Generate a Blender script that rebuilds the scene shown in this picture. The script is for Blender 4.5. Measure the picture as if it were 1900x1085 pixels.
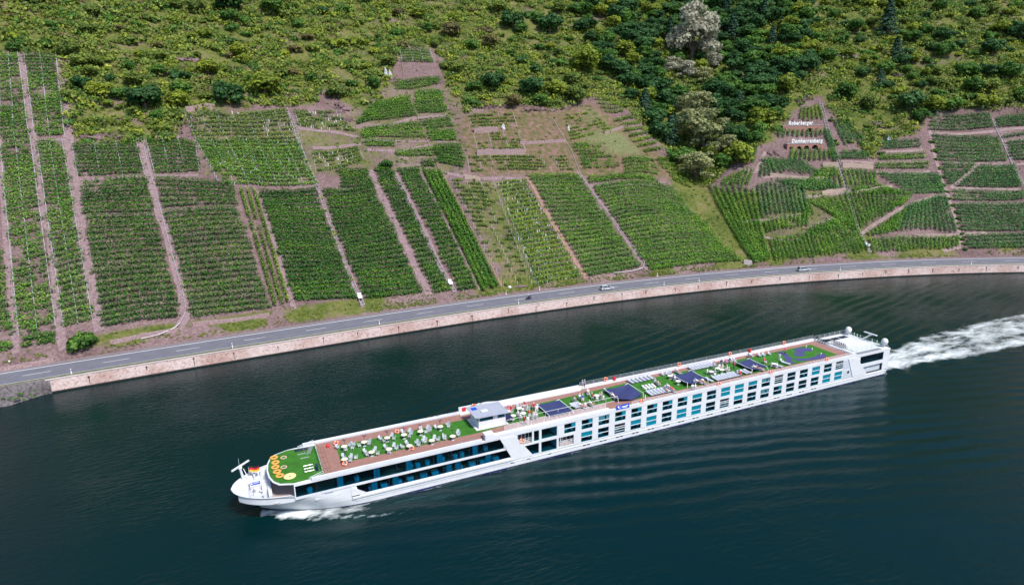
import bpy, bmesh, math, random
import numpy as np
from mathutils import Vector, Matrix
from mathutils.bvhtree import BVHTree

# ------------------------------------------------------------------ camera, sky, sun, exposure
for o in list(bpy.data.objects): bpy.data.objects.remove(o)
SC = bpy.context.scene
COL = SC.collection
FPX, PITCH, ROLL, HEAD, CAMH = 1189.49, 0.2656, -0.0176, 0.4144, 56.4
_fw = np.array([math.sin(HEAD)*math.cos(PITCH), math.cos(HEAD)*math.cos(PITCH), -math.sin(PITCH)])
_r0 = np.array([math.cos(HEAD), -math.sin(HEAD), 0.0]); _u0 = np.cross(_r0, _fw)
_r = _r0*math.cos(ROLL)+_u0*math.sin(ROLL); _u = -_r0*math.sin(ROLL)+_u0*math.cos(ROLL)
cam = bpy.data.cameras.new('camera'); camo = bpy.data.objects.new('camera', cam); COL.objects.link(camo)
cam.sensor_width = 36.0; cam.lens = 36.0*FPX/1900.0; cam.clip_start = 0.5; cam.clip_end = 6000
M = Matrix.Identity(4)
for i in range(3):
    M[i][0] = _r[i]; M[i][1] = _u[i]; M[i][2] = -_fw[i]
M[2][3] = CAMH
camo.matrix_world = M
SC.camera = camo
SUN_EL, SUN_AZ = math.radians(54), math.radians(163)     # azimuth from +Y towards +X
W_ = bpy.data.worlds.new('World'); SC.world = W_; W_.use_nodes = True
nt = W_.node_tree; nt.nodes.clear()
out = nt.nodes.new('ShaderNodeOutputWorld'); bg = nt.nodes.new('ShaderNodeBackground')
sky = nt.nodes.new('ShaderNodeTexSky'); sky.sky_type = 'NISHITA'; sky.sun_disc = False
sky.sun_elevation = SUN_EL; sky.sun_rotation = SUN_AZ; sky.dust_density = 0.6; sky.air_density = 1.0; sky.ozone_density = 3.0
# broken white cloud over the blue
tc = nt.nodes.new('ShaderNodeTexCoord'); mp = nt.nodes.new('ShaderNodeMapping'); mp.inputs['Scale'].default_value = (1, 1, 2.2)
nz = nt.nodes.new('ShaderNodeTexNoise'); nz.inputs['Scale'].default_value = 2.6; nz.inputs['Detail'].default_value = 5
cr = nt.nodes.new('ShaderNodeValToRGB'); cr.color_ramp.elements[0].position = 0.60; cr.color_ramp.elements[1].position = 0.90
mx = nt.nodes.new('ShaderNodeMix'); mx.data_type = 'RGBA'
mx.inputs[7].default_value = (7.4, 7.7, 8.3, 1)
nt.links.new(tc.outputs['Generated'], mp.inputs['Vector']); nt.links.new(mp.outputs[0], nz.inputs['Vector'])
nt.links.new(nz.outputs['Fac'], cr.inputs[0]); nt.links.new(cr.outputs[0], mx.inputs[0])
nt.links.new(sky.outputs[0], mx.inputs[6]); nt.links.new(mx.outputs[2], bg.inputs[0]); nt.links.new(bg.outputs[0], out.inputs[0])
bg.inputs['Strength'].default_value = 0.115
sl = bpy.data.lights.new('sun', 'SUN'); sl.energy = 3.5; sl.angle = math.radians(10); sl.color = (1.0, 0.95, 0.88)
so = bpy.data.objects.new('sun', sl); COL.objects.link(so)
sdir = Vector((math.sin(SUN_AZ)*math.cos(SUN_EL), math.cos(SUN_AZ)*math.cos(SUN_EL), math.sin(SUN_EL)))
so.rotation_euler = sdir.to_track_quat('Z', 'Y').to_euler(); so.location = sdir*200
vs = SC.view_settings; vs.view_transform = 'Standard'; vs.look = 'None'; vs.gamma = 1.0; vs.exposure = 0.62
SC.render.engine = 'CYCLES'; SC.cycles.max_bounces = 5; SC.cycles.diffuse_bounces = 2; SC.cycles.glossy_bounces = 2; SC.cycles.transmission_bounces = 3; SC.cycles.transparent_max_bounces = 8

rng = np.random.default_rng(7); rnd = random.Random(5)
# ------------------------------------------------------------------ helpers
def ray(px, py): return _fw*FPX + _r*(px-950.0) - _u*(py-542.5)
def at(px, py, z):
    d = ray(px, py); t = (z-CAMH)/d[2]; return np.array([0, 0, CAMH])+d*t
def project(P):
    d = np.asarray(P, float)-np.array([0, 0, CAMH]); z = d@_fw
    return 950+FPX*(d@_r)/z, 542.5-FPX*(d@_u)/z
def tag(o, label=None, cat=None, group=None, kind=None):
    if label: o['label'] = label
    if cat: o['category'] = cat
    if group: o['group'] = group
    if kind: o['kind'] = kind
    return o
def empty(name, loc=(0, 0, 0), rz=0.0, sc=1.0):
    o = bpy.data.objects.new(name, None); COL.objects.link(o); o.location = loc; o.rotation_euler = (0, 0, rz)
    o.scale = (sc, sc, sc); o.empty_display_size = 0.2
    return o
def link(name, me, parent=None, mats=None):
    o = bpy.data.objects.new(name, me); COL.objects.link(o)
    if parent: o.parent = parent
    return o
def npmesh(name, V, F, mat=None, smooth=False, fattr=None, uv=None):
    """fast mesh from vertex array and quad/tri index array (M,4) or (M,3)"""
    V = np.ascontiguousarray(V, dtype=np.float32).reshape(-1, 3); F = np.ascontiguousarray(F, dtype=np.int32)
    n = F.shape[1]; me = bpy.data.meshes.new(name)
    me.vertices.add(len(V)); me.vertices.foreach_set('co', V.ravel())
    me.loops.add(F.size); me.loops.foreach_set('vertex_index', F.ravel())
    me.polygons.add(len(F)); me.polygons.foreach_set('loop_start', np.arange(0, F.size, n, dtype=np.int32))
    if smooth: me.polygons.foreach_set('use_smooth', np.ones(len(F), dtype=bool))
    if fattr:
        for k, a in fattr.items():
            at_ = me.attributes.new(k, 'FLOAT', 'FACE'); at_.data.foreach_set('value', np.ascontiguousarray(a, dtype=np.float32))
    if uv is not None:
        l = me.uv_layers.new(name='UVMap'); l.data.foreach_set('uv', np.ascontiguousarray(uv[F.ravel()], dtype=np.float32).ravel())
    me.update(calc_edges=True)
    if mat: me.materials.append(mat)
    return me
class MB:
    """collects simple solids into one mesh"""
    def __init__(s): s.v = []; s.f = []; s.m = []
    def add(s, V, F, m=0):
        b = len(s.v); s.v += [tuple(map(float, q)) for q in V]; s.f += [tuple(b+i for i in q) for q in F]; s.m += [m]*len(F); return s
    def box(s, x0, x1, y0, y1, z0, z1, m=0):
        V = [(x0, y0, z0), (x1, y0, z0), (x1, y1, z0), (x0, y1, z0), (x0, y0, z1), (x1, y0, z1), (x1, y1, z1), (x0, y1, z1)]
        return s.add(V, [(0, 3, 2, 1), (4, 5, 6, 7), (0, 1, 5, 4), (1, 2, 6, 5), (2, 3, 7, 6), (3, 0, 4, 7)], m)
    def prism(s, poly, z0, z1, m=0):
        n = len(poly); V = [(x, y, z0) for x, y in poly]+[(x, y, z1) for x, y in poly]
        F = [tuple(range(n-1, -1, -1)), tuple(range(n, 2*n))]+[(i, (i+1) % n, n+(i+1) % n, n+i) for i in range(n)]
        return s.add(V, F, m)
    def xzprism(s, poly, y0, y1, m=0):
        n = len(poly); V = [(x, y0, z) for x, z in poly]+[(x, y1, z) for x, z in poly]
        F = [tuple(range(n)), tuple(range(2*n-1, n-1, -1))]+[(i, n+i, n+(i+1) % n, (i+1) % n) for i in range(n)]
        return s.add(V, F, m)
    def bar(s, a, b, r, n=6, m=0, r2=None):
        a = Vector(a); b = Vector(b); d = (b-a)
        if d.length < 1e-6: return s
        q = d.to_track_quat('Z', 'Y'); r2 = r if r2 is None else r2
        V = []
        for P, R in ((a, r), (b, r2)):
            for i in range(n):
                t = 2*math.pi*i/n; V.append(P+q@Vector((R*math.cos(t), R*math.sin(t), 0)))
        F = [(i, (i+1) % n, n+(i+1) % n, n+i) for i in range(n)]+[tuple(range(n-1, -1, -1)), tuple(range(n, 2*n))]
        return s.add(V, F, m)
    def lathe(s, prof, n=16, c=(0, 0, 0), m=0):
        V = []; F = []
        for r, z in prof:
            for i in range(n):
                t = 2*math.pi*i/n; V.append((c[0]+r*math.cos(t), c[1]+r*math.sin(t), c[2]+z))
        for k in range(len(prof)-1):
            for i in range(n): F.append((k*n+i, k*n+(i+1) % n, (k+1)*n+(i+1) % n, (k+1)*n+i))
        return s.add(V, F, m)
    def torus(s, R, r, c=(0, 0, 0), n=20, k=8, m=0, flat=1.0, axis='z'):
        V = []; F = []
        for i in range(n):
            t = 2*math.pi*i/n
            for j in range(k):
                p = 2*math.pi*j/k; a = R+r*math.cos(p); q = (a*math.cos(t), a*math.sin(t), r*flat*math.sin(p))
                if axis == 'y': q = (q[0], q[2], q[1])
                V.append((c[0]+q[0], c[1]+q[1], c[2]+q[2]))
        for i in range(n):
            for j in range(k): F.append((i*k+j, ((i+1) % n)*k+j, ((i+1) % n)*k+(j+1) % k, i*k+(j+1) % k))
        s.add(V, F, m)
        if m != 0 or True:
            pass
        return s
    def mesh(s, name, mats, smooth=False):
        me = bpy.data.meshes.new(name); me.from_pydata(s.v, [], s.f)
        for x in (mats if isinstance(mats, (list, tuple)) else [mats]): me.materials.append(x)
        if any(s.m): me.polygons.foreach_set('material_index', s.m)
        if smooth: me.polygons.foreach_set('use_smooth', [True]*len(s.f))
        me.update(); return me
    def build(s, name, mats, parent=None, smooth=False):
        return link(name, s.mesh(name, mats, smooth), parent)
def copy_tree(o, parent=None):
    c = o.copy(); COL.objects.link(c); c.parent = parent
    for ch in o.children: copy_tree(ch, c)
    return c
# ---- value noise
def vnoise(x, y, sc, seed=0):
    x = np.asarray(x, float)/sc; y = np.asarray(y, float)/sc
    xi = np.floor(x).astype(np.int64); yi = np.floor(y).astype(np.int64); fx = x-xi; fy = y-yi
    fx = fx*fx*(3-2*fx); fy = fy*fy*(3-2*fy)
    def h(a, b):
        n = (a*374761393+b*668265263+seed*1442695041) & 0x7fffffff
        n = ((n ^ (n >> 13))*1274126177) & 0x7fffffff
        return ((n ^ (n >> 16)) & 0xffff)/65535.0
    return (h(xi, yi)*(1-fx)+h(xi+1, yi)*fx)*(1-fy)+(h(xi, yi+1)*(1-fx)+h(xi+1, yi+1)*fx)*fy
def inpoly(px, py, poly):
    px = np.asarray(px); py = np.asarray(py); r = np.zeros(px.shape, bool); n = len(poly); j = n-1
    for i in range(n):
        xi, yi = poly[i]; xj, yj = poly[j]
        c = ((yi > py) != (yj > py)) & (px < (xj-xi)*(py-yi)/((yj-yi) or 1e-9)+xi); r ^= c; j = i
    return r
# ---- materials
MATS = {}
def pmat(name, col, rough=0.6, metal=0.0, spec=0.5, var=0.0, vscale=8.0, bump=0.0, bscale=30.0, col2=None, emit=None):
    m = bpy.data.materials.new(name); m.use_nodes = True; t = m.node_tree; b = t.nodes['Principled BSDF']
    b.inputs['Base Color'].default_value = (*col, 1); b.inputs['Roughness'].default_value = rough
    b.inputs['Metallic'].default_value = metal; b.inputs['Specular IOR Level'].default_value = spec
    if var > 0 or col2 is not None or bump > 0:
        tc = t.nodes.new('ShaderNodeTexCoord')
        n = t.nodes.new('ShaderNodeTexNoise'); n.inputs['Scale'].default_value = vscale; n.inputs['Detail'].default_value = 6; n.inputs['Roughness'].default_value = 0.65
        t.links.new(tc.outputs['Object'], n.inputs['Vector'])
        r = t.nodes.new('ShaderNodeValToRGB'); r.color_ramp.elements[0].position = 0.3; r.color_ramp.elements[1].position = 0.72
        c2 = col2 if col2 is not None else tuple(c*(1-var) for c in col); c1 = col if col2 is not None else tuple(min(1, c*(1+var*0.5)) for c in col)
        r.color_ramp.elements[0].color = (*c2, 1); r.color_ramp.elements[1].color = (*c1, 1)
        t.links.new(n.outputs['Fac'], r.inputs[0]); t.links.new(r.outputs[0], b.inputs['Base Color'])
        if bump > 0:
            n2 = t.nodes.new('ShaderNodeTexNoise'); n2.inputs['Scale'].default_value = bscale; n2.inputs['Detail'].default_value = 4
            t.links.new(tc.outputs['Object'], n2.inputs['Vector'])
            bp = t.nodes.new('ShaderNodeBump'); bp.inputs['Strength'].default_value = bump; bp.inputs['Distance'].default_value = 0.1
            t.links.new(n2.outputs['Fac'], bp.inputs['Height']); t.links.new(bp.outputs[0], b.inputs['Normal'])
    MATS[name] = m; return m
def leafmat(name, dark, light, young, rough=0.55, patch=6.0, sat=0.25):
    """leaves: per-leaf tone, per-plant random, patches over the hillside; colours cover reflected and transmitted light"""
    dark, light, young = [tuple(min(.7, c*1.5) for c in q) for q in (dark, light, young)]
    m = bpy.data.materials.new(name); m.use_nodes = True; t = m.node_tree; N = t.nodes; L = t.links; b = N['Principled BSDF']
    a = N.new('ShaderNodeAttribute'); a.attribute_name = 'tone'
    oi = N.new('ShaderNodeObjectInfo'); g = N.new('ShaderNodeNewGeometry')
    n = N.new('ShaderNodeTexNoise'); n.inputs['Scale'].default_value = 1.0/patch; n.inputs['Detail'].default_value = 3
    L.new(g.outputs['Position'], n.inputs['Vector'])
    r = N.new('ShaderNodeValToRGB'); e = r.color_ramp.elements
    e[0].position = 0.12; e[0].color = (*dark, 1); e[1].position = 0.62; e[1].color = (*light, 1)
    e2 = e.new(0.97); e2.color = (*young, 1)
    m1 = N.new('ShaderNodeMath'); m1.operation = 'MULTIPLY_ADD'; m1.inputs[1].default_value = 0.62; L.new(a.outputs['Fac'], m1.inputs[0])
    m2 = N.new('ShaderNodeMath'); m2.operation = 'MULTIPLY_ADD'; m2.inputs[1].default_value = 0.55; m2.inputs[2].default_value = -0.10
    L.new(n.outputs['Fac'], m2.inputs[0]); L.new(m2.outputs[0], m1.inputs[2])
    m3 = N.new('ShaderNodeMath'); m3.operation = 'MULTIPLY_ADD'; m3.inputs[1].default_value = 0.22; L.new(oi.outputs['Random'], m3.inputs[0]); L.new(m1.outputs[0], m3.inputs[2])
    m4 = N.new('ShaderNodeMath'); m4.operation = 'SUBTRACT'; m4.inputs[1].default_value = 0.11; L.new(m3.outputs[0], m4.inputs[0])
    L.new(m4.outputs[0], r.inputs[0])
    L.new(r.outputs[0], b.inputs['Base Color']); b.inputs['Roughness'].default_value = rough; b.inputs['Specular IOR Level'].default_value = 0.2
    tr = N.new('ShaderNodeBsdfTranslucent'); ms = N.new('ShaderNodeMixShader'); ms.inputs[0].default_value = .33; L.new(r.outputs[0], tr.inputs['Color'])
    L.new(b.outputs[0], ms.inputs[1]); L.new(tr.outputs[0], ms.inputs[2]); L.new(ms.outputs[0], N['Material Output'].inputs[0])
    MATS[name] = m; return m
def cards(C, Nn, size, rg):
    """leaf cards: centres C, facing Nn (roughly), half size; each a small folded quad"""
    n = len(C); a = rg.normal(size=(n, 3)); Nn = Nn/np.maximum(np.linalg.norm(Nn, axis=1, keepdims=True), 1e-6)
    u = np.cross(Nn, a); u /= np.maximum(np.linalg.norm(u, axis=1, keepdims=True), 1e-6); v = np.cross(Nn, u)
    s = np.asarray(size).reshape(-1, 1)*np.ones((n, 1)); el = rg.uniform(0.55, 1.0, (n, 1))
    V = np.stack([C-u*s, C-v*s*el+Nn*s*.15, C+u*s, C+v*s*el+Nn*s*.15], axis=1).reshape(-1, 3)
    return V, np.arange(4*n, dtype=np.int32).reshape(-1, 4)

# ---- figures and letter shapes, made first while the scene is small
SK = pmat('skin', (0.55, 0.30, 0.21), .6); HAIRS = [pmat('hair_grey', (0.55, 0.53, 0.50), .8), pmat('hair_brown', (0.10, 0.055, 0.03), .8), pmat('hair_white', (0.75, 0.74, 0.72), .8)]
CLO = {'white': pmat('cloth_white', (0.76, 0.76, 0.78), .9), 'red': pmat('cloth_red', (0.62, 0.02, 0.05), .9), 'pink': pmat('cloth_pink', (0.75, 0.10, 0.25), .9), 'navy': pmat('cloth_navy', (0.025, 0.03, 0.09), .9), 'blue': pmat('cloth_blue', (0.05, 0.10, 0.40), .9), 'grey': pmat('cloth_grey', (0.35, 0.36, 0.40), .9), 'beige': pmat('cloth_beige', (0.50, 0.42, 0.32), .9), 'black': pmat('cloth_black', (0.02, 0.02, 0.025), .9), 'lilac': pmat('cloth_lilac', (0.42, 0.38, 0.55), .9)}
def person_mesh(name, J):
    """J: joint dict; one continuous skinned body. zones: 0 skin 1 shirt 2 trousers 3 shoes"""
    V, R, Zn, E, ix = [], [], [], [], {}
    def jt(n, p, r, z): ix[n] = len(V); V.append(p); R.append(r); Zn.append(z)
    for n, p, r, z in J['j']: jt(n, p, r, z)
    for a, b in J['e']: E.append((ix[a], ix[b]))
    for s_ in ('l', 'r'):                       # hands: palm and five bent fingers
        w_ = Vector(V[ix['wrist_'+s_]]); el = Vector(V[ix['elbow_'+s_]]); d = (w_-el).normalized(); side = d.cross(Vector((0, 0, 1)))
        side = side.normalized() if side.length > .1 else Vector((1, 0, 0)); dn = d.cross(side)
        jt('palm_'+s_, tuple(w_+d*.07), .030, 0); E.append((ix['wrist_'+s_], ix['palm_'+s_]))
        for k, (o_, L_) in enumerate(((-.032, .062), (-.011, .078), (.011, .082), (.032, .070))):
            a_ = w_+d*.09+side*o_; jt('f%d%s' % (k, s_), tuple(a_+d*L_*.55), .009, 0); jt('g%d%s' % (k, s_), tuple(a_+d*L_*.95+dn*.02), .008, 0); E.append((ix['palm_'+s_], ix['f%d%s' % (k, s_)])); E.append((ix['f%d%s' % (k, s_)], ix['g%d%s' % (k, s_)]))
        jt('t'+s_, tuple(w_+d*.06-side*.055), .010, 0); E.append((ix['palm_'+s_], ix['t'+s_]))
    me = bpy.data.meshes.new(name); me.from_pydata(V, E, []); o = bpy.data.objects.new(name, me); COL.objects.link(o)
    m = o.modifiers.new('skin', 'SKIN'); m.use_smooth_shade = True
    for i, r in enumerate(R): me.skin_vertices[0].data[i].radius = (r, r)
    me.skin_vertices[0].data[ix['pelvis']].use_root = True
    o.modifiers.new('sub', 'SUBSURF').levels = 1
    dg = bpy.context.evaluated_depsgraph_get(); out_ = bpy.data.meshes.new_from_object(o.evaluated_get(dg)); bpy.data.objects.remove(o)
    P = np.array(V)
    for i, f in enumerate(out_.polygons): f.material_index = Zn[int(np.argmin(np.sum((P-np.array(f.center))**2, axis=1)))]
    for m_ in (SK, CLO['white'], CLO['navy'], CLO['black']): out_.materials.append(m_)
    out_.name = name; return out_
EDG = [('pelvis', 'waist'), ('waist', 'chest'), ('chest', 'neck'), ('neck', 'chin'), ('chin', 'head'), ('head', 'crown')]
for s_ in 'lr': EDG += [('chest', 'sho_'+s_), ('sho_'+s_, 'elbow_'+s_), ('elbow_'+s_, 'wrist_'+s_), ('pelvis', 'hip_'+s_), ('hip_'+s_, 'knee_'+s_), ('knee_'+s_, 'ankle_'+s_), ('ankle_'+s_, 'toe_'+s_)]
def joints(pose):
    if pose == 'stand':
        c = [('pelvis', (0, 0, .95), .14, 2), ('waist', (0, 0, 1.10), .135, 1), ('chest', (0, 0, 1.34), .155, 1), ('neck', (0, 0, 1.50), .06, 0), ('chin', (0, -.02, 1.57), .075, 0), ('head', (0, -.01, 1.65), .10, 0), ('crown', (0, .01, 1.73), .085, 0)]
        L = lambda k: [('sho', (.19*k, 0, 1.43), .062, 1), ('elbow', (.25*k, .03, 1.14), .048, 1), ('wrist', (.24*k, -.10, .90), .034, 0), ('hip', (.09*k, 0, .90), .10, 2), ('knee', (.10*k, -.02, .50), .070, 2), ('ankle', (.10*k, .02, .09), .045, 2), ('toe', (.11*k, -.14, .04), .04, 3)]
    elif pose == 'sit':
        c = [('pelvis', (0, .08, .55), .15, 2), ('waist', (0, .10, .68), .145, 1), ('chest', (0, .13, .92), .155, 1), ('neck', (0, .12, 1.08), .06, 0), ('chin', (0, .09, 1.14), .075, 0), ('head', (0, .09, 1.22), .10, 0), ('crown', (0, .11, 1.30), .085, 0)]
        L = lambda k: [('sho', (.19*k, .13, 1.00), .062, 1), ('elbow', (.26*k, .02, .76), .048, 1), ('wrist', (.18*k, -.20, .72), .034, 0), ('hip', (.10*k, .02, .54), .10, 2), ('knee', (.13*k, -.40, .53), .072, 2), ('ankle', (.12*k, -.42, .10), .045, 0), ('toe', (.12*k, -.57, .04), .04, 3)]
    else:   # reclining on a lounger
        c = [('pelvis', (0, .05, .56), .14, 2), ('waist', (0, .20, .60), .14, 1), ('chest', (0, .42, .70), .15, 1), ('neck', (0, .58, .78), .06, 0), ('chin', (0, .63, .84), .075, 0), ('head', (0, .70, .88), .10, 0), ('crown', (0, .77, .92), .085, 0)]
        L = lambda k: [('sho', (.19*k, .50, .72), .062, 1), ('elbow', (.29*k, .28, .58), .048, 0), ('wrist', (.20*k, .06, .62), .034, 0), ('hip', (.10*k, -.02, .54), .10, 2), ('knee', (.12*k, -.42, .58), .070, 0), ('ankle', (.11*k, -.82, .48), .045, 0), ('toe', (.12*k, -.92, .56), .04, 3)]
    j = c[:]
    for s_, k in (('l', 1), ('r', -1)): j += [(n+'_'+s_, p, r, z) for n, p, r, z in L(k)]
    return {'j': j, 'e': EDG}
BODY = {p_: person_mesh('body_'+p_, joints(p_)) for p_ in ('stand', 'sit', 'recline')}
LETTER = {}
def letter_mesh(ch):
    if ch in LETTER: return LETTER[ch]
    c = bpy.data.curves.new('letter', 'FONT'); c.body = ch; c.size = 1; c.extrude = .05; c.offset = .03; c.shear = .12; c.resolution_u = 4
    o = bpy.data.objects.new('letter', c); COL.objects.link(o); dg = bpy.context.evaluated_depsgraph_get(); me = bpy.data.meshes.new_from_object(o.evaluated_get(dg)); bpy.data.objects.remove(o); LETTER[ch] = me; return me
for ch in sorted(set('RoberbergerDomherrenberg')): letter_mesh(ch)
# ------------------------------------------------------------------ the bank line, hillside, water, road
WPT = np.array([(-330, 118), (-240, 135), (-160, 147), (-100, 154.4), (-70, 157.6), (-42.1, 159.9), (-27.7, 161.1), (2.4, 162.9), (35, 164.4), (63.9, 165.4), (102.1, 164.8),
                (138.9, 161.8), (159.8, 158.6), (186, 153.2), (212.9, 146.2), (236, 138.3), (256.8, 129.5), (300, 108), (360, 76), (460, 20), (600, -62), (760, -160)], float)
def _smooth():
    seg = np.hypot(*np.diff(WPT, axis=0).T); s = np.concatenate([[0], np.cumsum(seg)])
    q = np.arange(0, s[-1], 1.0); X = np.interp(q, s, WPT[:, 0]); Y = np.interp(q, s, WPT[:, 1])
    k = np.hanning(41); k /= k.sum()
    Xp = np.convolve(np.pad(X, 20, mode='reflect', reflect_type='odd'), k, 'valid'); Yp = np.convolve(np.pad(Y, 20, mode='reflect', reflect_type='odd'), k, 'valid')
    return Xp, Yp
WX, WY = _smooth(); WS = np.arange(len(WX), dtype=float)
_tx = np.gradient(WX); _ty = np.gradient(WY); _l = np.hypot(_tx, _ty); NX, NY = -_ty/_l, _tx/_l
def sd2xy(s, d):
    s = np.asarray(s, float); return np.interp(s, WS, WX)+np.interp(s, WS, NX)*d, np.interp(s, WS, WY)+np.interp(s, WS, NY)*d
def xy2sd(x, y):
    x = np.atleast_1d(np.asarray(x, float)); y = np.atleast_1d(np.asarray(y, float)); S = np.empty(x.shape); Dd = np.empty(x.shape)
    for a in range(0, len(x), 4000):
        xx = x[a:a+4000, None]; yy = y[a:a+4000, None]
        i = np.argmin((xx-WX)**2+(yy-WY)**2, axis=1)
        dx = xx[:, 0]-WX[i]; dy = yy[:, 0]-WY[i]
        S[a:a+4000] = WS[i]+dx*NY[i]*1.0-dy*NX[i]*1.0; Dd[a:a+4000] = dx*NX[i]+dy*NY[i]
    return S, Dd
S_OF = lambda x: float(np.interp(x, WX, WS))
ROADZ = 3.2
RAV_D = np.array([12, 30, 60, 100, 150, 220, 330], float); RAV_S = np.array([S_OF(166)]*7)   # ravine axis, refined below
def height(s, d, rav=True):
    s = np.asarray(s, float); d = np.asarray(d, float)
    t = np.maximum(d-12.2, 0.0)
    sl = 0.70+0.07*np.clip((s-S_OF(170))/60.0, 0, 1)
    g = sl*(np.sqrt(t*t+4)-2.0)+0.9*(1-np.exp(-t/1.2))
    g = g+np.clip(t/40, 0, 1)*(vnoise(s, d, 46, 3)-0.5)*7.0+np.clip(t/12, 0, 1)*(vnoise(s, d, 13, 5)-0.5)*1.3
    g = g+np.clip((t-50)/30, 0, 1)*(vnoise(s, d, 6, 9)-0.5)*1.2
    if rav:
        ax = np.interp(d, RAV_D, RAV_S); w = 12+0.10*d; q = np.abs(s-ax)/w
        g = g-np.clip(t/35, 0, 1)*(9+0.03*d)*np.exp(-q*q)*1.0
    return ROADZ+np.maximum(g, 0)*np.clip(t*5, 0, 1)
SVAL = np.arange(130, 1150, 2.2); DVAL = np.concatenate([np.arange(11.2, 34, 0.9), np.arange(34, 130, 1.7), np.arange(130, 250, 3.0), np.arange(250, 460, 12)])
def terrain_arrays(rav):
    s, d = np.meshgrid(SVAL, DVAL, indexing='ij'); x, y = sd2xy(s, d); z = height(s, d, rav)
    return x, y, z
def grid_faces(n, m):
    i = np.arange(n-1)[:, None]*m+np.arange(m-1)[None, :]; i = i.ravel()
    return np.stack([i, i+m, i+m+1, i+1], axis=1)
def make_bvh(x, y, z):
    V = np.stack([x, y, z], -1).reshape(-1, 3); F = grid_faces(*x.shape)
    return BVHTree.FromPolygons([tuple(v) for v in V.tolist()], [tuple(f) for f in F.tolist()])
TX, TY, TZ = terrain_arrays(False)
_bvh = make_bvh(TX[::2, ::2], TY[::2, ::2], TZ[::2, ::2])
def cast(px, py, bvh=None):
    d = Vector(ray(px, py)).normalized(); h = (bvh or BVH).ray_cast(Vector((0, 0, CAMH)), d, 3000)
    return at(px, py, ROADZ) if h[0] is None and bvh is None else np.array(h[0])
_pts = [cast(x, y, _bvh) for x, y in [(1402, 484), (1350, 415), (1310, 352), (1292, 290), (1285, 210), (1275, 120), (1285, 40), (1300, 0)]]
_rs, _rd = xy2sd([q[0] for q in _pts], [q[1] for q in _pts])
RAV_D = np.concatenate([[0], _rd, [460]]); RAV_S = np.concatenate([[_rs[0]-2], _rs, [_rs[-1]+30]])
_o = np.argsort(RAV_D); RAV_D = RAV_D[_o]; RAV_S = RAV_S[_o]
TX, TY, TZ = terrain_arrays(True)
BVH = make_bvh(TX, TY, TZ)
def gz(x, y):
    s, d = xy2sd(x, y); return height(s, d)
# ---- land cover, outlined on the slope
SCRUB = [(-400, -400), (2300, -400), (2300, 204), (1900, 204), (1835, 206), (1722, 208), (1700, 250), (1640, 262), (1612, 300), (1590, 255), (1545, 215), (1525, 172), (1512, 175), (1450, 232), (1440, 262), (1405, 268), (1360, 305), (1318, 342),
         (1300, 352), (1262, 320), (1225, 268), (1160, 200), (1100, 178), (1030, 205), (960, 192), (862, 208), (832, 160), (812, 90), (742, 88), (722, 148), (700, 188), (655, 205), (605, 160), (585, 196), (535, 196), (342, 206), (330, 262), (140, 266), (128, 230), (112, 100), (40, 98), (0, 98), (-400, 98)]
DRY = [(850, 212), (960, 195), (1035, 208), (1100, 186), (1235, 292), (1262, 335), (1100, 330), (870, 328), (855, 260)]
PALE = [[(1066, 198), (1098, 196), (1130, 220), (1118, 232), (1090, 228)], [(1060, 240), (1085, 236), (1112, 262), (1075, 262)], [(1120, 236), (1150, 240), (1200, 290), (1130, 290), (1112, 262)], [(1480, 206), (1520, 200), (1528, 220), (1482, 224)]]
GREENV = [[(1212, 290), (1264, 298), (1316, 350), (1404, 486), (1370, 490), (1300, 420), (1252, 350)], [(1310, 352), (1402, 352), (1440, 484), (1400, 486), (1340, 410)], [(840, 335), (975, 335), (1078, 512), (935, 530)], [(350, 206), (535, 200), (590, 345), (380, 330)], [(548, 205), (660, 215), (690, 300), (585, 325)], [(1400, 350), (1620, 350), (1620, 470), (1440, 486)], [(650, 170), (735, 150), (850, 160), (872, 322), (600, 330), (660, 260)]]
def cover(px, py):
    g = inpoly(px, py, SCRUB).astype(float); dry = inpoly(px, py, DRY).astype(float)
    gv = np.zeros(px.shape)
    for q, k in zip(GREENV, (.86, .66, .48, .40, .44, .42, .34)): gv = np.maximum(gv, inpoly(px, py, q)*k)
    pl = np.zeros(px.shape)
    for q in PALE: pl = np.maximum(pl, inpoly(px, py, q)*1.0)
    return np.maximum(g, gv), dry, pl
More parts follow.
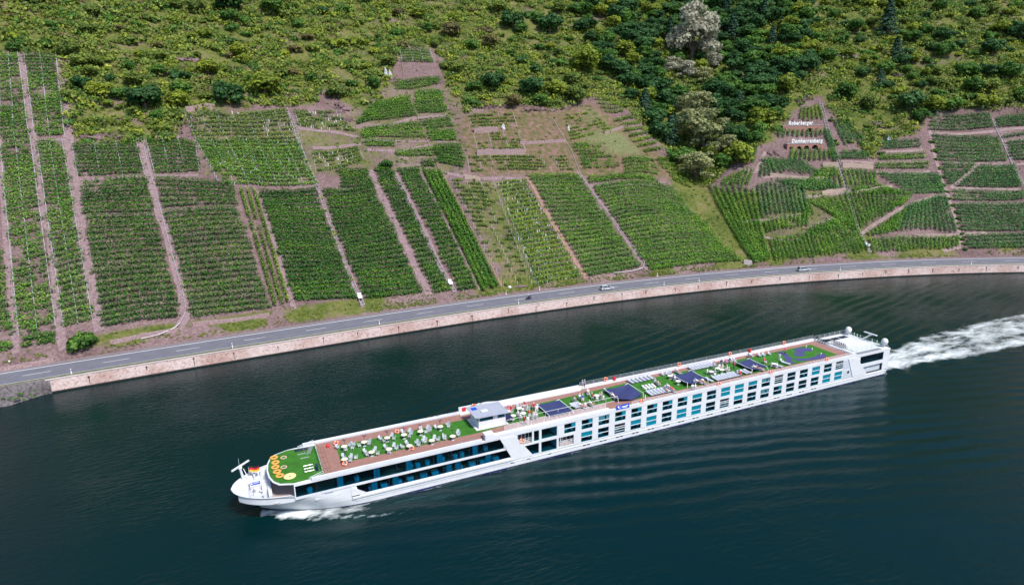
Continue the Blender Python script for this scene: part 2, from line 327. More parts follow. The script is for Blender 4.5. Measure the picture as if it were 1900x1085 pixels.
def ground_mat():
    m = bpy.data.materials.new('hillside_soil'); m.use_nodes = True; t = m.node_tree; N = t.nodes; L = t.links; b = N['Principled BSDF']
    g = N.new('ShaderNodeNewGeometry')
    def noise(sc, det=6, rough=0.65):
        n = N.new('ShaderNodeTexNoise'); n.inputs['Scale'].default_value = sc; n.inputs['Detail'].default_value = det; n.inputs['Roughness'].default_value = rough; L.new(g.outputs['Position'], n.inputs['Vector']); return n
    def ramp(src, stops):
        r = N.new('ShaderNodeValToRGB'); el = r.color_ramp.elements
        while len(el) < len(stops): el.new(0.5)
        for e, (p, c) in zip(el, stops): e.position = p; e.color = (*c, 1)
        L.new(src, r.inputs[0]); return r
    def mix(f, a, c):
        x = N.new('ShaderNodeMix'); x.data_type = 'RGBA'; L.new(f, x.inputs[0]); L.new(a, x.inputs[6]); L.new(c, x.inputs[7]); return x.outputs[2]
    def attr(n): a = N.new('ShaderNodeAttribute'); a.attribute_name = n; return a.outputs['Fac']
    sm = N.new('ShaderNodeMix'); sm.inputs[0].default_value = .4; L.new(noise(1.6).outputs['Fac'], sm.inputs[2]); L.new(noise(0.07, 4).outputs['Fac'], sm.inputs[3])
    soil = ramp(sm.outputs[0], [(0.34, (0.080, 0.055, 0.050)), (0.5, (0.165, 0.108, 0.108)), (0.66, (0.28, 0.20, 0.195))])
    nm = N.new('ShaderNodeMix'); nm.inputs[0].default_value = .5; L.new(noise(0.9).outputs['Fac'], nm.inputs[2]); L.new(noise(0.085, 4).outputs['Fac'], nm.inputs[3])
    grass = ramp(nm.outputs[0], [(0.38, (0.045, 0.068, 0.016)), (0.47, (0.090, 0.112, 0.026)), (0.55, (0.140, 0.140, 0.044)), (0.64, (0.20, 0.15, 0.105))])
    dry = ramp(noise(0.55).outputs['Fac'], [(0.30, (0.07, 0.085, 0.03)), (0.47, (0.125, 0.105, 0.05)), (0.58, (0.19, 0.115, 0.095)), (0.75, (0.27, 0.175, 0.165))])
    pale = ramp(noise(1.2).outputs['Fac'], [(0.3, (0.09, 0.11, 0.04)), (0.7, (0.20, 0.20, 0.10))])
    def mask(a, lo, hi, sc):
        ad = N.new('ShaderNodeMath'); ad.operation = 'MULTIPLY_ADD'; ad.inputs[1].default_value = 1.0; n = noise(sc); L.new(n.outputs['Fac'], ad.inputs[0]); L.new(a, ad.inputs[2])
        r = N.new('ShaderNodeMapRange'); r.inputs[1].default_value = lo; r.inputs[2].default_value = hi; L.new(ad.outputs[0], r.inputs[0]); return r.outputs[0]
    c = mix(mask(attr('grass'), 0.72, 1.05, 0.35), soil.outputs[0], grass.outputs[0])
    c = mix(mask(attr('dry'), 0.85, 1.25, 0.22), c, dry.outputs[0])
    c = mix(mask(attr('pale'), 0.85, 1.25, 0.3), c, pale.outputs[0])
    L.new(c, b.inputs['Base Color']); b.inputs['Roughness'].default_value = 0.95; b.inputs['Specular IOR Level'].default_value = 0.1
    bp = N.new('ShaderNodeBump'); bp.inputs['Strength'].default_value = 0.9; bp.inputs['Distance'].default_value = 0.25; n = noise(2.2); L.new(n.outputs['Fac'], bp.inputs['Height']); L.new(bp.outputs[0], b.inputs['Normal'])
    return m
GROUND = ground_mat()
V = np.stack([TX, TY, TZ], -1).reshape(-1, 3)
me = npmesh('hillside', V, grid_faces(*TX.shape), GROUND, smooth=True)
ppx, ppy = project(V); cg, cd, cp = cover(ppx, ppy)
_s, _d = np.meshgrid(SVAL, DVAL, indexing='ij'); _d = _d.ravel()
cg = np.where((_d > 12.5) & (_d < 18) & (vnoise(V[:, 0], V[:, 1], 9, 4) > 0.45), np.maximum(cg, 0.6), cg)
cg = np.where(inpoly(ppx, ppy, SCRUB), .18+.62*vnoise(V[:, 0], V[:, 1]*1.0+V[:, 2], 12, 33)+.35*vnoise(V[:, 0], V[:, 1]+V[:, 2], 4.5, 34), cg)
def blur(a, n):
    g = a.reshape(TX.shape).astype(float)
    for _ in range(n): p_ = np.pad(g, 1, mode='edge'); g = (p_[1:-1, 1:-1]*2+p_[:-2, 1:-1]+p_[2:, 1:-1]+p_[1:-1, :-2]+p_[1:-1, 2:])/6
    return g.ravel()
cg, cd, cp = blur(cg, 1), blur(cd, 8), blur(cp, 8)
for k, a in (('grass', cg), ('dry', cd), ('pale', cp)):
    at_ = me.attributes.new(k, 'FLOAT', 'POINT'); at_.data.foreach_set('value', a.astype(np.float32))
tag(link('hillside', me), kind='structure')

# ---- road along the bank
def strip(d0, d1, z0, z1, s0, s1, step=3.0):
    s = np.arange(s0, s1+step, step); a = sd2xy(s, d0); c = sd2xy(s, d1)
    V = np.stack([np.stack([a[0], a[1], np.full(len(s), z0)], -1), np.stack([c[0], c[1], np.full(len(s), z1)], -1)], 1).reshape(-1, 3)
    i = np.arange(len(s)-1)*2
    return V, np.stack([i, i+2, i+3, i+1], 1), np.stack([np.repeat(s, 2), np.tile([d0, d1], len(s))], -1)
asphalt = pmat('asphalt', (0.145, 0.143, 0.172), 0.85, var=0.16, vscale=0.35, bump=0.15, bscale=20)
asphalt_edge = pmat('verge_gravel', (0.22, 0.175, 0.18), 0.95, var=0.35, vscale=1.5, bump=0.3, bscale=8)
verge_grass = pmat('verge_grass', (0.16, 0.15, 0.05), 0.95, col2=(0.06, 0.08, 0.02), vscale=0.9, bump=0.4, bscale=10)
paint = pmat('road_paint', (0.78, 0.78, 0.78), 0.7, var=0.12, vscale=2.0)
concrete = pmat('coping_concrete', (0.42, 0.37, 0.36), 0.9, var=0.25, vscale=0.8)
S0, S1 = 135.0, 900.0
def sstrip(name, d0, d1, z0, z1, mat, s0=S0, s1=S1, kind='structure', step=3.0):
    V, F, uv = strip(d0, d1, z0, z1, s0, s1, step); o = link(name, npmesh(name, V, F, mat, uv=uv)); tag(o, kind=kind); return o
sstrip('road', 1.35, 10.6, ROADZ+.03, ROADZ+.03, asphalt)
sstrip('road_shoulder', 10.6, 12.6, ROADZ+.026, ROADZ+.03, asphalt_edge)
sstrip('grass_strip', 0.62, 1.35, ROADZ-.02, ROADZ+.02, verge_grass)
sstrip('road_edge_marking', 9.45, 9.72, ROADZ+.036, ROADZ+.036, paint)
sstrip('road_edge_marking', 1.5, 1.62, ROADZ+.036, ROADZ+.036, paint)
# centre dashes: 5 m long every 15 m
dash = []
_c0 = xy2sd(*[[v] for v in at(165, 676, ROADZ)[:2]])[0][0]
V, F = [], []
ss = _c0-15*14
while ss < S1:
    if ss > S0:
        q = []
        for s_, d_ in ((ss, 5.46), (ss+5.2, 5.46), (ss+5.2, 5.62), (ss, 5.62)):
            x, y = sd2xy(s_, d_); q.append((float(x), float(y), ROADZ+.036))
        F.append(tuple(range(len(V), len(V)+4))); V += q
    ss += 15.2
me = bpy.data.meshes.new('road_centre_marking'); me.from_pydata(V, [], F); me.materials.append(paint); tag(link('road_centre_marking', me), kind='structure')

# ---- the masonry river wall
def wall_mat():
    m = bpy.data.materials.new('pink_masonry'); m.use_nodes = True; t = m.node_tree; N = t.nodes; L = t.links; b = N['Principled BSDF']
    uv = N.new('ShaderNodeUVMap'); vo = N.new('ShaderNodeTexVoronoi'); vo.inputs['Scale'].default_value = 2.6; L.new(uv.outputs[0], vo.inputs['Vector'])
    sp = N.new('ShaderNodeSeparateColor'); L.new(vo.outputs['Color'], sp.inputs[0])
    r = N.new('ShaderNodeValToRGB'); el = r.color_ramp.elements; el[0].color = (0.42, 0.275, 0.25, 1); el[1].color = (0.66, 0.53, 0.50, 1); e = el.new(0.2); e.color = (0.54, 0.41, 0.38, 1); L.new(sp.outputs[0], r.inputs[0])
    n = N.new('ShaderNodeTexNoise'); n.inputs['Scale'].default_value = 0.09; n.inputs['Detail'].default_value = 5; L.new(uv.outputs[0], n.inputs['Vector'])
    r2 = N.new('ShaderNodeValToRGB'); r2.color_ramp.elements[0].position = .38; r2.color_ramp.elements[0].color = (0.55, 0.34, 0.27, 1); r2.color_ramp.elements[1].position = .56; r2.color_ramp.elements[1].color = (1, 1, 1, 1); L.new(n.outputs['Fac'], r2.inputs[0])
    mx = N.new('ShaderNodeMix'); mx.data_type = 'RGBA'; mx.blend_type = 'MULTIPLY'; mx.inputs[0].default_value = 0.55; L.new(r.outputs[0], mx.inputs[6]); L.new(r2.outputs[0], mx.inputs[7])
    # run-off stains: narrow in s, long in z
    mp = N.new('ShaderNodeMapping'); mp.inputs['Scale'].default_value = (0.9, 0.05, 1); L.new(uv.outputs[0], mp.inputs['Vector'])
    n3 = N.new('ShaderNodeTexNoise'); n3.inputs['Scale'].default_value = 1.0; n3.inputs['Detail'].default_value = 3; L.new(mp.outputs[0], n3.inputs['Vector'])
    r3 = N.new('ShaderNodeValToRGB'); r3.color_ramp.elements[0].position = .66; r3.color_ramp.elements[0].color = (1, 1, 1, 1); r3.color_ramp.elements[1].position = .76; r3.color_ramp.elements[1].color = (0.5, 0.47, 0.47, 1); L.new(n3.outputs['Fac'], r3.inputs[0])
    m2 = N.new('ShaderNodeMix'); m2.data_type = 'RGBA'; m2.blend_type = 'MULTIPLY'; m2.inputs[0].default_value = 0.8; L.new(mx.outputs[2], m2.inputs[6]); L.new(r3.outputs[0], m2.inputs[7])
    # wet algae band at the waterline
    sx = N.new('ShaderNodeSeparateXYZ'); L.new(uv.outputs[0], sx.inputs[0]); mr = N.new('ShaderNodeMapRange'); mr.inputs[1].default_value = 0.42; mr.inputs[2].default_value = 0.28; L.new(sx.outputs[1], mr.inputs[0])
    m3 = N.new('ShaderNodeMix'); m3.data_type = 'RGBA'; m3.inputs[7].default_value = (0.02, 0.018, 0.016, 1); L.new(mr.outputs[0], m3.inputs[0]); L.new(m2.outputs[2], m3.inputs[6])
    L.new(m3.outputs[2], b.inputs['Base Color']); b.inputs['Roughness'].default_value = 0.9
    vd = N.new('ShaderNodeTexVoronoi'); vd.feature = 'DISTANCE_TO_EDGE'; vd.inputs['Scale'].default_value = 2.6; L.new(uv.outputs[0], vd.inputs['Vector'])
    bp = N.new('ShaderNodeBump'); bp.inputs['Strength'].default_value = 0.5; bp.inputs['Distance'].default_value = 0.06; L.new(vd.outputs[0], bp.inputs['Height']); L.new(bp.outputs[0], b.inputs['Normal'])
    return m
SW0 = S_OF(-41.0)
def sweep(prof, s0, s1, step=3.0):
    """prof: list of (d,z); returns verts, faces, uv(s, z)"""
    s = np.arange(s0, s1+step, step); n = len(prof); V = []; U = []
    for d, z in prof:
        x, y = sd2xy(s, d); V.append(np.stack([x, y, np.full(len(s), z)], -1)); U.append(np.stack([s, np.full(len(s), z)], -1))
    V = np.stack(V, 1).reshape(-1, 3); U = np.stack(U, 1).reshape(-1, 2)
    return V, grid_faces(len(s), n), U
rw = empty('river_wall', tuple(float(v) for v in (*sd2xy(SW0, 0), 0)))
tag(rw, 'long pink stone retaining wall holding the road above the river', 'wall')
V, F, U = sweep([(-0.10, -1.5), (0.0, 0.4), (0.14, 2.95)], SW0, S1); V -= np.array(rw.location)
link('masonry_face', npmesh('masonry_face', V, F, wall_mat(), uv=U), rw)
V, F, U = sweep([(0.06, 2.95), (0.06, 3.13), (0.62, 3.16), (0.62, 2.6)], SW0, S1); V -= np.array(rw.location)
link('coping', npmesh('coping', V, F, concrete, uv=U), rw)
stain = pmat('drain_dark', (0.03, 0.026, 0.025), 0.9); iron = pmat('drain_iron', (0.09, 0.07, 0.07), 0.8)
mb = MB().box(-.16, .16, -.10, .1, -.14, .14).box(-.06, .06, -.05, .05, -1.7, -.14)
dmesh = mb.mesh('drain_spout', stain)
ss = SW0+8
while ss < S_OF(262):
    x, y = sd2xy(ss, 0.02); o = link('drain_spout', dmesh, rw); o.location = (float(x)-rw.location.x, float(y)-rw.location.y, rnd.uniform(1.9, 2.5))
    a = math.atan2(float(np.interp(ss, WS, NY)), float(np.interp(ss, WS, NX)))-math.pi/2
    o.rotation_euler = (0, 0, a); o.scale = (rnd.uniform(.6, 1.2), 1, rnd.uniform(.5, 1.15)); ss += rnd.uniform(8.5, 11.5)
# ---- rocky embankment where the wall ends (left)
mstone = pmat('embankment_stone', (0.20, 0.175, 0.185), 0.95, col2=(0.035, 0.03, 0.03), vscale=1.8, bump=0.7, bscale=4)
s = np.arange(130, SW0+1.0, 0.7); dd = np.linspace(-8.5, 0.7, 15); s_, d_ = np.meshgrid(s, dd, indexing='ij'); tp = np.clip((SW0+1.5-s_)/11.0, .12, 1)
x, y = sd2xy(s_, np.where(d_ < 0, d_*tp, d_))
z = np.interp(d_, [-8.5, -4.4, -3.6, -2.2, -1.2, 0.4, 0.7], [-1.6, -.1, 0.5, 0.95, 1.9, 3.14, 3.14])+(vnoise(x, y, 1.1, 2)-.5)*np.where(d_ < 0.2, .7, 0)
z = np.where(s_ > SW0-3, np.minimum(z, z-(s_-SW0+3)*0.5*np.clip(-d_/2, 0, 1)), z)
V = np.stack([x, y, z], -1).reshape(-1, 3); me = npmesh('embankment', V, grid_faces(*x.shape), mstone); tag(link('embankment', me), kind='structure')
V, F, U = sweep([(0.62, 3.14), (0.7, ROADZ+.0)], 130, SW0); tag(link('embankment_top', npmesh('embankment_top', V, F, concrete)), kind='structure')
# ---- river
SX, SY = -4.673, 93.683           # ship origin (bow tip) in the river
def river():
    gx = np.concatenate([np.arange(-400, -100, 12), np.arange(-100, -30, 2.0), np.arange(-30, 330, 0.62), np.arange(330, 420, 3), np.arange(420, 900, 24)])
    gy = np.concatenate([np.arange(-420, 20, 24), np.arange(20, 135, 0.62), np.arange(135, 175, 2.0), np.arange(175, 420, 20)])
    X, Y = np.meshgrid(gx, gy, indexing='ij'); x = X-SX; y = Y-SY; Z = np.zeros_like(X)
    # ship-relative wave system, curving with the turn of the river behind the stern
    xa = np.maximum(x-135, 0); yc = y+0.00035*xa*xa-0.0*xa
    ay = np.abs(yc)
    # diverging bow waves on both sides
    for x0, amp, lam in ((2, 0.115, 3.7), (112, 0.085, 3.2)):
        u = x-x0; ph = (u*math.sin(math.radians(17))-(ay-5.0)*math.cos(math.radians(17)))       # >0 inside the wedge
        spread = np.clip(u/40, 0, 1)
        env = np.exp(-((ph-11*spread)/(5+13*spread))**2)*np.clip(u/10, 0, 1)*np.exp(-np.maximum(u-60, 0)/150)*(ay > 4.8)
        ph = ph+1.6*(vnoise(X, Y, 14, 61)-.5)+1.0*(vnoise(X, Y, 5, 62)-.5); Z += amp*env*np.sin(2*math.pi*ph/lam)*(.35+1.1*vnoise(X, Y, 16, 63))
    # transverse stern waves
    env = np.exp(-(yc/7.0)**2)*np.clip(xa/3, 0, 1)*np.exp(-xa/70)
    Z += 0.28*env*np.sin(2*math.pi*xa/9.0)+env*0.35*(vnoise(X, Y, 1.6, 11)-.5)+env*.25*(vnoise(X, Y, .8, 12)-.5)
    # hull-side chop
    hs = np.exp(-np.maximum(ay-5.7, 0)/2.2)*((x > 4) & (x < 140)); Z += hs*.18*(vnoise(X, Y, 1.5, 21)-.5)
    # bow wave heap
    bw = np.exp(-((x-7)/6.0)**2)*np.exp(-((ay-(2.4+0.34*(x-4)))/1.4)**2); Z += .30*bw*(0.5+0.9*vnoise(X, Y, 1.3, 31))
    # foam coverage
    half = 5.3+0.10*xa; wob = 1.4*(vnoise(X, Y, 7, 71)-.5)+.8*(vnoise(X, Y, 2.5, 72)-.5); ay_ = np.abs(yc+wob)
    edge = np.clip((half-ay_)/(2.0+.03*xa), 0, 1)
    lanes = .50*vnoise(xa*.16, yc+wob, 1.7, 81)+.5*vnoise(xa*.35, yc+wob, .9, 82)
    f = np.where(xa > 0, edge*(0.28+0.84*lanes)*np.exp(-xa/330)*np.clip(xa/1.0+.4, 0, 1), 0)
    core = (x > 3.2) & (x < 60)
    lc = np.interp(x, [2.5, 4.2, 6.4, 8, 10.6, 15, 22], [.6, 1.9, 3.0, 3.9, 4.9, 6.2, 7.0]); wd = np.interp(x, [2.5, 5, 10, 16, 24], [.8, 1.3, 1.7, 1.7, 1.2])
    bo = np.exp(-np.abs((ay+.9*(vnoise(X, Y, 1.6, 85)-.5)-lc)/wd)**3)
    f = np.maximum(f, np.where(core, bo*np.exp(-np.maximum(x-10, 0)/12.0)*np.clip((x-2.5)/1.2, 0, 1)*(.50+.60*vnoise(X, Y, .9, 84)), 0))
    b2 = np.exp(-((ay-np.interp(x, [10, 18, 28.5, 45], [6.2, 9.0, 11.9, 16]))/0.5)**2)*((x > 10) & (x < 40)); f = np.maximum(f, b2*.62*np.exp(-np.maximum(x-20, 0)/14)*(.5+.8*vnoise(X, Y, 2.5, 86)))
    side = np.exp(-np.maximum(ay-5.75, 0)/0.55)*((x > 16) & (x < 135)); f = np.maximum(f, side*.5)
    V = np.stack([X, Y, Z], -1).reshape(-1, 3)
    return V, grid_faces(*X.shape), f.ravel()
def water_mat():
    m = bpy.data.materials.new('river_water'); m.use_nodes = True; t = m.node_tree; N = t.nodes; L = t.links; b = N['Principled BSDF']
    b.inputs['Base Color'].default_value = (0.0, 0.0125, 0.0145, 1); b.inputs['Roughness'].default_value = 0.06; b.inputs['IOR'].default_value = 1.29; b.inputs['Specular IOR Level'].default_value = 0.5; b.inputs['Specular Tint'].default_value = (0.48, 0.92, 0.95, 1)
    g = N.new('ShaderNodeNewGeometry')
    mp = N.new('ShaderNodeMapping'); mp.inputs['Rotation'].default_value = (0, 0, math.radians(35)); mp.inputs['Scale'].default_value = (0.45, 1.25, 1); L.new(g.outputs['Position'], mp.inputs['Vector'])
    n1 = N.new('ShaderNodeTexNoise'); n1.inputs['Scale'].default_value = 1.15; n1.inputs['Detail'].default_value = 7; n1.inputs['Roughness'].default_value = 0.62; n1.inputs['Distortion'].default_value = 0.4; L.new(mp.outputs[0], n1.inputs['Vector'])
    n2 = N.new('ShaderNodeTexNoise'); n2.inputs['Scale'].default_value = 0.05; n2.inputs['Detail'].default_value = 4; L.new(g.outputs['Position'], n2.inputs['Vector'])
    mr = N.new('ShaderNodeMapRange'); mr.inputs[1].default_value = 0.35; mr.inputs[2].default_value = 0.65; mr.inputs[3].default_value = 0.35; mr.inputs[4].default_value = 1.0; L.new(n2.outputs['Fac'], mr.inputs[0])
    mu = N.new('ShaderNodeMath'); mu.operation = 'MULTIPLY'; L.new(n1.outputs['Fac'], mu.inputs[0]); L.new(mr.outputs[0], mu.inputs[1])
    bp = N.new('ShaderNodeBump'); bp.inputs['Strength'].default_value = 0.75; bp.inputs['Distance'].default_value = 0.25; L.new(mu.outputs[0], bp.inputs['Height']); L.new(bp.outputs[0], b.inputs['Normal'])
    # foam
    a = N.new('ShaderNodeAttribute'); a.attribute_name = 'foam'
    mpf = N.new('ShaderNodeMapping'); mpf.inputs['Scale'].default_value = (0.35, 1.0, 1); L.new(g.outputs['Position'], mpf.inputs['Vector'])
    nf = N.new('ShaderNodeTexNoise'); nf.inputs['Scale'].default_value = 1.3; nf.inputs['Detail'].default_value = 8; nf.inputs['Roughness'].default_value = 0.72; nf.inputs['Distortion'].default_value = 0.8; L.new(mpf.outputs[0], nf.inputs['Vector'])
    ad = N.new('ShaderNodeMath'); ad.operation = 'ADD'; L.new(nf.outputs['Fac'], ad.inputs[0]); L.new(a.outputs['Fac'], ad.inputs[1])
    r = N.new('ShaderNodeMapRange'); r.inputs[1].default_value = 0.86; r.inputs[2].default_value = 1.55; L.new(ad.outputs[0], r.inputs[0])
    fb = N.new('ShaderNodeBsdfDiffuse'); fb.inputs['Color'].default_value = (0.78, 0.83, 0.84, 1)
    ms = N.new('ShaderNodeMixShader'); L.new(r.outputs[0], ms.inputs[0]); L.new(b.outputs[0], ms.inputs[1]); L.new(fb.outputs[0], ms.inputs[2]); L.new(ms.outputs[0], N['Material Output'].inputs[0])
    return m
V, F, foam = river()
me = npmesh('river', V, F, water_mat(), smooth=True); a_ = me.attributes.new('foam', 'FLOAT', 'POINT'); a_.data.foreach_set('value', foam.astype(np.float32))
tag(link('river', me), kind='structure')
# ground sheet under everything, to the horizon
gm = MB().add([(-3000, -3000, -3.0), (3000, -3000, -3.0), (3000, 3000, -3.0), (-3000, 3000, -3.0)], [(0, 1, 2, 3)]).build('ground', GROUND); tag(gm, kind='structure')
# ------------------------------------------------------------------ vineyards
LM = {
 'dark': leafmat('vine_leaf_deep', (0.015, 0.050, 0.013), (0.050, 0.140, 0.018), (0.20, 0.30, 0.028), patch=9),
 'mid': leafmat('vine_leaf_green', (0.028, 0.080, 0.016), (0.095, 0.215, 0.026), (0.30, 0.40, 0.04), patch=9),
 'bright': leafmat('vine_leaf_young', (0.042, 0.095, 0.016), (0.14, 0.23, 0.026), (0.32, 0.36, 0.045), patch=7),
 'cool': leafmat('vine_leaf_bluish', (0.022, 0.072, 0.028), (0.070, 0.175, 0.050), (0.20, 0.31, 0.07), patch=10),
 'weedy': leafmat('vine_leaf_weedy', (0.040, 0.085, 0.022), (0.12, 0.185, 0.035), (0.36, 0.32, 0.05), patch=5),
}
POST = pmat('vine_stake', (0.50, 0.53, 0.56), 0.7); TUBE = pmat('plant_tube', (0.80, 0.82, 0.84), 0.6)
def nearest_sd(q): p_ = cast(*q); s, d = xy2sd([p_[0]], [p_[1]]); return np.array([s[0], d[0]])
VINE_TRIS = [0]
def plot(label, quad, mode='H', mat='mid', sp=1.95, dens=15, post=0, tube=0.0, gap=0.22, hgt=1.7, wid=0.33, dull=0.0, rng_=rng):
    m_ = np.mean(np.array(quad, float), axis=0); ex = 1.07 if m_[0] > 1300 else 1.035
    c = [nearest_sd(tuple(m_+(np.array(q)-m_)*ex)) for q in quad]     # TL TR BR BL
    cen = sum(c)/4; cx, cy = sd2xy(cen[0], cen[1]); cz = float(height(cen[0], cen[1]))
    root = empty('vineyard_plot', (float(cx), float(cy), cz)); tag(root, label, 'vineyard', 'vineyard plots on the steep slope')
    TL, TR, BR, BL = c
    if mode == 'H': stack = (np.linalg.norm(TL-BL)+np.linalg.norm(TR-BR))/2*1.2
    else: stack = (np.linalg.norm(TL-TR)+np.linalg.norm(BL-BR))/2
    n = max(1, int(round(stack/sp)))
    for k in range(n):
        v = (k+0.5)/n
        if mode == 'H': A = TL+(BL-TL)*v; B = TR+(BR-TR)*v
        else: A = TL+(TR-TL)*v; B = BL+(BR-BL)*v
        L = np.linalg.norm(B-A)
        if L < 1.2: continue
        # ragged row ends
        e0, e1 = rng_.uniform(-0.5, 0.7, 2)/L; m = int(L*dens*2.6)
        u = rng_.uniform(0+e0, 1-e1, m); sd = A+(B-A)*u[:, None]
        x, y = sd2xy(sd[:, 0], sd[:, 1])
        g = vnoise(x*1.0+k*17.3, y*1.0, 1.5, 77)*0.6+vnoise(x, y, 9, 78)*0.5
        keep = (g > gap); x, y, sd = x[keep], y[keep], sd[keep]
        if len(x) < 6: continue
        hh = hgt*(0.78+0.45*vnoise(x, y, 2.2, 55)); h = rng_.beta(1.7, 1.25, len(x))*hh+0.12
        ox = rng_.normal(0, wid, len(x)); oy = rng_.normal(0, wid, len(x))
        z = height(sd[:, 0], sd[:, 1])
        C = np.stack([x+ox-cx, y+oy-cy, z+h-cz], -1)
        Nn = np.stack([ox*2.0, oy*2.0, 0.25+h*0.75], -1)+rng_.normal(0, .38, (len(x), 3))
        V, F = cards(C, Nn, rng_.uniform(.16, .29, len(x)), rng_)
        nv = len(V); tq = np.linspace(0, 1, max(2, int(L/2.5))); wq = A+(B-A)*tq[:, None]; wx, wy = sd2xy(wq[:, 0], wq[:, 1]); wz = height(wq[:, 0], wq[:, 1])
        WV = np.concatenate([np.stack([wx-cx, wy-cy, wz+.55-cz], -1), np.stack([wx-cx, wy-cy, wz+.62-cz], -1)]); kq = np.arange(len(tq)-1); WF = np.stack([kq, kq+1, kq+1+len(tq), kq+len(tq)], 1)+nv
        tone = np.clip(rng_.normal(0.42, 0.2, len(x))+np.where(h > hgt*.8, .14, 0)-dull, 0, 1)
        o = link('vine_row', npmesh('vine_row', np.concatenate([V, WV]), np.concatenate([F, WF]), LM[mat], fattr={'tone': np.concatenate([tone, np.zeros(len(WF))])}), root); VINE_TRIS[0] += 2*len(F)
        if post or tube:
            mb = MB(); npst = max(2, int(L/4.2))
            if post:
                for j in range(npst+1):
                    q = A+(B-A)*(j/npst); xx, yy = sd2xy(q[0], q[1]); zz = float(height(q[0], q[1]))-cz
                    mb.box(float(xx)-cx-.045, float(xx)-cx+.045, float(yy)-cy-.045, float(yy)-cy+.045, zz-.2, zz+hgt+0.25*post, 0)
            if tube:
                for j in range(int(L*tube)):
                    q = A+(B-A)*rng_.uniform(0, 1); xx, yy = sd2xy(q[0], q[1]); zz = float(height(q[0], q[1]))-cz
                    mb.box(float(xx)-cx-.07, float(xx)-cx+.07, float(yy)-cy-.07, float(yy)-cy+.07, zz-.1, zz+rng_.uniform(.45, 1.0), 1)
            so_ = link('stakes', mb.mesh('stakes', [POST, TUBE]), o); so_['kind'] = 'stuff'
    return root
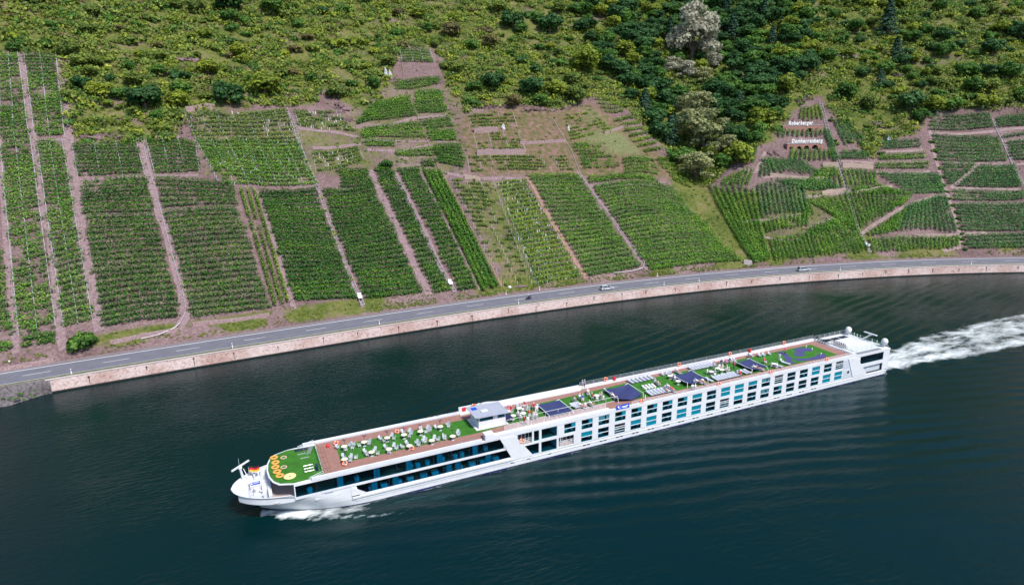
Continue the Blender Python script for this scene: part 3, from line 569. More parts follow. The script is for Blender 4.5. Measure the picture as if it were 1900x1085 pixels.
PL = [
 ('vineyard strip at the left edge above the crossing path', [(0, 108), (34, 107), (54, 258), (0, 260)], 'H', 'mid', dict(post=1)),
 ('upper vineyard plot between the two leftmost pink paths', [(47, 107), (104, 108), (119, 251), (66, 255)], 'H', 'mid', dict(post=1)),
 ('long lower vineyard plot between the first and second pink paths from the left', [(2, 272), (57, 268), (103, 610), (36, 620)], 'H', 'mid', dict(post=1, gap=.36)),
 ('narrow lower vineyard strip just left of the widest pink path, above the round roadside bush', [(71, 272), (116, 270), (171, 592), (119, 606)], 'H', 'mid', dict(post=1)),
 ('sliver of vines at the left edge below the crossing path', [(-20, 470), (4, 470), (24, 622), (-20, 634)], 'H', 'mid', dict()),
 ('short two-row vine patch left of the round bush by the road', [(42, 628), (97, 622), (100, 640), (42, 650)], 'H', 'dark', dict(dens=22, hgt=1.7)),
 ('last small vine patch at the left edge above the road', [(-20, 642), (22, 638), (25, 652), (-20, 660)], 'H', 'mid', dict()),
 ('top plot right of the widest pink path, under the scrub with the dark tree', [(137, 273), (252, 268), (266, 325), (147, 330)], 'H', 'dark', dict(post=1)),
 ('middle plot of the column right of the widest pink path', [(147, 339), (270, 333), (283, 397), (158, 401)], 'H', 'dark', dict()),
 ('tall lower plot of the column right of the widest pink path', [(160, 407), (286, 404), (335, 590), (191, 609)], 'H', 'dark', dict(gap=.17)),
 ('small top plot right of the curved rail track', [(274, 268), (361, 268), (369, 320), (289, 325)], 'H', 'dark', dict(post=1)),
 ('middle plot right of the curved rail track', [(292, 333), (428, 345), (440, 384), (304, 391)], 'H', 'dark', dict(gap=.17)),
 ('tall lower plot right of the curved rail track', [(309, 399), (441, 391), (501, 574), (358, 590)], 'H', 'dark', dict(gap=.15)),
 ('yellowish strip of loose vines beside the dark plots', [(444, 360), (477, 357), (541, 563), (506, 572)], 'V', 'bright', dict(sp=1.7, gap=.3)),
 ('deep green plot left of the rail track with yellow flowers', [(484, 360), (584, 357), (659, 555), (548, 558)], 'H', 'dark', dict(dens=24, gap=.1)),
 ('small block on top of the deep green plot right of the flowered track', [(628, 318), (679, 316), (690, 346), (635, 351)], 'H', 'dark', dict(dens=24, gap=.1)),
 ('wide deep green plot right of the rail track with yellow flowers', [(602, 358), (691, 348), (782, 544), (677, 556)], 'H', 'dark', dict(dens=24, gap=.1)),
 ('narrow deep green strip left of the straight twin rail track', [(696, 319), (727, 319), (835, 539), (806, 545)], 'H', 'dark', dict(dens=24, gap=.1)),
 ('narrow deep green strip right of the straight twin rail track', [(739, 320), (776, 318), (885, 534), (852, 540)], 'H', 'dark', dict(dens=24, gap=.1)),
 ('densest dark green vine strip beside the thin ochre path', [(785, 322), (818, 323), (925, 530), (892, 537)], 'V', 'dark', dict(dens=34, sp=1.5, gap=.02, wid=.42)),
 ('patchy overgrown plot with bare soil right of the thin ochre path', [(838, 337), (915, 341), (985, 528), (936, 531)], 'H', 'weedy', dict(post=1.4, gap=.58, hgt=1.0)),
 ('young vineyard dotted with white plant tubes', [(926, 343), (973, 337), (1078, 513), (996, 529)], 'H', 'bright', dict(post=1.2, tube=1.1, gap=.30, hgt=1.1)),
 ('green plot between the orange path and the bent rail track', [(981, 329), (1075, 329), (1186, 496), (1093, 514)], 'H', 'mid', dict(dens=19, gap=.16)),
 ('thin double vine row above the large plot by the ravine', [(1093, 332), (1211, 333), (1221, 341), (1099, 343)], 'H', 'mid', dict(dens=18)),
 ('largest green plot tapering to a point beside the ravine', [(1105, 351), (1250, 353), (1373, 485), (1209, 502)], 'H', 'mid', dict(dens=19, gap=.19)),
 ('little top plot at the upper end of the highest rail track', [(743, 95), (797, 98), (805, 118), (748, 118)], 'H', 'mid', dict(post=1, gap=.3)),
 ('narrow terrace of vines beside the two white boulders', [(731, 153), (812, 147), (815, 158), (734, 170)], 'H', 'mid', dict(dens=19)),
 ('square terrace of vines right of the highest rail track', [(769, 174), (818, 171), (828, 209), (775, 213)], 'H', 'mid', dict(dens=20, gap=.15)),
 ('broad sloping terrace of vines left of the highest rail track', [(700, 192), (760, 183), (771, 217), (659, 233)], 'H', 'mid', dict(dens=20, gap=.15)),
 ('long wedge-shaped terrace of vines left of the highest rail track', [(673, 243), (778, 231), (788, 259), (676, 258)], 'H', 'mid', dict(dens=20, gap=.15)),
 ('short terrace under the square one right of the highest rail track', [(783, 227), (833, 220), (841, 238), (791, 242)], 'H', 'mid', dict(dens=20)),
 ('thin terrace of vines right of the highest rail track, third from its top', [(793, 247), (842, 243), (848, 262), (798, 265)], 'H', 'mid', dict(dens=20)),
 ('small terrace of vines above the lone scrub bush', [(674, 263), (729, 265), (730, 274), (679, 275)], 'H', 'mid', dict(dens=20)),
 ('thin terrace of vines right of the lone scrub bush', [(734, 286), (799, 276), (803, 294), (737, 292)], 'H', 'mid', dict(dens=20)),
 ('lowest big block of vines right of the highest rail track', [(802, 275), (854, 272), (863, 315), (816, 304)], 'H', 'dark', dict(dens=22, gap=.1)),
 ('tiny vine patch at the foot of the highest rail track', [(782, 302), (809, 299), (811, 313), (784, 312)], 'H', 'dark', dict(dens=22)),
 ('sparse flowering upper rows left of the flowered rail track', [(346, 213), (530, 204), (547, 260), (367, 262)], 'H', 'weedy', dict(post=1.3, tube=.35, gap=.46, hgt=1.1)),
 ('pale trellised rows left of the flowered rail track', [(367, 263), (551, 263), (585, 344), (410, 344)], 'H', 'mid', dict(post=1.4, tube=.25, gap=.33, hgt=1.2)),
 ('small trellised patch with yellow flowers right of the flowered rail track', [(548, 208), (620, 207), (662, 247), (556, 234)], 'H', 'weedy', dict(post=1.2, tube=.5, gap=.45, hgt=1.1)),
 ('lower trellised patch with white tubes right of the flowered rail track', [(582, 284), (662, 275), (674, 298), (588, 322)], 'H', 'weedy', dict(post=1.2, tube=.6, gap=.45, hgt=1.1)),
 ('terraced diagonal vine rows along the ravine edge', [(1138, 223), (1174, 217), (1228, 283), (1198, 288)], 'H', 'bright', dict(dens=20, sp=3.0)),
 ('small uppermost vine rows by the ravine edge', [(1098, 184), (1143, 186), (1156, 212), (1126, 213)], 'H', 'bright', dict(dens=18, sp=2.4)),
 ('short rows of vines above the ravine mouth', [(1217, 297), (1244, 294), (1285, 352), (1250, 336)], 'H', 'bright', dict(dens=18, sp=2.4)),
 ('small plot beside the tan access track, right of the ravine trees', [(1382, 279), (1406, 277), (1401, 303), (1372, 304)], 'V', 'cool', dict()),
 ('small sloping plot under the ravine trees', [(1345, 333), (1399, 315), (1389, 346), (1338, 345)], 'V', 'mid', dict()),
 ('steep plot of vertical rows at the ravine mouth', [(1316, 350), (1400, 358), (1428, 480), (1398, 486)], 'V', 'mid', dict(sp=1.8, gap=.15)),
 ('plot of vertical rows below the tan access track', [(1404, 346), (1490, 352), (1500, 396), (1414, 406)], 'V', 'cool', dict(sp=2.2)),
 ('plot of vertical rows left of the long right-hand rail track', [(1496, 374), (1573, 362), (1590, 430), (1552, 404)], 'V', 'mid', dict(sp=1.9)),
 ('strip of vertical rows between two tan footpaths', [(1416, 414), (1500, 402), (1497, 422), (1424, 434)], 'V', 'mid', dict(sp=2.0)),
 ('bottom plot by the road left of the right-hand rail track', [(1432, 450), (1590, 434), (1608, 468), (1442, 484)], 'V', 'mid', dict(sp=1.9, gap=.15)),
 ('patch of vines between the curved footpaths', [(1502, 428), (1550, 408), (1586, 430), (1496, 442)], 'V', 'mid', dict(sp=1.9)),
 ('vine terrace directly under the upper row of white letters', [(1447, 241), (1522, 241), (1526, 254), (1444, 257)], 'V', 'cool', dict(sp=2.0, hgt=1.7)),
 ('vine terrace directly under the brick arches', [(1470, 281), (1547, 281), (1551, 296), (1466, 299)], 'V', 'mid', dict(sp=1.9)),
 ('vine plot left below the brick arches', [(1426, 299), (1486, 302), (1530, 325), (1438, 322)], 'V', 'cool', dict(sp=2.0)),
 ('vine plot left of the right-hand rail track at mid slope', [(1526, 315), (1553, 318), (1568, 350), (1486, 350)], 'V', 'mid', dict(sp=2.0)),
 ('small vine terrace right of the brick arches', [(1561, 284), (1612, 287), (1609, 298), (1558, 298)], 'H', 'cool', dict()),
 ('loose vine patch right of the upper white letters', [(1548, 229), (1570, 227), (1606, 262), (1566, 272)], 'V', 'cool', dict(gap=.35)),
 ('vine plot right of the right-hand rail track at mid slope', [(1563, 318), (1624, 323), (1626, 344), (1573, 350)], 'V', 'mid', dict(sp=1.9)),
 ('short vine terrace beside the grey tarpaulin heap', [(1638, 266), (1704, 261), (1707, 276), (1641, 279)], 'H', 'cool', dict()),
 ('thin vine terrace, upper of the two stripes left of the shrub-lined path', [(1636, 293), (1718, 284), (1718, 297), (1635, 299)], 'H', 'mid', dict()),
 ('thin vine terrace, lower of the two stripes left of the shrub-lined path', [(1626, 306), (1719, 302), (1720, 316), (1626, 315)], 'H', 'mid', dict()),
 ('curved vine plot left of the shrub-lined path at mid slope', [(1628, 323), (1740, 325), (1748, 359), (1690, 362)], 'H', 'cool', dict()),
 ('vine plot above the diagonal footpath', [(1576, 360), (1690, 368), (1672, 382), (1598, 424)], 'V', 'mid', dict(sp=1.9)),
 ('vine plot below the diagonal footpath by the shrub-lined path', [(1684, 386), (1752, 367), (1774, 430), (1664, 428)], 'V', 'cool', dict(sp=1.9)),
 ('wedge of vines between the right-hand rail track and the diagonal footpath', [(1608, 436), (1680, 392), (1664, 430), (1616, 440)], 'V', 'mid', dict(sp=1.9)),
 ('bottom plot by the road between the right-hand rail track and the shrub-lined path', [(1614, 446), (1776, 442), (1774, 460), (1624, 470)], 'V', 'mid', dict(sp=1.9, gap=.15)),
 ('uppermost striped plot right of the shrub-lined path', [(1726, 213), (1834, 213), (1842, 238), (1729, 244)], 'H', 'cool', dict()),
 ('large upper striped plot left of the short rail track', [(1732, 252), (1846, 258), (1866, 300), (1747, 300)], 'H', 'cool', dict()),
 ('triangular striped plot beside the shrub-lined path', [(1750, 305), (1810, 306), (1774, 341), (1761, 344)], 'H', 'cool', dict()),
 ('striped plot right of the forked tan path', [(1818, 311), (1880, 311), (1892, 347), (1778, 347)], 'H', 'cool', dict()),
 ('long thin striped plot at the right edge, above the big one', [(1767, 354), (1895, 358), (1899, 371), (1776, 375)], 'H', 'cool', dict()),
 ('big striped plot at the right edge at mid slope', [(1777, 381), (1915, 379), (1920, 430), (1790, 430)], 'H', 'cool', dict(gap=.15)),
 ('lowest striped plot at the right edge beside the road', [(1795, 440), (1920, 434), (1925, 462), (1800, 464)], 'H', 'cool', dict(gap=.15)),
 ('top corner striped plot right of the short rail track', [(1850, 222), (1915, 211), (1915, 235), (1853, 239)], 'H', 'cool', dict()),
 ('second thin striped plot right of the short rail track', [(1862, 254), (1915, 244), (1915, 254), (1865, 260)], 'H', 'cool', dict()),
 ('third striped plot right of the short rail track', [(1869, 266), (1915, 261), (1915, 299), (1879, 299)], 'H', 'cool', dict()),
]
PL += [
 ('small wedge of vines enclosed by the curved footpaths', [(1503, 432), (1546, 412), (1562, 424), (1508, 439)], 'V', 'mid', dict()),
 ('vine patch between the tan wall and the long rail track', [(1480, 372), (1500, 370), (1512, 398), (1492, 402)], 'V', 'mid', dict()),
 ('vine strip under the long tan wall below the arches', [(1440, 338), (1530, 338), (1560, 352), (1490, 354)], 'V', 'cool', dict()),
 ('vine rows beside the tan access track, left of the arches', [(1412, 300), (1432, 300), (1440, 326), (1408, 330)], 'V', 'cool', dict()),
 ('thin vine rows along the upper part of the long rail track', [(1526, 240), (1540, 250), (1556, 300), (1545, 300)], 'V', 'cool', dict()),
 ('loose vines on the slope above the upper white letters', [(1486, 205), (1520, 198), (1528, 222), (1480, 226)], 'V', 'bright', dict(gap=.35)),
 ('vine rows between the rail track and the curved wall at mid slope', [(1574, 354), (1628, 348), (1690, 364), (1600, 362)], 'V', 'mid', dict()),
 ('vine rows left of the triangular striped plot', [(1728, 330), (1742, 328), (1752, 358), (1742, 360)], 'H', 'cool', dict()),
 ('sparse trellised rows in the left part of the dry slope', [(870, 215), (950, 212), (960, 240), (880, 244)], 'H', 'weedy', dict(gap=.55, post=1.0, hgt=.9)),
 ('sparse trellised rows in the middle of the dry slope', [(880, 252), (960, 248), (975, 284), (890, 286)], 'H', 'weedy', dict(gap=.6, post=1.0, hgt=.9)),
 ('overgrown rows at the foot of the dry slope', [(870, 292), (1040, 290), (1060, 318), (875, 322)], 'H', 'weedy', dict(gap=.52, post=1.0, hgt=.9)),
 ('overgrown green rows right of the bent rail track on the dry slope', [(1062, 268), (1115, 266), (1150, 312), (1082, 316)], 'H', 'mid', dict(gap=.42)),
 ('pale grassy rows in the upper right of the dry slope', [(1045, 214), (1100, 208), (1135, 246), (1060, 262)], 'H', 'bright', dict(gap=.5, hgt=.8)),
 ('short rows of vines above the thin double row', [(1155, 296), (1215, 300), (1222, 328), (1160, 326)], 'H', 'mid', dict(gap=.4)),
]
for lab, q, mode, mat, kw in PL:
    if mode == 'V' and q[0][0] > 1300: kw = {**kw, 'sp': 1.65, 'wid': .36, 'dens': 16}
    elif q[0][0] > 1300: kw = {**kw, 'wid': .32, 'dens': 16}
    try: plot(lab, q, mode, mat, **kw)
    except Exception as ex: print('PLOT FAIL', lab, ex)
# ------------------------------------------------------------------ paths, rail tracks
rubble = pmat('path_rubble', (0.31, 0.215, 0.225), 0.95, col2=(0.13, 0.085, 0.09), vscale=1.3, bump=0.8, bscale=5)
tanpath = pmat('path_tan', (0.33, 0.24, 0.23), 0.95, col2=(0.17, 0.115, 0.11), vscale=0.8, bump=0.5, bscale=5)
ochre = pmat('path_ochre', (0.34, 0.215, 0.155), 0.95, col2=(0.17, 0.10, 0.075), vscale=0.9, bump=0.6, bscale=5)
def polyline(px, step=2.0):
    P = np.array([cast(*q) for q in px]); L = np.concatenate([[0], np.cumsum(np.linalg.norm(np.diff(P, axis=0), axis=1))])
    t = np.arange(0, L[-1]+step*.5, step); X = np.interp(t, L, P[:, 0]); Y = np.interp(t, L, P[:, 1]); return X, Y, gz(X, Y)
def path(px, w, mat, name='path', lift=0.09):
    w = w*.6 if mat is tanpath else w*.74
    X, Y, Z = polyline(px, 1.5); tx = np.gradient(X); ty = np.gradient(Y); l = np.hypot(tx, ty)+1e-6
    V = []
    for k in (-.5, -.17, .17, .5):
        ww = w*k*(1+.25*(vnoise(X, Y, 3, 8)-.5)); x = X-ty/l*ww; y = Y+tx/l*ww; V.append(np.stack([x, y, gz(x, y)+lift], -1))
    V = np.stack(V, 1).reshape(-1, 3); tag(link(name, npmesh(name, V, grid_faces(len(X), 4), mat, smooth=True)), kind='structure')
for q, w, m_ in [([(-6, 240), (6, 350), (18, 520), (30, 660)], 2.2, rubble), ([(39, 104), (62, 262), (80, 400), (93, 428), (112, 618), (118, 650)], 2.6, rubble), ([(110, 104), (127, 256), (146, 405), (152, 446), (187, 618)], 3.6, rubble),
                 ([(0, 266), (60, 263), (128, 261)], 1.6, rubble), ([(262, 256), (273, 313), (296, 402), (307, 424), (337, 540), (345, 588), (330, 612)], 3.0, rubble), ([(142, 334), (268, 328), (372, 325)], 1.2, rubble), ([(155, 404), (285, 400), (440, 388)], 1.0, rubble),
                 ([(480, 356), (546, 574)], 1.8, rubble), ([(590, 350), (674, 572)], 1.6, rubble), ([(686, 316), (745, 440), (801, 556)], 3.0, rubble), ([(734, 320), (845, 545)], 1.5, rubble), ([(780, 320), (890, 538)], 1.0, rubble), ([(822, 325), (880, 440), (932, 531)], 1.1, ochre),
                 ([(978, 328), (1032, 425), (1090, 519)], 2.2, ochre), ([(1072, 318), (1135, 405), (1206, 506)], 2.0, rubble), ([(830, 322), (875, 332), (975, 334)], 2.2, rubble), ([(1095, 346), (1160, 344), (1225, 346)], 2.0, rubble),
                 ([(655, 237), (720, 232), (775, 220), (830, 213)], 1.4, rubble), ([(670, 261), (730, 262), (845, 265)], 1.2, rubble), ([(680, 278), (740, 281), (800, 269)], 1.6, rubble), ([(553, 238), (610, 244), (665, 255)], 2.0, rubble), ([(580, 275), (670, 268)], 1.8, rubble),
                 ([(1415, 330), (1440, 328), (1535, 330)], 1.8, tanpath), ([(1368, 312), (1402, 322), (1412, 300), (1420, 282)], 2.5, tanpath), ([(1380, 412), (1430, 408), (1486, 398)], 1.8, tanpath), ([(1407, 437), (1440, 446), (1490, 445)], 1.8, tanpath), ([(1498, 426), (1520, 414), (1548, 404)], 1.5, tanpath),
                 ([(1561, 454), (1592, 438), (1625, 415), (1660, 394), (1700, 375), (1750, 361)], 2.0, tanpath), ([(1480, 369), (1530, 361), (1572, 357), (1640, 350), (1690, 365)], 2.2, tanpath), ([(1724, 240), (1732, 278), (1750, 342), (1767, 388), (1782, 438), (1784, 458), (1750, 466)], 2.2, tanpath), ([(1700, 438), (1780, 436), (1835, 432)], 2.2, tanpath), ([(1560, 300), (1620, 303)], 1.5, tanpath),
                 ([(1640, 282), (1715, 279)], 1.6, tanpath), ([(1628, 302), (1718, 300)], 1.3, tanpath), ([(1626, 319), (1725, 319)], 1.6, tanpath), ([(1728, 248), (1800, 248), (1845, 244), (1910, 237)], 2.2, tanpath), ([(1750, 302), (1812, 304), (1880, 306), (1910, 304)], 1.6, tanpath), ([(1812, 306), (1790, 328), (1764, 350)], 2.2, tanpath), ([(1770, 350), (1830, 349), (1895, 352)], 2.0, tanpath), ([(1776, 378), (1840, 380), (1912, 374)], 1.6, tanpath), ([(1862, 263), (1912, 257)], 1.2, tanpath), ([(1836, 210), (1880, 306), (1905, 350)], 1.5, tanpath)]:
    path(q, w, m_)
steel = pmat('galvanised_rail', (0.52, 0.50, 0.55), 0.5, metal=0.3, var=.2, vscale=2.0); rusty = pmat('weathered_rail', (0.30, 0.22, 0.17), .8, var=.3, vscale=2)
def track(label, px, gauge, mat, r=.06, cab=False, sleeper=2.4, lift=.42):
    X, Y, Z = polyline(px, 2.0); root = empty('rail_track', (X[0], Y[0], Z[0])); tag(root, label, 'rail track', 'vineyard rail tracks up the slope')
    tx = np.gradient(X); ty = np.gradient(Y); l = np.hypot(tx, ty)+1e-6; nx, ny = -ty/l, tx/l
    Z = np.convolve(np.pad(Z, 3, mode='edge'), np.ones(7)/7, 'valid') if len(Z) > 8 else Z
    sides = [-.5, .5] if gauge > 0 else [0]
    for k in sides:
        mb = MB(); P = [(X[i]+nx[i]*gauge*k-X[0], Y[i]+ny[i]*gauge*k-Y[0], Z[i]+lift-root.location.z) for i in range(len(X))]
        for a, b in zip(P[:-1], P[1:]): mb.bar(a, b, r, 4)
        mb.build('rail', mat, root)
    mb = MB()
    for i in range(0, len(X), 1):
        if gauge > 0: mb.bar((X[i]-nx[i]*gauge*.62-X[0], Y[i]-ny[i]*gauge*.62-Y[0], Z[i]+lift-.12-root.location.z), (X[i]+nx[i]*gauge*.62-X[0], Y[i]+ny[i]*gauge*.62-Y[0], Z[i]+lift-.12-root.location.z), .055, 4)
        mb.bar((X[i]-X[0], Y[i]-Y[0], Z[i]-.8-root.location.z), (X[i]-X[0], Y[i]-Y[0], Z[i]+lift-root.location.z), .04, 4)
    mb.build('supports', mat, root)['kind'] = 'stuff'
    if cab:
        i = len(X)-3; c = root; mb = MB(); bx, by, bz = X[i]-X[0], Y[i]-Y[0], Z[i]+lift-root.location.z
        mb.box(bx-.6, bx+.6, by-1.0, by+.9, bz+.1, bz+.5).box(bx-.55, bx+.55, by+.2, by+.85, bz+.5, bz+1.3).box(bx-.6, bx+.6, by-1.0, by-.9, bz+.5, bz+.9)
        mb.build('trolley', TUBE, root)
track('curved single rail track bending to the road among the left plots', [(263, 253), (275, 310), (288, 352), (314, 452), (340, 545), (346, 577), (333, 610), (300, 624), (257, 633)], 0, steel, r=.09)
track('double rail track with yellow flowers along it', [(531, 201), (548, 240), (566, 300), (594, 361), (627, 455), (652, 520), (674, 571)], .95, steel, r=.075, cab=True)
track('straight double rail track between two deep green strips', [(729, 319), (765, 392), (800, 464), (845, 547)], .95, steel, r=.075, cab=True)
track('rusty single rail track, the highest on the hill', [(743, 103), (751, 158), (772, 213), (791, 259), (818, 327)], 0, rusty, r=.10)
track('bent single rail track on the path left of the largest plot', [(1020, 212), (1060, 280), (1078, 328), (1135, 406), (1196, 488), (1192, 503), (1140, 508)], 0, steel, r=.09)
track('long double rail track passing the white letters', [(1520, 178), (1539, 251), (1554, 298), (1572, 357), (1592, 428), (1614, 472)], 1.1, steel, r=.09, cab=True)
track('short double rail track near the right edge', [(1837, 212), (1856, 252), (1880, 306), (1903, 352)], 1.0, steel, r=.09)
track('thin old pipe track beside the thin ochre path', [(822, 327), (860, 400), (900, 472), (930, 530)], 0, rusty, r=.05, lift=.2)
print('vine tris', VINE_TRIS[0])
# ------------------------------------------------------------------ trees and shrubs
TM = {
 'deep': leafmat('tree_leaf_deep', (0.013, 0.044, 0.014), (0.042, 0.105, 0.030), (0.11, 0.19, 0.05), patch=4),
 'green': leafmat('tree_leaf_green', (0.022, 0.064, 0.014), (0.072, 0.155, 0.025), (0.19, 0.27, 0.04), patch=4),
 'olive': leafmat('shrub_leaf_olive', (0.045, 0.075, 0.018), (0.135, 0.185, 0.034), (0.32, 0.32, 0.06), patch=5),
 'yellow': leafmat('tree_leaf_yellowish', (0.062, 0.095, 0.014), (0.195, 0.24, 0.026), (0.38, 0.39, 0.05), patch=4),
 'silver': leafmat('willow_leaf_silver', (0.14, 0.14, 0.10), (0.32, 0.31, 0.235), (0.50, 0.47, 0.37), patch=6),
 'sage': leafmat('willow_leaf_sage', (0.10, 0.12, 0.05), (0.23, 0.24, 0.11), (0.41, 0.39, 0.19), patch=6),
 'blue': leafmat('conifer_needles', (0.010, 0.036, 0.020), (0.040, 0.090, 0.055), (0.11, 0.18, 0.10), patch=4),
 'brown': leafmat('scrub_leaf_brownish', (0.065, 0.060, 0.026), (0.165, 0.145, 0.055), (0.30, 0.24, 0.11), patch=4),
}
bark = pmat('bark', (0.13, 0.10, 0.08), 0.9, var=.4, vscale=6, bump=.4)
def blob(rg, lobes, n, size, flat=1.0, zoff=0.0, inner=.12):
    """leaf cards over the surfaces of several lobes; lobes = (x,y,z,r)"""
    lobes = np.array(lobes); w = lobes[:, 3]**2; w /= w.sum(); k = rg.choice(len(lobes), n, p=w)
    d = rg.normal(size=(n, 3)); d[:, 2] = np.where(rg.uniform(size=n) < .6, np.abs(d[:, 2]), d[:, 2]); d /= np.linalg.norm(d, axis=1, keepdims=True)
    rr = lobes[k, 3]*(1-inner*rg.exponential(1.0, n).clip(0, 4))*(1+.10*rg.normal(size=n))
    C = lobes[k, :3]+d*rr[:, None]*np.array([1, 1, flat]); C[:, 2] += zoff
    V, F = cards(C, d+rg.normal(0, .38, (n, 3)), size*rg.uniform(.65, 1.25, n), rg)
    lt = rg.normal(0, .13, len(lobes)); tone = np.clip(.45+lt[k]+rg.normal(0, .15, n), 0, 1)
    return V, F, tone
PROTO = {}
def proto_tree(kind, mat, seed):
    rg = np.random.default_rng(seed); key = (kind, mat, seed)
    if key in PROTO: return PROTO[key]
    tr = MB()
    if kind == 'round':
        lob = [(0, 0, 1.15, .72)]+[(.62*math.cos(a)*rg.uniform(.7, 1.1), .62*math.sin(a)*rg.uniform(.7, 1.1), rg.uniform(.65, 1.5), rg.uniform(.30, .50)) for a in rg.uniform(0, 6.28, 11)]+[(rg.normal(0, .2), rg.normal(0, .2), 1.75, .36)]
        V, F, T = blob(rg, lob, 1500, .115)
        tr.bar((0, 0, -.5), (0, 0, .9), .10, 7, r2=.06)
        for a in (0.4, 2.4, 4.5): tr.bar((0, 0, .35), (.45*math.cos(a), .45*math.sin(a), .95), .05, 5, r2=.02)
    elif kind == 'billow':
        lob = [(0, 0, 1.2, .62), (0, 0, 2.0, .42)]+[(rg.uniform(.4, .78)*math.cos(a), rg.uniform(.4, .78)*math.sin(a), rg.uniform(.5, 2.2), rg.uniform(.20, .38)) for a in rg.uniform(0, 6.28, 26)]
        V, F, T = blob(rg, lob, 2600, .075, flat=.92)
        tr.bar((0, 0, -.5), (0, 0, 1.1), .11, 7, r2=.06)
        for a in (0.2, 1.9, 3.6, 5.1): tr.bar((0, 0, .4), (.5*math.cos(a), .5*math.sin(a), 1.2), .05, 5, r2=.02)
    elif kind == 'conifer':
        n = 1500; h = rg.uniform(0, 1, n)**.8; lay = np.floor(h*8)/8; fr = h*8-np.floor(h*8)
        r = (1-lay)*.85*(1-.35*fr)*np.sqrt(rg.uniform(.25, 1, n))+.05; a = rg.uniform(0, 6.28, n); r *= 1+.18*np.sin(a*5+lay*20)
        C = np.stack([r*np.cos(a), r*np.sin(a), .25+lay*2.5+fr*.22-.12*r], -1); d = np.stack([np.cos(a), np.sin(a), np.full(n, 1.1)], -1)
        V, F = cards(C, d+rg.normal(0, .35, (n, 3)), .085*rg.uniform(.6, 1.2, n), rg); T = np.clip(.45+rg.normal(0, .18, n), 0, 1)
        tr.bar((0, 0, -.5), (0, 0, 2.4), .08, 7, r2=.02)
    else:   # shrub mound
        lob = [(0, 0, .30, .62)]+[(rg.uniform(.3, .7)*math.cos(a), rg.uniform(.3, .7)*math.sin(a), rg.uniform(.15, .6), rg.uniform(.22, .42)) for a in rg.uniform(0, 6.28, 9)]
        V, F, T = blob(rg, lob, 760, .125, flat=.85)
        for a in (0.3, 1.7, 3.0, 4.4, 5.5): tr.bar((0, 0, -.4), (.4*math.cos(a), .4*math.sin(a), .45), .03, 4, r2=.012)
    PROTO[key] = (npmesh('crown', V, F, TM[mat], fattr={'tone': T}), tr.mesh('trunk', bark)); return PROTO[key]
NT = [0]
def tree(kind, mat, px, py, rpx, label, name=None, group=None, seed=None, cat=None, tall=1.0):
    """px,py: crown centre in the view, rpx its radius; stands on the slope below it"""
    p_ = cast(px, py+rpx*(.62 if kind != 'shrub' else .35))
    if p_ is None: return
    D = float(np.dot(p_-np.array([0, 0, CAMH]), _fw)); R = rpx*D/FPX
    sd = seed if seed is not None else rnd.randrange(3)
    cm, tm = proto_tree(kind, mat, sd)
    o = empty(name or ('shrub' if kind == 'shrub' else 'conifer' if kind == 'conifer' else 'tree'), tuple(p_-np.array([0, 0, .12*R])), rnd.uniform(0, 6.28), R)
    o.scale = (R*rnd.uniform(.9, 1.1), R*rnd.uniform(.9, 1.1), R*rnd.uniform(.85, 1.1)*tall*(.72 if kind in ('billow', 'round') else .85))
    link('crown', cm, o); link('trunk', tm, o); NT[0] += 1
    tag(o, label, cat or ('shrub' if kind == 'shrub' else 'tree'), group)
    return o
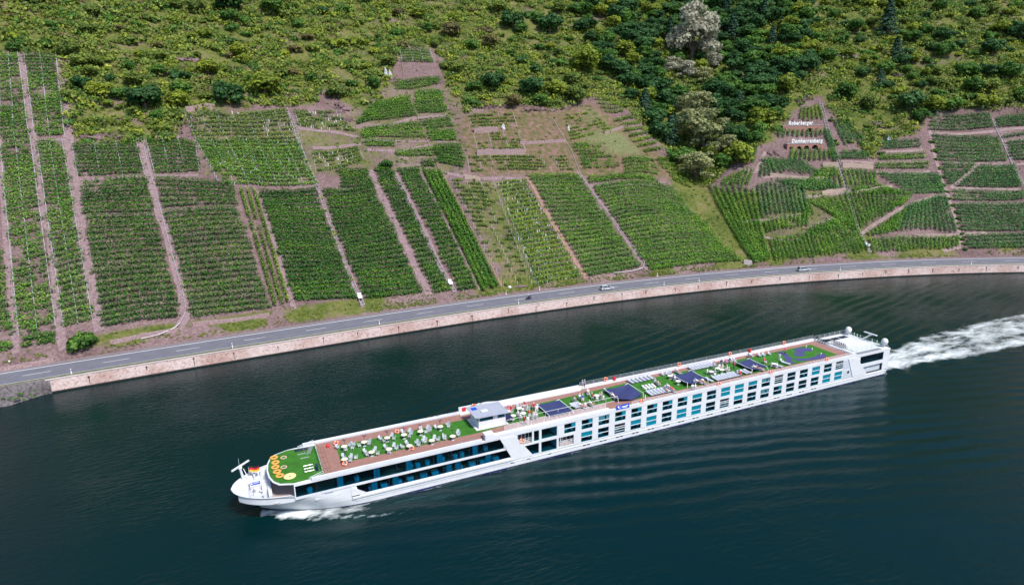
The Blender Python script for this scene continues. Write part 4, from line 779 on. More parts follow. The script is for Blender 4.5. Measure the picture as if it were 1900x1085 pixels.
# trees one can point at
NAMED = [
 ('shrub', 'green', 152, 626, 33, 'large round bush on the bank at the left beside the road'),
 ('round', 'deep', 270, 182, 31, 'dark green tree in the left scrub above the arched wall opening'),
 ('round', 'deep', 428, 178, 29, 'dark round tree left of the yellow-green one above the trellised rows'),
 ('round', 'yellow', 492, 160, 30, 'yellow-green tree above the top of the flowered rail track'),
 ('round', 'yellow', 443, 95, 20, 'small bright yellow-green tree in the upper left scrub'),
 ('round', 'deep', 425, 8, 26, 'dark tree cut by the top edge above the left scrub'),
 ('round', 'green', 505, 12, 24, 'green tree at the top edge, right of the dark one'),
 ('round', 'deep', 952, 40, 22, 'dark tree on the upper middle slope, left of its twin'),
 ('round', 'deep', 1020, 48, 24, 'dark tree on the upper middle slope, right of its twin'),
 ('round', 'deep', 916, 152, 24, 'dark blue-green tree at the head of the dry slope'),
 ('round', 'green', 880, 163, 16, 'small bushy tree touching the dark blue-green one'),
 ('round', 'deep', 985, 160, 27, 'dense dark tree above the pink rock band'),
 ('round', 'yellow', 1032, 164, 24, 'yellowish tree leaning on the dense dark one above the pink rock band'),
 ('round', 'green', 1000, 185, 17, 'low dark bush in front of the dense dark tree'),
 ('round', 'yellow', 1088, 112, 31, 'big yellow-green tree left of the forest edge'),
 ('round', 'deep', 1152, 132, 23, 'dark round tree at the forest edge beside the big yellow-green one'),
 ('round', 'deep', 1215, 165, 32, 'broad dark tree at the lower left of the forest'),
 ('round', 'yellow', 1196, 178, 20, 'yellow-green tree on the ravine edge below the forest'),
 ('billow', 'silver', 1284, 84, 47, 'tall silver-grey willow standing out of the dark forest', 1.25),
 ('billow', 'silver', 1246, 122, 21, 'small silver willow left of the tall one'),
 ('billow', 'silver', 1272, 132, 22, 'small silver willow just below the tall one'),
 ('billow', 'sage', 1303, 142, 20, 'small grey-green willow below the tall silver one, right'),
 ('billow', 'silver', 1322, 118, 17, 'smallest silver willow at the right foot of the tall one'),
 ('billow', 'sage', 1282, 206, 39, 'pale olive willow at the top of the lower willow clump'),
 ('billow', 'sage', 1303, 250, 52, 'large grey-green willow in the middle of the lower clump'),
 ('billow', 'sage', 1344, 272, 22, 'small grey willow at the right of the lower clump'),
 ('billow', 'sage', 1291, 310, 37, 'lowest pale willow at the ravine mouth'),
 ('round', 'green', 1340, 300, 20, 'dark green bush right of the lowest pale willow'),
 ('conifer', 'blue', 1646, 48, 26, 'tall dark conifer on the upper right slope', 1.15),
 ('conifer', 'blue', 1662, 98, 20, 'smaller dark conifer below the tall one on the right slope'),
 ('conifer', 'blue', 1632, 150, 14, 'little conifer above the bare rocky patch on the right'),
 ('round', 'deep', 1688, 192, 26, 'dark bush above the left corner of the striped right-hand plots'),
 ('round', 'green', 1710, 215, 18, 'olive bush at the top of the shrub-lined path'),
 ('conifer', 'blue', 1434, 160, 17, 'dark conifer at the right rim of the forest'),
 ('round', 'yellow', 1415, 215, 24, 'yellow-green tree left of the upper white letters'),
 ('round', 'green', 1532, 105, 19, 'dark tree by the rock outcrop at the forest rim'),
 ('round', 'deep', 1840, 90, 20, 'dark round bush on the far right slope'),
 ('round', 'green', 1795, 130, 20, 'green bush left of the far right edge'),
 ('round', 'green', 1868, 135, 24, 'bright green bush near the right edge above the striped plots'),
 ('round', 'deep', 1892, 60, 24, 'dark tree cut by the right edge high on the slope'),
 ('shrub', 'green', 718, 302, 17, 'lone scrub bush on bare soil amid the upper terraces'),
 ('shrub', 'green', 896, 106, 12, 'small round bush on the open slope above the dry patch'),
 ('shrub', 'deep', 20, 620, 4, 'tiny dark plant at the left edge by the road'),
]
for r_ in NAMED:
    k, m_, x, y, rp, lab = r_[:6]
    tree(k, m_, x, y, rp, lab, tall=(r_[6] if len(r_) > 6 else 1.0))
# hedges along the shrub-lined path
for i in range(17):
    t = i/16; x = np.interp(t, [0, .3, .6, 1], [1728, 1752, 1775, 1791]); y = np.interp(t, [0, .3, .6, 1], [262, 340, 400, 461])
    tree('shrub', 'green', float(x)+rnd.uniform(-2, 2), float(y), rnd.uniform(5, 7.5), ['topmost', 'second', 'third', 'fourth', 'fifth', 'sixth', 'seventh', 'eighth', 'ninth', 'tenth', 'eleventh', 'twelfth', 'thirteenth', 'fourteenth', 'fifteenth', 'sixteenth', 'lowest'][i]+' round shrub counting down the row along the shrub-lined path', group='shrubs lining the path')
# the wooded ravine
FOREST = [(1040, -15), (1505, -15), (1528, 85), (1478, 150), (1445, 200), (1398, 262), (1360, 300), (1318, 338), (1292, 345), (1250, 300), (1212, 225), (1135, 150), (1085, 60)]
pts = [(n_[2], n_[3], n_[4]*(1.5 if n_[0] == 'billow' else 1.0)) for n_ in NAMED]+[(n_[2], n_[3]+n_[4]*1.3, n_[4]*1.3) for n_ in NAMED if n_[0] == 'billow']
def scatter(poly, n, rmin, rmax, sep, tries=9000, seed=1, y0=-15):
    rr = random.Random(seed); xs = [q[0] for q in poly]; ys = [q[1] for q in poly]; got = []
    for _ in range(tries):
        if len(got) >= n: break
        x = rr.uniform(min(xs), max(xs)); y = rr.uniform(max(y0, min(ys)), max(ys))
        if not inpoly(np.array([x]), np.array([y]), poly)[0]: continue
        r = rr.uniform(rmin, rmax)*(0.75+0.4*(y+15)/350.0)
        if any((x-a)**2+((y-b)*1.25)**2 < (sep*(r+c))**2 for a, b, c in pts): continue
        pts.append((x, y, r)); got.append((x, y, r))
    return got
LMK = [(270, 182, 'dark tree above the left plots'), (428, 178, 'dark round tree by the trellised rows'), (492, 160, 'yellow-green tree over the flowered track'), (425, 8, 'dark tree at the top edge'), (443, 95, 'small bright yellow tree'), (985, 160, 'dense dark tree over the dry slope'), (1088, 112, 'big yellow-green tree'), (1284, 82, 'tall silver willow'), (1300, 245, 'large grey-green willow'), (1646, 48, 'tall right-hand conifer'), (716, 135, 'two white boulders'), (60, 100, 'top of the leftmost path'), (745, 95, 'top of the highest rail track'), (1520, 178, 'top of the long rail track'), (1690, 192, 'dark bush above the striped plots'), (1500, 250, 'white hillside letters'), (1647, 257, 'grey tarpaulin heap'), (1575, 215, 'bare patch by the rail track'),  (1868, 135, 'bright green bush at the right'), (600, 30, 'upper middle slope'), (1430, 40, 'upper end of the wood'), (220, 40, 'upper left slope'), (830, 40, 'slope above the rail track head'), (1760, 60, 'upper right slope'), (1150, 40, 'left rim of the wood')]
LCNT = {}; DEFER = []
def auto(kind_word, x, y):
    lx, ly, nm = min(LMK, key=lambda l: (l[0]-x)**2+((l[1]-y)*1.3)**2); dx, dy = x-lx, y-ly
    v = 'above' if dy < -14 else 'below' if dy > 14 else ''; h = 'left of' if dx < -10 else 'right of' if dx > 10 else ''
    pos = {('above', ''): 'above', ('below', ''): 'below', ('', ''): 'beside'}.get((v, h)) or (h if not v else v+' and '+h)
    return kind_word, pos+' the '+nm, (dx*dx+dy*dy)
def autolabel():
    grp = {}
    for o, kw, pos, dist in DEFER: grp.setdefault((kw, pos), []).append((dist, o))
    for (kw, pos), L_ in grp.items():
        L_.sort(key=lambda t: t[0])
        for i, (d_, o) in enumerate(L_): o['label'] = (kw if len(L_) == 1 else ['nearest', 'second', 'third', 'fourth', 'fifth', 'sixth', 'seventh', 'eighth', 'ninth', 'tenth', 'eleventh', 'twelfth', 'thirteenth', 'fourteenth', 'fifteenth', 'sixteenth'][min(i, 15)]+' '+kw)+' '+pos
for x, y, r in scatter(FOREST, 215, 14, 27, .40, tries=30000, seed=3):
    k = rnd.random(); m_ = 'deep' if k < .52 else 'green' if k < .80 else 'yellow' if k < .93 else 'blue'
    kind = 'conifer' if m_ == 'blue' else 'round'
    lab = {'deep': 'dark green tree in the dense wood filling the ravine', 'green': 'mid green tree in the dense wood filling the ravine', 'yellow': 'yellowish tree in the dense wood filling the ravine', 'blue': 'bluish conifer in the dense wood filling the ravine'}[m_]
    o_ = tree(kind, m_, x, y, r, lab, group='trees of the ravine wood')
    DEFER.append((o_, *auto({'deep': 'dark green wood tree', 'green': 'mid green wood tree', 'yellow': 'yellowish wood tree', 'blue': 'bluish wood conifer'}[m_], x, y)))
for x, y, r in scatter([(1500, -10), (1905, -10), (1905, 200), (1730, 205), (1700, 190), (1560, 195), (1530, 100)], 130, 9, 23, .58, seed=5):
    k = rnd.random(); m_ = 'deep' if k < .18 else 'green' if k < .5 else 'olive' if k < .8 else 'yellow'
    lab = {'deep': 'dark bush', 'green': 'green bush', 'olive': 'olive bush', 'yellow': 'yellow-green bush'}[m_]+' on the scrubby upper right slope'
    o_ = tree('round' if rnd.random() < .45 else 'shrub', m_, x, y, r, lab, name='shrub', group='bushes on the upper right slope', cat='shrub')
    DEFER.append((o_, *auto(lab.split(' on ')[0], x, y)))
LSC = [(0, -10), (1060, -10), (1100, 100), (1120, 170), (1030, 200), (850, 190), (810, 85), (740, 85), (720, 145), (650, 195), (600, 150), (340, 200), (330, 255), (140, 258), (115, 95), (0, 90)]
for x, y, r in scatter(LSC, 200, 9, 25, .60, tries=24000, seed=8):
    k = rnd.random(); m_ = 'deep' if k < .07 else 'green' if k < .27 else 'olive' if k < .68 else 'yellow' if k < .90 else 'brown'
    lab = {'deep': 'dark bush', 'green': 'green bush', 'olive': 'olive bush', 'yellow': 'yellow-green bush', 'brown': 'brownish bush'}[m_]+' on the scrubby upper left slope'
    o_ = tree('round' if rnd.random() < .25 else 'shrub', m_, x, y, r, lab, name='shrub', group='bushes on the upper left slope', cat='shrub')
    DEFER.append((o_, *auto(lab.split(' on ')[0], x, y)))
for i in range(20):
    x, y = rnd.uniform(1535, 1640), rnd.uniform(200, 285)
    m_ = 'olive' if rnd.random() < .6 else 'green'; o_ = tree('shrub', m_, x, y, rnd.uniform(4, 8), 'x', group='shrubs right of the letters'); DEFER.append((o_, *auto('small '+m_+' shrub', x, y)))
autolabel()
print('trees', NT[0])
# low scrub that nobody could count
def scrub(name, label, n, test, mats_seed, r0, r1, mat, per=34, tone0=.45, flat=.60, size=.26):
    rg = np.random.default_rng(mats_seed); got = []; Cs = []; Ns = []; Ss = []; Ts = []
    s = rg.uniform(160, 930, n*6); d = 13+rg.uniform(0, 1, n*6)**0.9*270; x, y = sd2xy(s, d); z = height(s, d); px, py = project(np.stack([x, y, z], -1))
    ok = test(px, py) & (px > -60) & (px < 1960) & (py > -50) & (py < 800); ok &= (vnoise(x, y, 7, 91)+.45*vnoise(x, y, 2.5, 92) > .46)
    idx = np.where(ok)[0][:n]
    R = rg.uniform(r0, r1, len(idx))*(.6+.8*vnoise(x[idx], y[idx], 11, 93)); tt = rg.normal(0, .17, len(idx))
    k = np.repeat(np.arange(len(idx)), per); m = len(k); dv = rg.normal(size=(m, 3)); dv[:, 2] = np.abs(dv[:, 2]); dv /= np.linalg.norm(dv, axis=1, keepdims=True)
    lump = 1+.25*np.sin(dv[:, 0]*5+k)+.2*np.sin(dv[:, 1]*6+k*2.1)
    C = np.stack([x[idx][k], y[idx][k], z[idx][k]-.1], -1)+dv*(R[k]*lump*rg.uniform(.7, 1.05, m))[:, None]*np.array([1, 1, flat])
    V, F = cards(C, dv+rg.normal(0, .4, (m, 3)), size*rg.uniform(.6, 1.4, m), rg)
    me = npmesh(name, V, F, mat, fattr={'tone': np.clip(tone0+tt[k]+rg.normal(0, .13, m), 0, 1)}); o = link(name, me); tag(o, label, kind='stuff'); return len(idx)
insc = lambda px, py: inpoly(px, py, SCRUB) & ~inpoly(px, py, DRY)
scrub('scrub', 'low olive scrub covering the upper slope', 4300, insc, 4, 1.3, 3.6, TM['olive'], per=45, size=.45)
scrub('scrub', 'darker green brambles between the bushes of the upper slope', 1400, insc, 14, 1.2, 3.4, TM['green'], per=45, size=.45)
scrub('scrub', 'yellow-green scrub patches on the upper slope', 2500, insc, 44, 1.2, 3.3, TM['yellow'], per=43, size=.43, tone0=.38)
scrub('dry_grass', 'brown dry tufts on the upper slope', 900, insc, 24, .8, 2.2, TM['brown'], per=34, size=.32)
scrub('weeds', 'yellow flowering weeds on the dry reddish slope', 800, lambda a, b: inpoly(a, b, DRY), 34, .4, 1.2, TM['brown'], per=22, tone0=.6)
scrub('weeds', 'green weeds on the dry reddish slope', 700, lambda a, b: inpoly(a, b, DRY), 35, .5, 1.4, TM['olive'], per=24)
scrub('weeds', 'scattered weeds on the bare soil among the vineyard plots', 2600, lambda a, b: ~inpoly(a, b, SCRUB) & ~inpoly(a, b, DRY), 36, .25, .75, TM['olive'], per=9, size=.22)
scrub('weeds', 'tall grass and weeds on the green strips by the ravine', 2600, lambda a, b: inpoly(a, b, GREENV[0]) | inpoly(a, b, GREENV[1]) | inpoly(a, b, GREENV[2]) | inpoly(a, b, GREENV[5]) | inpoly(a, b, GREENV[6]), 37, .35, 1.0, TM['green'], per=16, size=.26, tone0=.55)
scrub('grass_tufts', 'small grass tufts filling the gaps of the upper slope', 6500, insc, 64, .35, .9, TM['yellow'], per=9, size=.24, tone0=.34)
scrub('grass_tufts', 'small brown-green tufts filling the gaps of the upper slope', 3500, insc, 65, .35, .9, TM['brown'], per=9, size=.24, tone0=.45)
# ------------------------------------------------------------------ the river cruise ship (local x aft from the bow, y towards the hill)
white = pmat('ship_white_paint', (0.68, 0.69, 0.72), 0.35, var=0.10, vscale=0.45)
offwhite = pmat('ship_white_deck', (0.64, 0.66, 0.69), 0.55, var=0.08, vscale=1.0)
greypanel = pmat('ship_grey_panel', (0.50, 0.54, 0.60), 0.5)
navy = pmat('boot_top_blue', (0.022, 0.026, 0.10), 0.4, var=.3, vscale=.4)
teak = pmat('deck_brown', (0.30, 0.155, 0.125), 0.8, var=0.18, vscale=1.2)
turf = pmat('deck_turf', (0.038, 0.185, 0.008), 0.95, col2=(0.018, 0.105, 0.005), vscale=0.8, bump=.3, bscale=25)
blue = pmat('awning_blue', (0.030, 0.040, 0.135), 0.75, var=.2, vscale=.8)
puttblue = pmat('putting_blue', (0.055, 0.058, 0.17), 0.9, var=.15, vscale=2)
darkp = pmat('dark_panel', (0.02, 0.025, 0.045), 0.25); chrome = pmat('rail_steel', (0.62, 0.64, 0.67), 0.3, metal=.6)
roofgrey = pmat('wheelhouse_roof', (0.36, 0.38, 0.46), 0.6, var=.1, vscale=1); signblue = pmat('banner_blue', (0.012, 0.07, 0.55), .5); red = pmat('signal_red', (0.62, 0.02, 0.03), .5); orange = pmat('buoy_orange', (0.85, 0.14, 0.03), .5)
gold = pmat('ring_gold', (0.66, 0.33, 0.07), .6); cream = pmat('ring_cream', (0.85, 0.68, 0.30), .5); rose = pmat('ring_rose', (0.62, 0.42, 0.30), .5); black = pmat('matt_black', (0.012, 0.012, 0.014), .6); lilac = pmat('curtain_lilac', (0.45, 0.40, 0.60), .8)
tealblind = pmat('blind_teal', (0.30, 0.52, 0.54), .7); wood = pmat('interior_wood', (0.16, 0.10, 0.07), .7); carpet = pmat('interior_carpet', (0.05, 0.055, 0.07), .9); linen = pmat('white_linen', (0.8, 0.82, 0.82), .8); flagred = pmat('flag_red', (0.62, 0.012, 0.03), .7); flaggold = pmat('flag_gold', (0.85, 0.48, 0.03), .7); textgrey = pmat('lettering_grey', (0.22, 0.24, 0.36), .6)
terr = pmat('terrace_floor', (0.46, 0.36, 0.33), .8, var=.1)
def glassmat(name, tint, refl=0.5):
    m = bpy.data.materials.new(name); m.use_nodes = True; t = m.node_tree; N = t.nodes; L = t.links; N.remove(N['Principled BSDF'])
    tr = N.new('ShaderNodeBsdfTransparent'); tr.inputs[0].default_value = (*tint, 1); gl = N.new('ShaderNodeBsdfGlossy'); gl.inputs['Roughness'].default_value = .03; gl.inputs['Color'].default_value = (.85, .95, 1, 1)
    lw = N.new('ShaderNodeLayerWeight'); lw.inputs['Blend'].default_value = .5; pw = N.new('ShaderNodeMath'); pw.operation = 'POWER'; pw.inputs[1].default_value = 4.0; L.new(lw.outputs['Facing'], pw.inputs[0])
    fr = N.new('ShaderNodeMath'); fr.operation = 'MULTIPLY_ADD'; fr.inputs[1].default_value = .85; fr.inputs[2].default_value = .03; L.new(pw.outputs[0], fr.inputs[0]); mx_ = N.new('ShaderNodeMixShader')
    L.new(fr.outputs[0], mx_.inputs[0]); L.new(tr.outputs[0], mx_.inputs[1]); L.new(gl.outputs[0], mx_.inputs[2]); L.new(mx_.outputs[0], N['Material Output'].inputs[0]); return m
glass = glassmat('tinted_glass', (0.34, 0.80, 0.87)); salonglass = glassmat('salon_glass', (0.16, 0.60, 0.72)); clear = glassmat('clear_glass', (0.62, 0.85, 0.82))
SHIP = empty('river_cruise_ship', (SX, SY, 0)); tag(SHIP, 'long white river cruise ship with turfed sun deck under way', 'ship')
def hb(x, z):
    z = max(-.8, min(4.3, z)); k = (4.3-z)/4.3; x0 = 4.0*min(1.15, k)**1.1; L = 9.0+8.0*min(1, k); e = .58+.32*min(1, k)
    t = np.clip((x-x0)/L, 0, 1); b = max(.03, 5.7*(1-(1-t)**2)**e)
    if x > 133.2: b *= 1-.06*(x-133.2)
    return b
def loft(xs, zfun, nlev, name, mats, midx=None):
    mb = MB(); rows = []
    for side in (-1, 1):
        g = []
        for x in xs:
            zs = zfun(x); r = []
            for z in zs:
                kz = (4.3-min(4.3, z))/4.3; x0 = 4.0*min(1.15, kz)**1.1; xx = x0+x*(24-x0)/24 if x < 24 else x
                r.append(len(mb.v)); mb.v.append((xx, side*hb(xx, z), z))
            g.append(r)
        for i in range(len(xs)-1):
            for j in range(nlev-1):
                q = (g[i][j], g[i+1][j], g[i+1][j+1], g[i][j+1]); q = q if side < 0 else q[::-1]
                mb.f.append(q); mb.m.append(midx[j] if midx else 0)
        rows.append(g)
    for gi in (0, -1):
        a, b = rows[0][gi], rows[1][gi]
        for j in range(nlev-1):
            mb.f.append((a[j], a[j+1], b[j+1], b[j]) if gi == 0 else (a[j], b[j], b[j+1], a[j+1])); mb.m.append(midx[j] if midx else 0)
    return mb
xs = list(np.concatenate([np.linspace(0, 6, 16), np.linspace(6.6, 24, 22), np.linspace(28, 132, 20), [133.2, 134.0, 134.6]]))
loft(xs, lambda x: [-.8, 0, .22, .24, .75, 1.35], 6, 'hull', None, [1, 1, 0, 0, 0]).build('hull', [white, navy], SHIP, True)
zt = lambda x: 4.3-.8*np.clip((x-8.0)/1.0, 0, 1)
xb = list(np.concatenate([np.linspace(0, 4, 14), np.linspace(4.4, 17.0, 30)]))
mb = loft(xb, lambda x: list(np.linspace(1.35, zt(x), 7)), 7, 'bow', None)
mb.build('bow_shell', white, SHIP, True)
# bulwark inner face, cap and bow plating
xi = [x for x in xb if .7 < x < 9.2]
for side in (-1, 1):
    mb = MB()
    for a, b in zip(xi[:-1], xi[1:]):
        A = side*(hb(a, 4.3)-.22); B = side*(hb(b, 4.3)-.22); A2 = side*hb(a, zt(a)); B2 = side*hb(b, zt(b)); za, zb_ = zt(a), zt(b)
        mb.add([(a, A, 3.2), (b, B, 3.2), (b, B, zb_), (a, A, za)], [(0, 1, 2, 3) if side > 0 else (3, 2, 1, 0)]); mb.add([(a, A, za), (b, B, zb_), (b, B2, zb_), (a, A2, za)], [(0, 1, 2, 3) if side > 0 else (3, 2, 1, 0)])
    mb.build('bulwark', white, SHIP)
op = [(x, -(hb(x, 4.3)-.02)) for x in np.linspace(.02, 2.3, 9)]; MB().prism(op+[(x, -y) for x, y in op[::-1]], 4.22, 4.27).build('bow_plating', offwhite, SHIP)
op = [(x, -(hb(x, 4.3)-.2)) for x in np.linspace(1.0, 8.4, 14)]; MB().prism(op+[(x, -y) for x, y in op[::-1]], 3.1, 3.25).build('foredeck', greypanel, SHIP)
MB().box(5.55, 8.44, -5.2, 5.2, 3.27, 3.36).build('terrace_floor', terr, SHIP)
mb = MB().box(5.0, 5.5, -4.3, 4.3, 3.25, 4.25).box(4.2, 5.0, -1.6, 1.4, 3.25, 3.95); mb.build('breakwater', white, SHIP)
mb = MB().lathe([(.0, .9), (.42, .9), (.42, .0)], 14, (3.5, -1.0, 3.25)).box(3.0, 4.0, -1.5, -.5, 3.25, 3.5).bar((3.0, -.6, 3.8), (4.1, -1.6, 3.8), .16, 10).box(2.6, 2.9, -2.8, -2.4, 3.25, 4.35).box(4.3, 4.6, -3.2, -2.8, 3.25, 4.35).box(3.2, 3.5, 2.9, 3.3, 3.25, 4.4).box(4.2, 4.5, 3.5, 3.9, 3.25, 4.4); mb.build('windlass', white, SHIP)
mb = MB().box(2.6, 4.2, .1, 1.7, 3.25, 3.9); h_ = mb.build('hatch', white, SHIP); MB().box(2.72, 4.05, .42, 1.25, 3.904, 3.92).build('hatch_sign', signblue, h_); MB().box(3.1, 3.9, .85, 1.0, 3.922, 3.93).box(2.85, 2.98, .6, .95, 3.922, 3.93).build('hatch_sign_mark', linen, h_)
# radar on its bow mast, anchor bits
mb = MB().bar((1.8, 2.3, 4.2), (1.55, 1.9, 6.4), .22, 8, r2=.16).box(1.35, 1.85, 1.7, 2.1, 6.3, 6.6).bar((2.0, 2.2, 6.0), (2.9, .6, 3.9), .04, 5); ma = mb.build('bow_mast', white, SHIP)
q = MB(); q.add([(.35, .85, 6.62), (.5, .72, 6.62), (2.95, 3.0, 6.62), (2.8, 3.13, 6.62), (.35, .85, 6.85), (.5, .72, 6.85), (2.95, 3.0, 6.85), (2.8, 3.13, 6.85)], [(0, 3, 2, 1), (4, 5, 6, 7), (0, 1, 5, 4), (1, 2, 6, 5), (2, 3, 7, 6), (3, 0, 4, 7)]); q.build('radar_bar', white, ma); MB().bar((1.5, 1.85, 6.5), (1.5, 1.85, 8.0), .025, 5).build('antenna', greypanel, ma)
# side walls with real openings
WC = [53.83+3.4166*i for i in range(20)]; WW = 2.26
holes = [(8.6, 41.4, 3.85, 5.62), (16.4, 42.6, 1.92, 3.45), (43.9, 46.6, 3.70, 5.72), (46.9, 47.95, 3.85, 5.72), (48.33, 51.37, 3.93, 5.72), (45.0, 47.9, 1.5, 3.38), (48.27, 51.31, 1.46, 3.38), (51.64, 54.6, 1.62, 3.38), (125.0, 132.2, 3.85, 5.60), (126.2, 132.3, 1.3, 3.02)]
UPW = [(c-WW/2, c+WW/2, 3.93, 5.70) for c in WC]; LOW = [(c-WW/2-.06, c+WW/2-.06, 1.53, 3.36) for c in WC[1:]]
holes += UPW+LOW
def wall(x0, x1, z0, z1, hs, y, th):
    mb = MB(); X = sorted(set([x0, x1]+[round(v, 3) for h in hs for v in h[:2]])); Z = sorted(set([z0, z1]+[round(v, 3) for h in hs for v in h[2:]]))
    ins = lambda a, b: any(h[0]-1e-3 < a < h[1]+1e-3 and h[2]-1e-3 < b < h[3]+1e-3 for h in hs)
    for i in range(len(X)-1):
        j = 0
        while j < len(Z)-1:
            if ins((X[i]+X[i+1])/2, (Z[j]+Z[j+1])/2): j += 1; continue
            k = j
            while k+1 < len(Z)-1 and not ins((X[i]+X[i+1])/2, (Z[k+1]+Z[k+2])/2): k += 1
            a, b, c, d = X[i], X[i+1], Z[j], Z[k+1]
            mb.add([(a, y, c), (b, y, c), (b, y, d), (a, y, d), (a, y+th, c), (b, y+th, c), (b, y+th, d), (a, y+th, d)], [(0, 1, 2, 3), (7, 6, 5, 4), (0, 3, 7, 4), (1, 5, 6, 2), (3, 2, 6, 7), (0, 4, 5, 1)])
            j = k+1
    return mb
sw = wall(16.4, 134.2, 1.352, 5.80, [(max(16.4, h[0]), h[1], h[2], h[3]) for h in holes], -5.70, .16).build('side_wall', white, SHIP)
wall(8.45, 16.4, 3.44, 5.80, [(8.6, 16.4, 3.85, 5.62)], -5.70, .16).build('side_wall', white, SHIP)
MB().box(16.4, 134.2, 5.54, 5.70, 1.352, 5.80).build('side_wall', white, SHIP); MB().box(8.45, 16.4, 5.54, 5.70, 3.44, 5.80).build('side_wall', white, SHIP)
mb = MB().xzprism([(40.7, 5.79), (43.35, 5.79), (46.75, 1.36), (43.0, 1.36)], -5.82, -5.701); mb.build('slanted_band', white, sw); MB().xzprism([(16.38, 3.5), (18.75, 1.9), (16.38, 1.9)], -5.76, -5.701).build('slanted_band', white, sw); mb = MB().xzprism([(121.2, 5.79), (123.75, 5.79), (127.4, 1.36), (123.1, 1.36)], -5.82, -5.701); mb.build('slanted_band', white, sw)
MB().xzprism([(119.95, 5.62), (121.1, 5.62), (121.95, 3.55), (119.95, 3.55)], -5.725, -5.701).build('grey_inset', greypanel, sw); mb = MB().xzprism([(120.1, 3.3), (122.1, 3.3), (122.9, 1.35), (120.2, 1.35)], -5.725, -5.701); mb.build('grey_inset', greypanel, sw)
MB().box(16.5, 43.0, -5.95, -5.701, 1.45, 1.72).build('rubbing_strake', offwhite, sw); MB().box(17, 134, -5.78, -5.70, .95, 1.1).build('rubbing_strake', white, sw)
MB().box(126.2, 132.3, -5.2, -5.1, 1.36, 3.02).build('stern_recess', greypanel, sw); MB().box(128.0, 128.7, -5.22, -5.201, 2.0, 2.7).build('recess_vent', offwhite, sw)
MB().box(8.45, 8.6, -5.5, 5.5, 3.36, 3.9).build('salon_sill', white, SHIP); MB().box(134.2, 134.4, -5.5, 5.5, .9, 5.8).build('transom', white, SHIP)
MB().box(8.46, 8.54, -5.5, 5.5, 3.9, 5.7).build('salon_front_glass', glass, SHIP)
# decks inside
MB().box(17.2, 134.1, -5.54, 5.5, 1.36, 1.40).build('lower_floor', carpet, SHIP); MB().prism([(8.6, -5.3), (12, -5.52), (134.1, -5.54), (134.1, 5.5), (12, 5.5), (8.6, 5.3)], 3.52, 3.66).build('upper_floor', wood, SHIP)
MB().box(8.6, 134.1, -.1, 0, 1.4, 5.7).build('centre_bulkhead', wood, SHIP)
mb = MB()
for i in range(21): x = WC[0]-3.4166/2+3.4166*i; mb.box(x-.06, x+.06, -5.53, -.1, 3.66, 5.72); mb.box(x-.06, x+.06, -5.53, -.1, 1.4, 3.52)
for x in (43.2, 51.45): mb.box(x-.06, x+.06, -5.53, -.1, 1.4, 5.7)
mb.build('cabin_partitions', offwhite, SHIP)
mb = MB()
for i, c in enumerate(WC):
    for z in (3.66, 1.4):
        mb.box(c-.9, c+.5, -4.4, -2.4, z, z+.55); 
        if rnd.random() < .6: mb.box(c+.5, c+.9, -5.2, -4.8, z+.4, z+.85)
mb.build('cabin_beds', linen, SHIP)['kind'] = 'stuff'
# windows: frame bar, two panes, some blinds
def window(h, k):
    a, b, c, d = h; m = (c+d)/2
    w = MB().box(a, b, -5.69, -5.60, m-.055, m+.055).box(a, a+.04, -5.66, -5.60, c, d).box(b-.04, b, -5.66, -5.60, c, d).build('window', white, SHIP)
    MB().box(a+.04, b-.04, -5.645, -5.62, c, m-.055).build('pane', glass, w)
    if k == 'open': MB().box(a+.04, b-.04, -5.645, -5.62, c+.45, m+.3).build('pane', glass, w)
    else: MB().box(a+.04, b-.04, -5.645, -5.62, m+.055, d).build('pane', glass if k != 'lilac' else clear, w)
    if k in ('top', 'both'): MB().box(a+.05, b-.05, -5.58, -5.56, m+.02, d-.02).build('blind', tealblind, w)
    if k == 'both': MB().box(a+.05, b-.05, -5.58, -5.56, c+.02, m-.02).build('blind', tealblind, w)
    if k == 'half': MB().box(b-.75, b-.05, -5.58, -5.54, m, d-.02).build('curtain', tealblind, w)
    if k == 'lilac': MB().box(a+.05, b-.9, -5.58, -5.56, m, d-.02).box(b-.6, b-.05, -5.57, -5.55, m, d-.02).build('curtain', lilac, w)
    if k == 'open': MB().box(a, b, -5.69, -5.60, m+.32, m+.40).box(a, b, -5.69, -5.60, c+.38, c+.45).build('sash', white, w)
ku = ['half', 'half', 'lilac', 'half', 'half', 'half', 'half', 'half', 'top', 'dark', 'both', 'both', 'top', 'lilac', 'open', 'dark', 'dark', 'both', 'dark', 'open']
kl = ['top', 'dark', 'open', 'top', 'both', 'dark', 'both', 'both', 'dark', 'open', 'top', 'dark', 'lilac', 'half', 'dark', 'dark', 'dark', 'both', 'both']
for h, k in zip(UPW, ku): window(h, k)
for h, k in zip(LOW, kl): window(h, k)
for (a, b, c, d) in [(46.9, 47.95, 3.85, 5.72), (48.33, 51.37, 3.93, 5.72), (45.0, 47.9, 1.5, 3.38), (48.27, 51.31, 1.46, 3.38)]:
    w = MB().box(a, a+.05, -5.66, -5.6, c, d).box(b-.05, b, -5.66, -5.6, c, d).build('window', white, SHIP); MB().box(a+.05, b-.05, -5.645, -5.62, c, d).build('pane', glass, w)
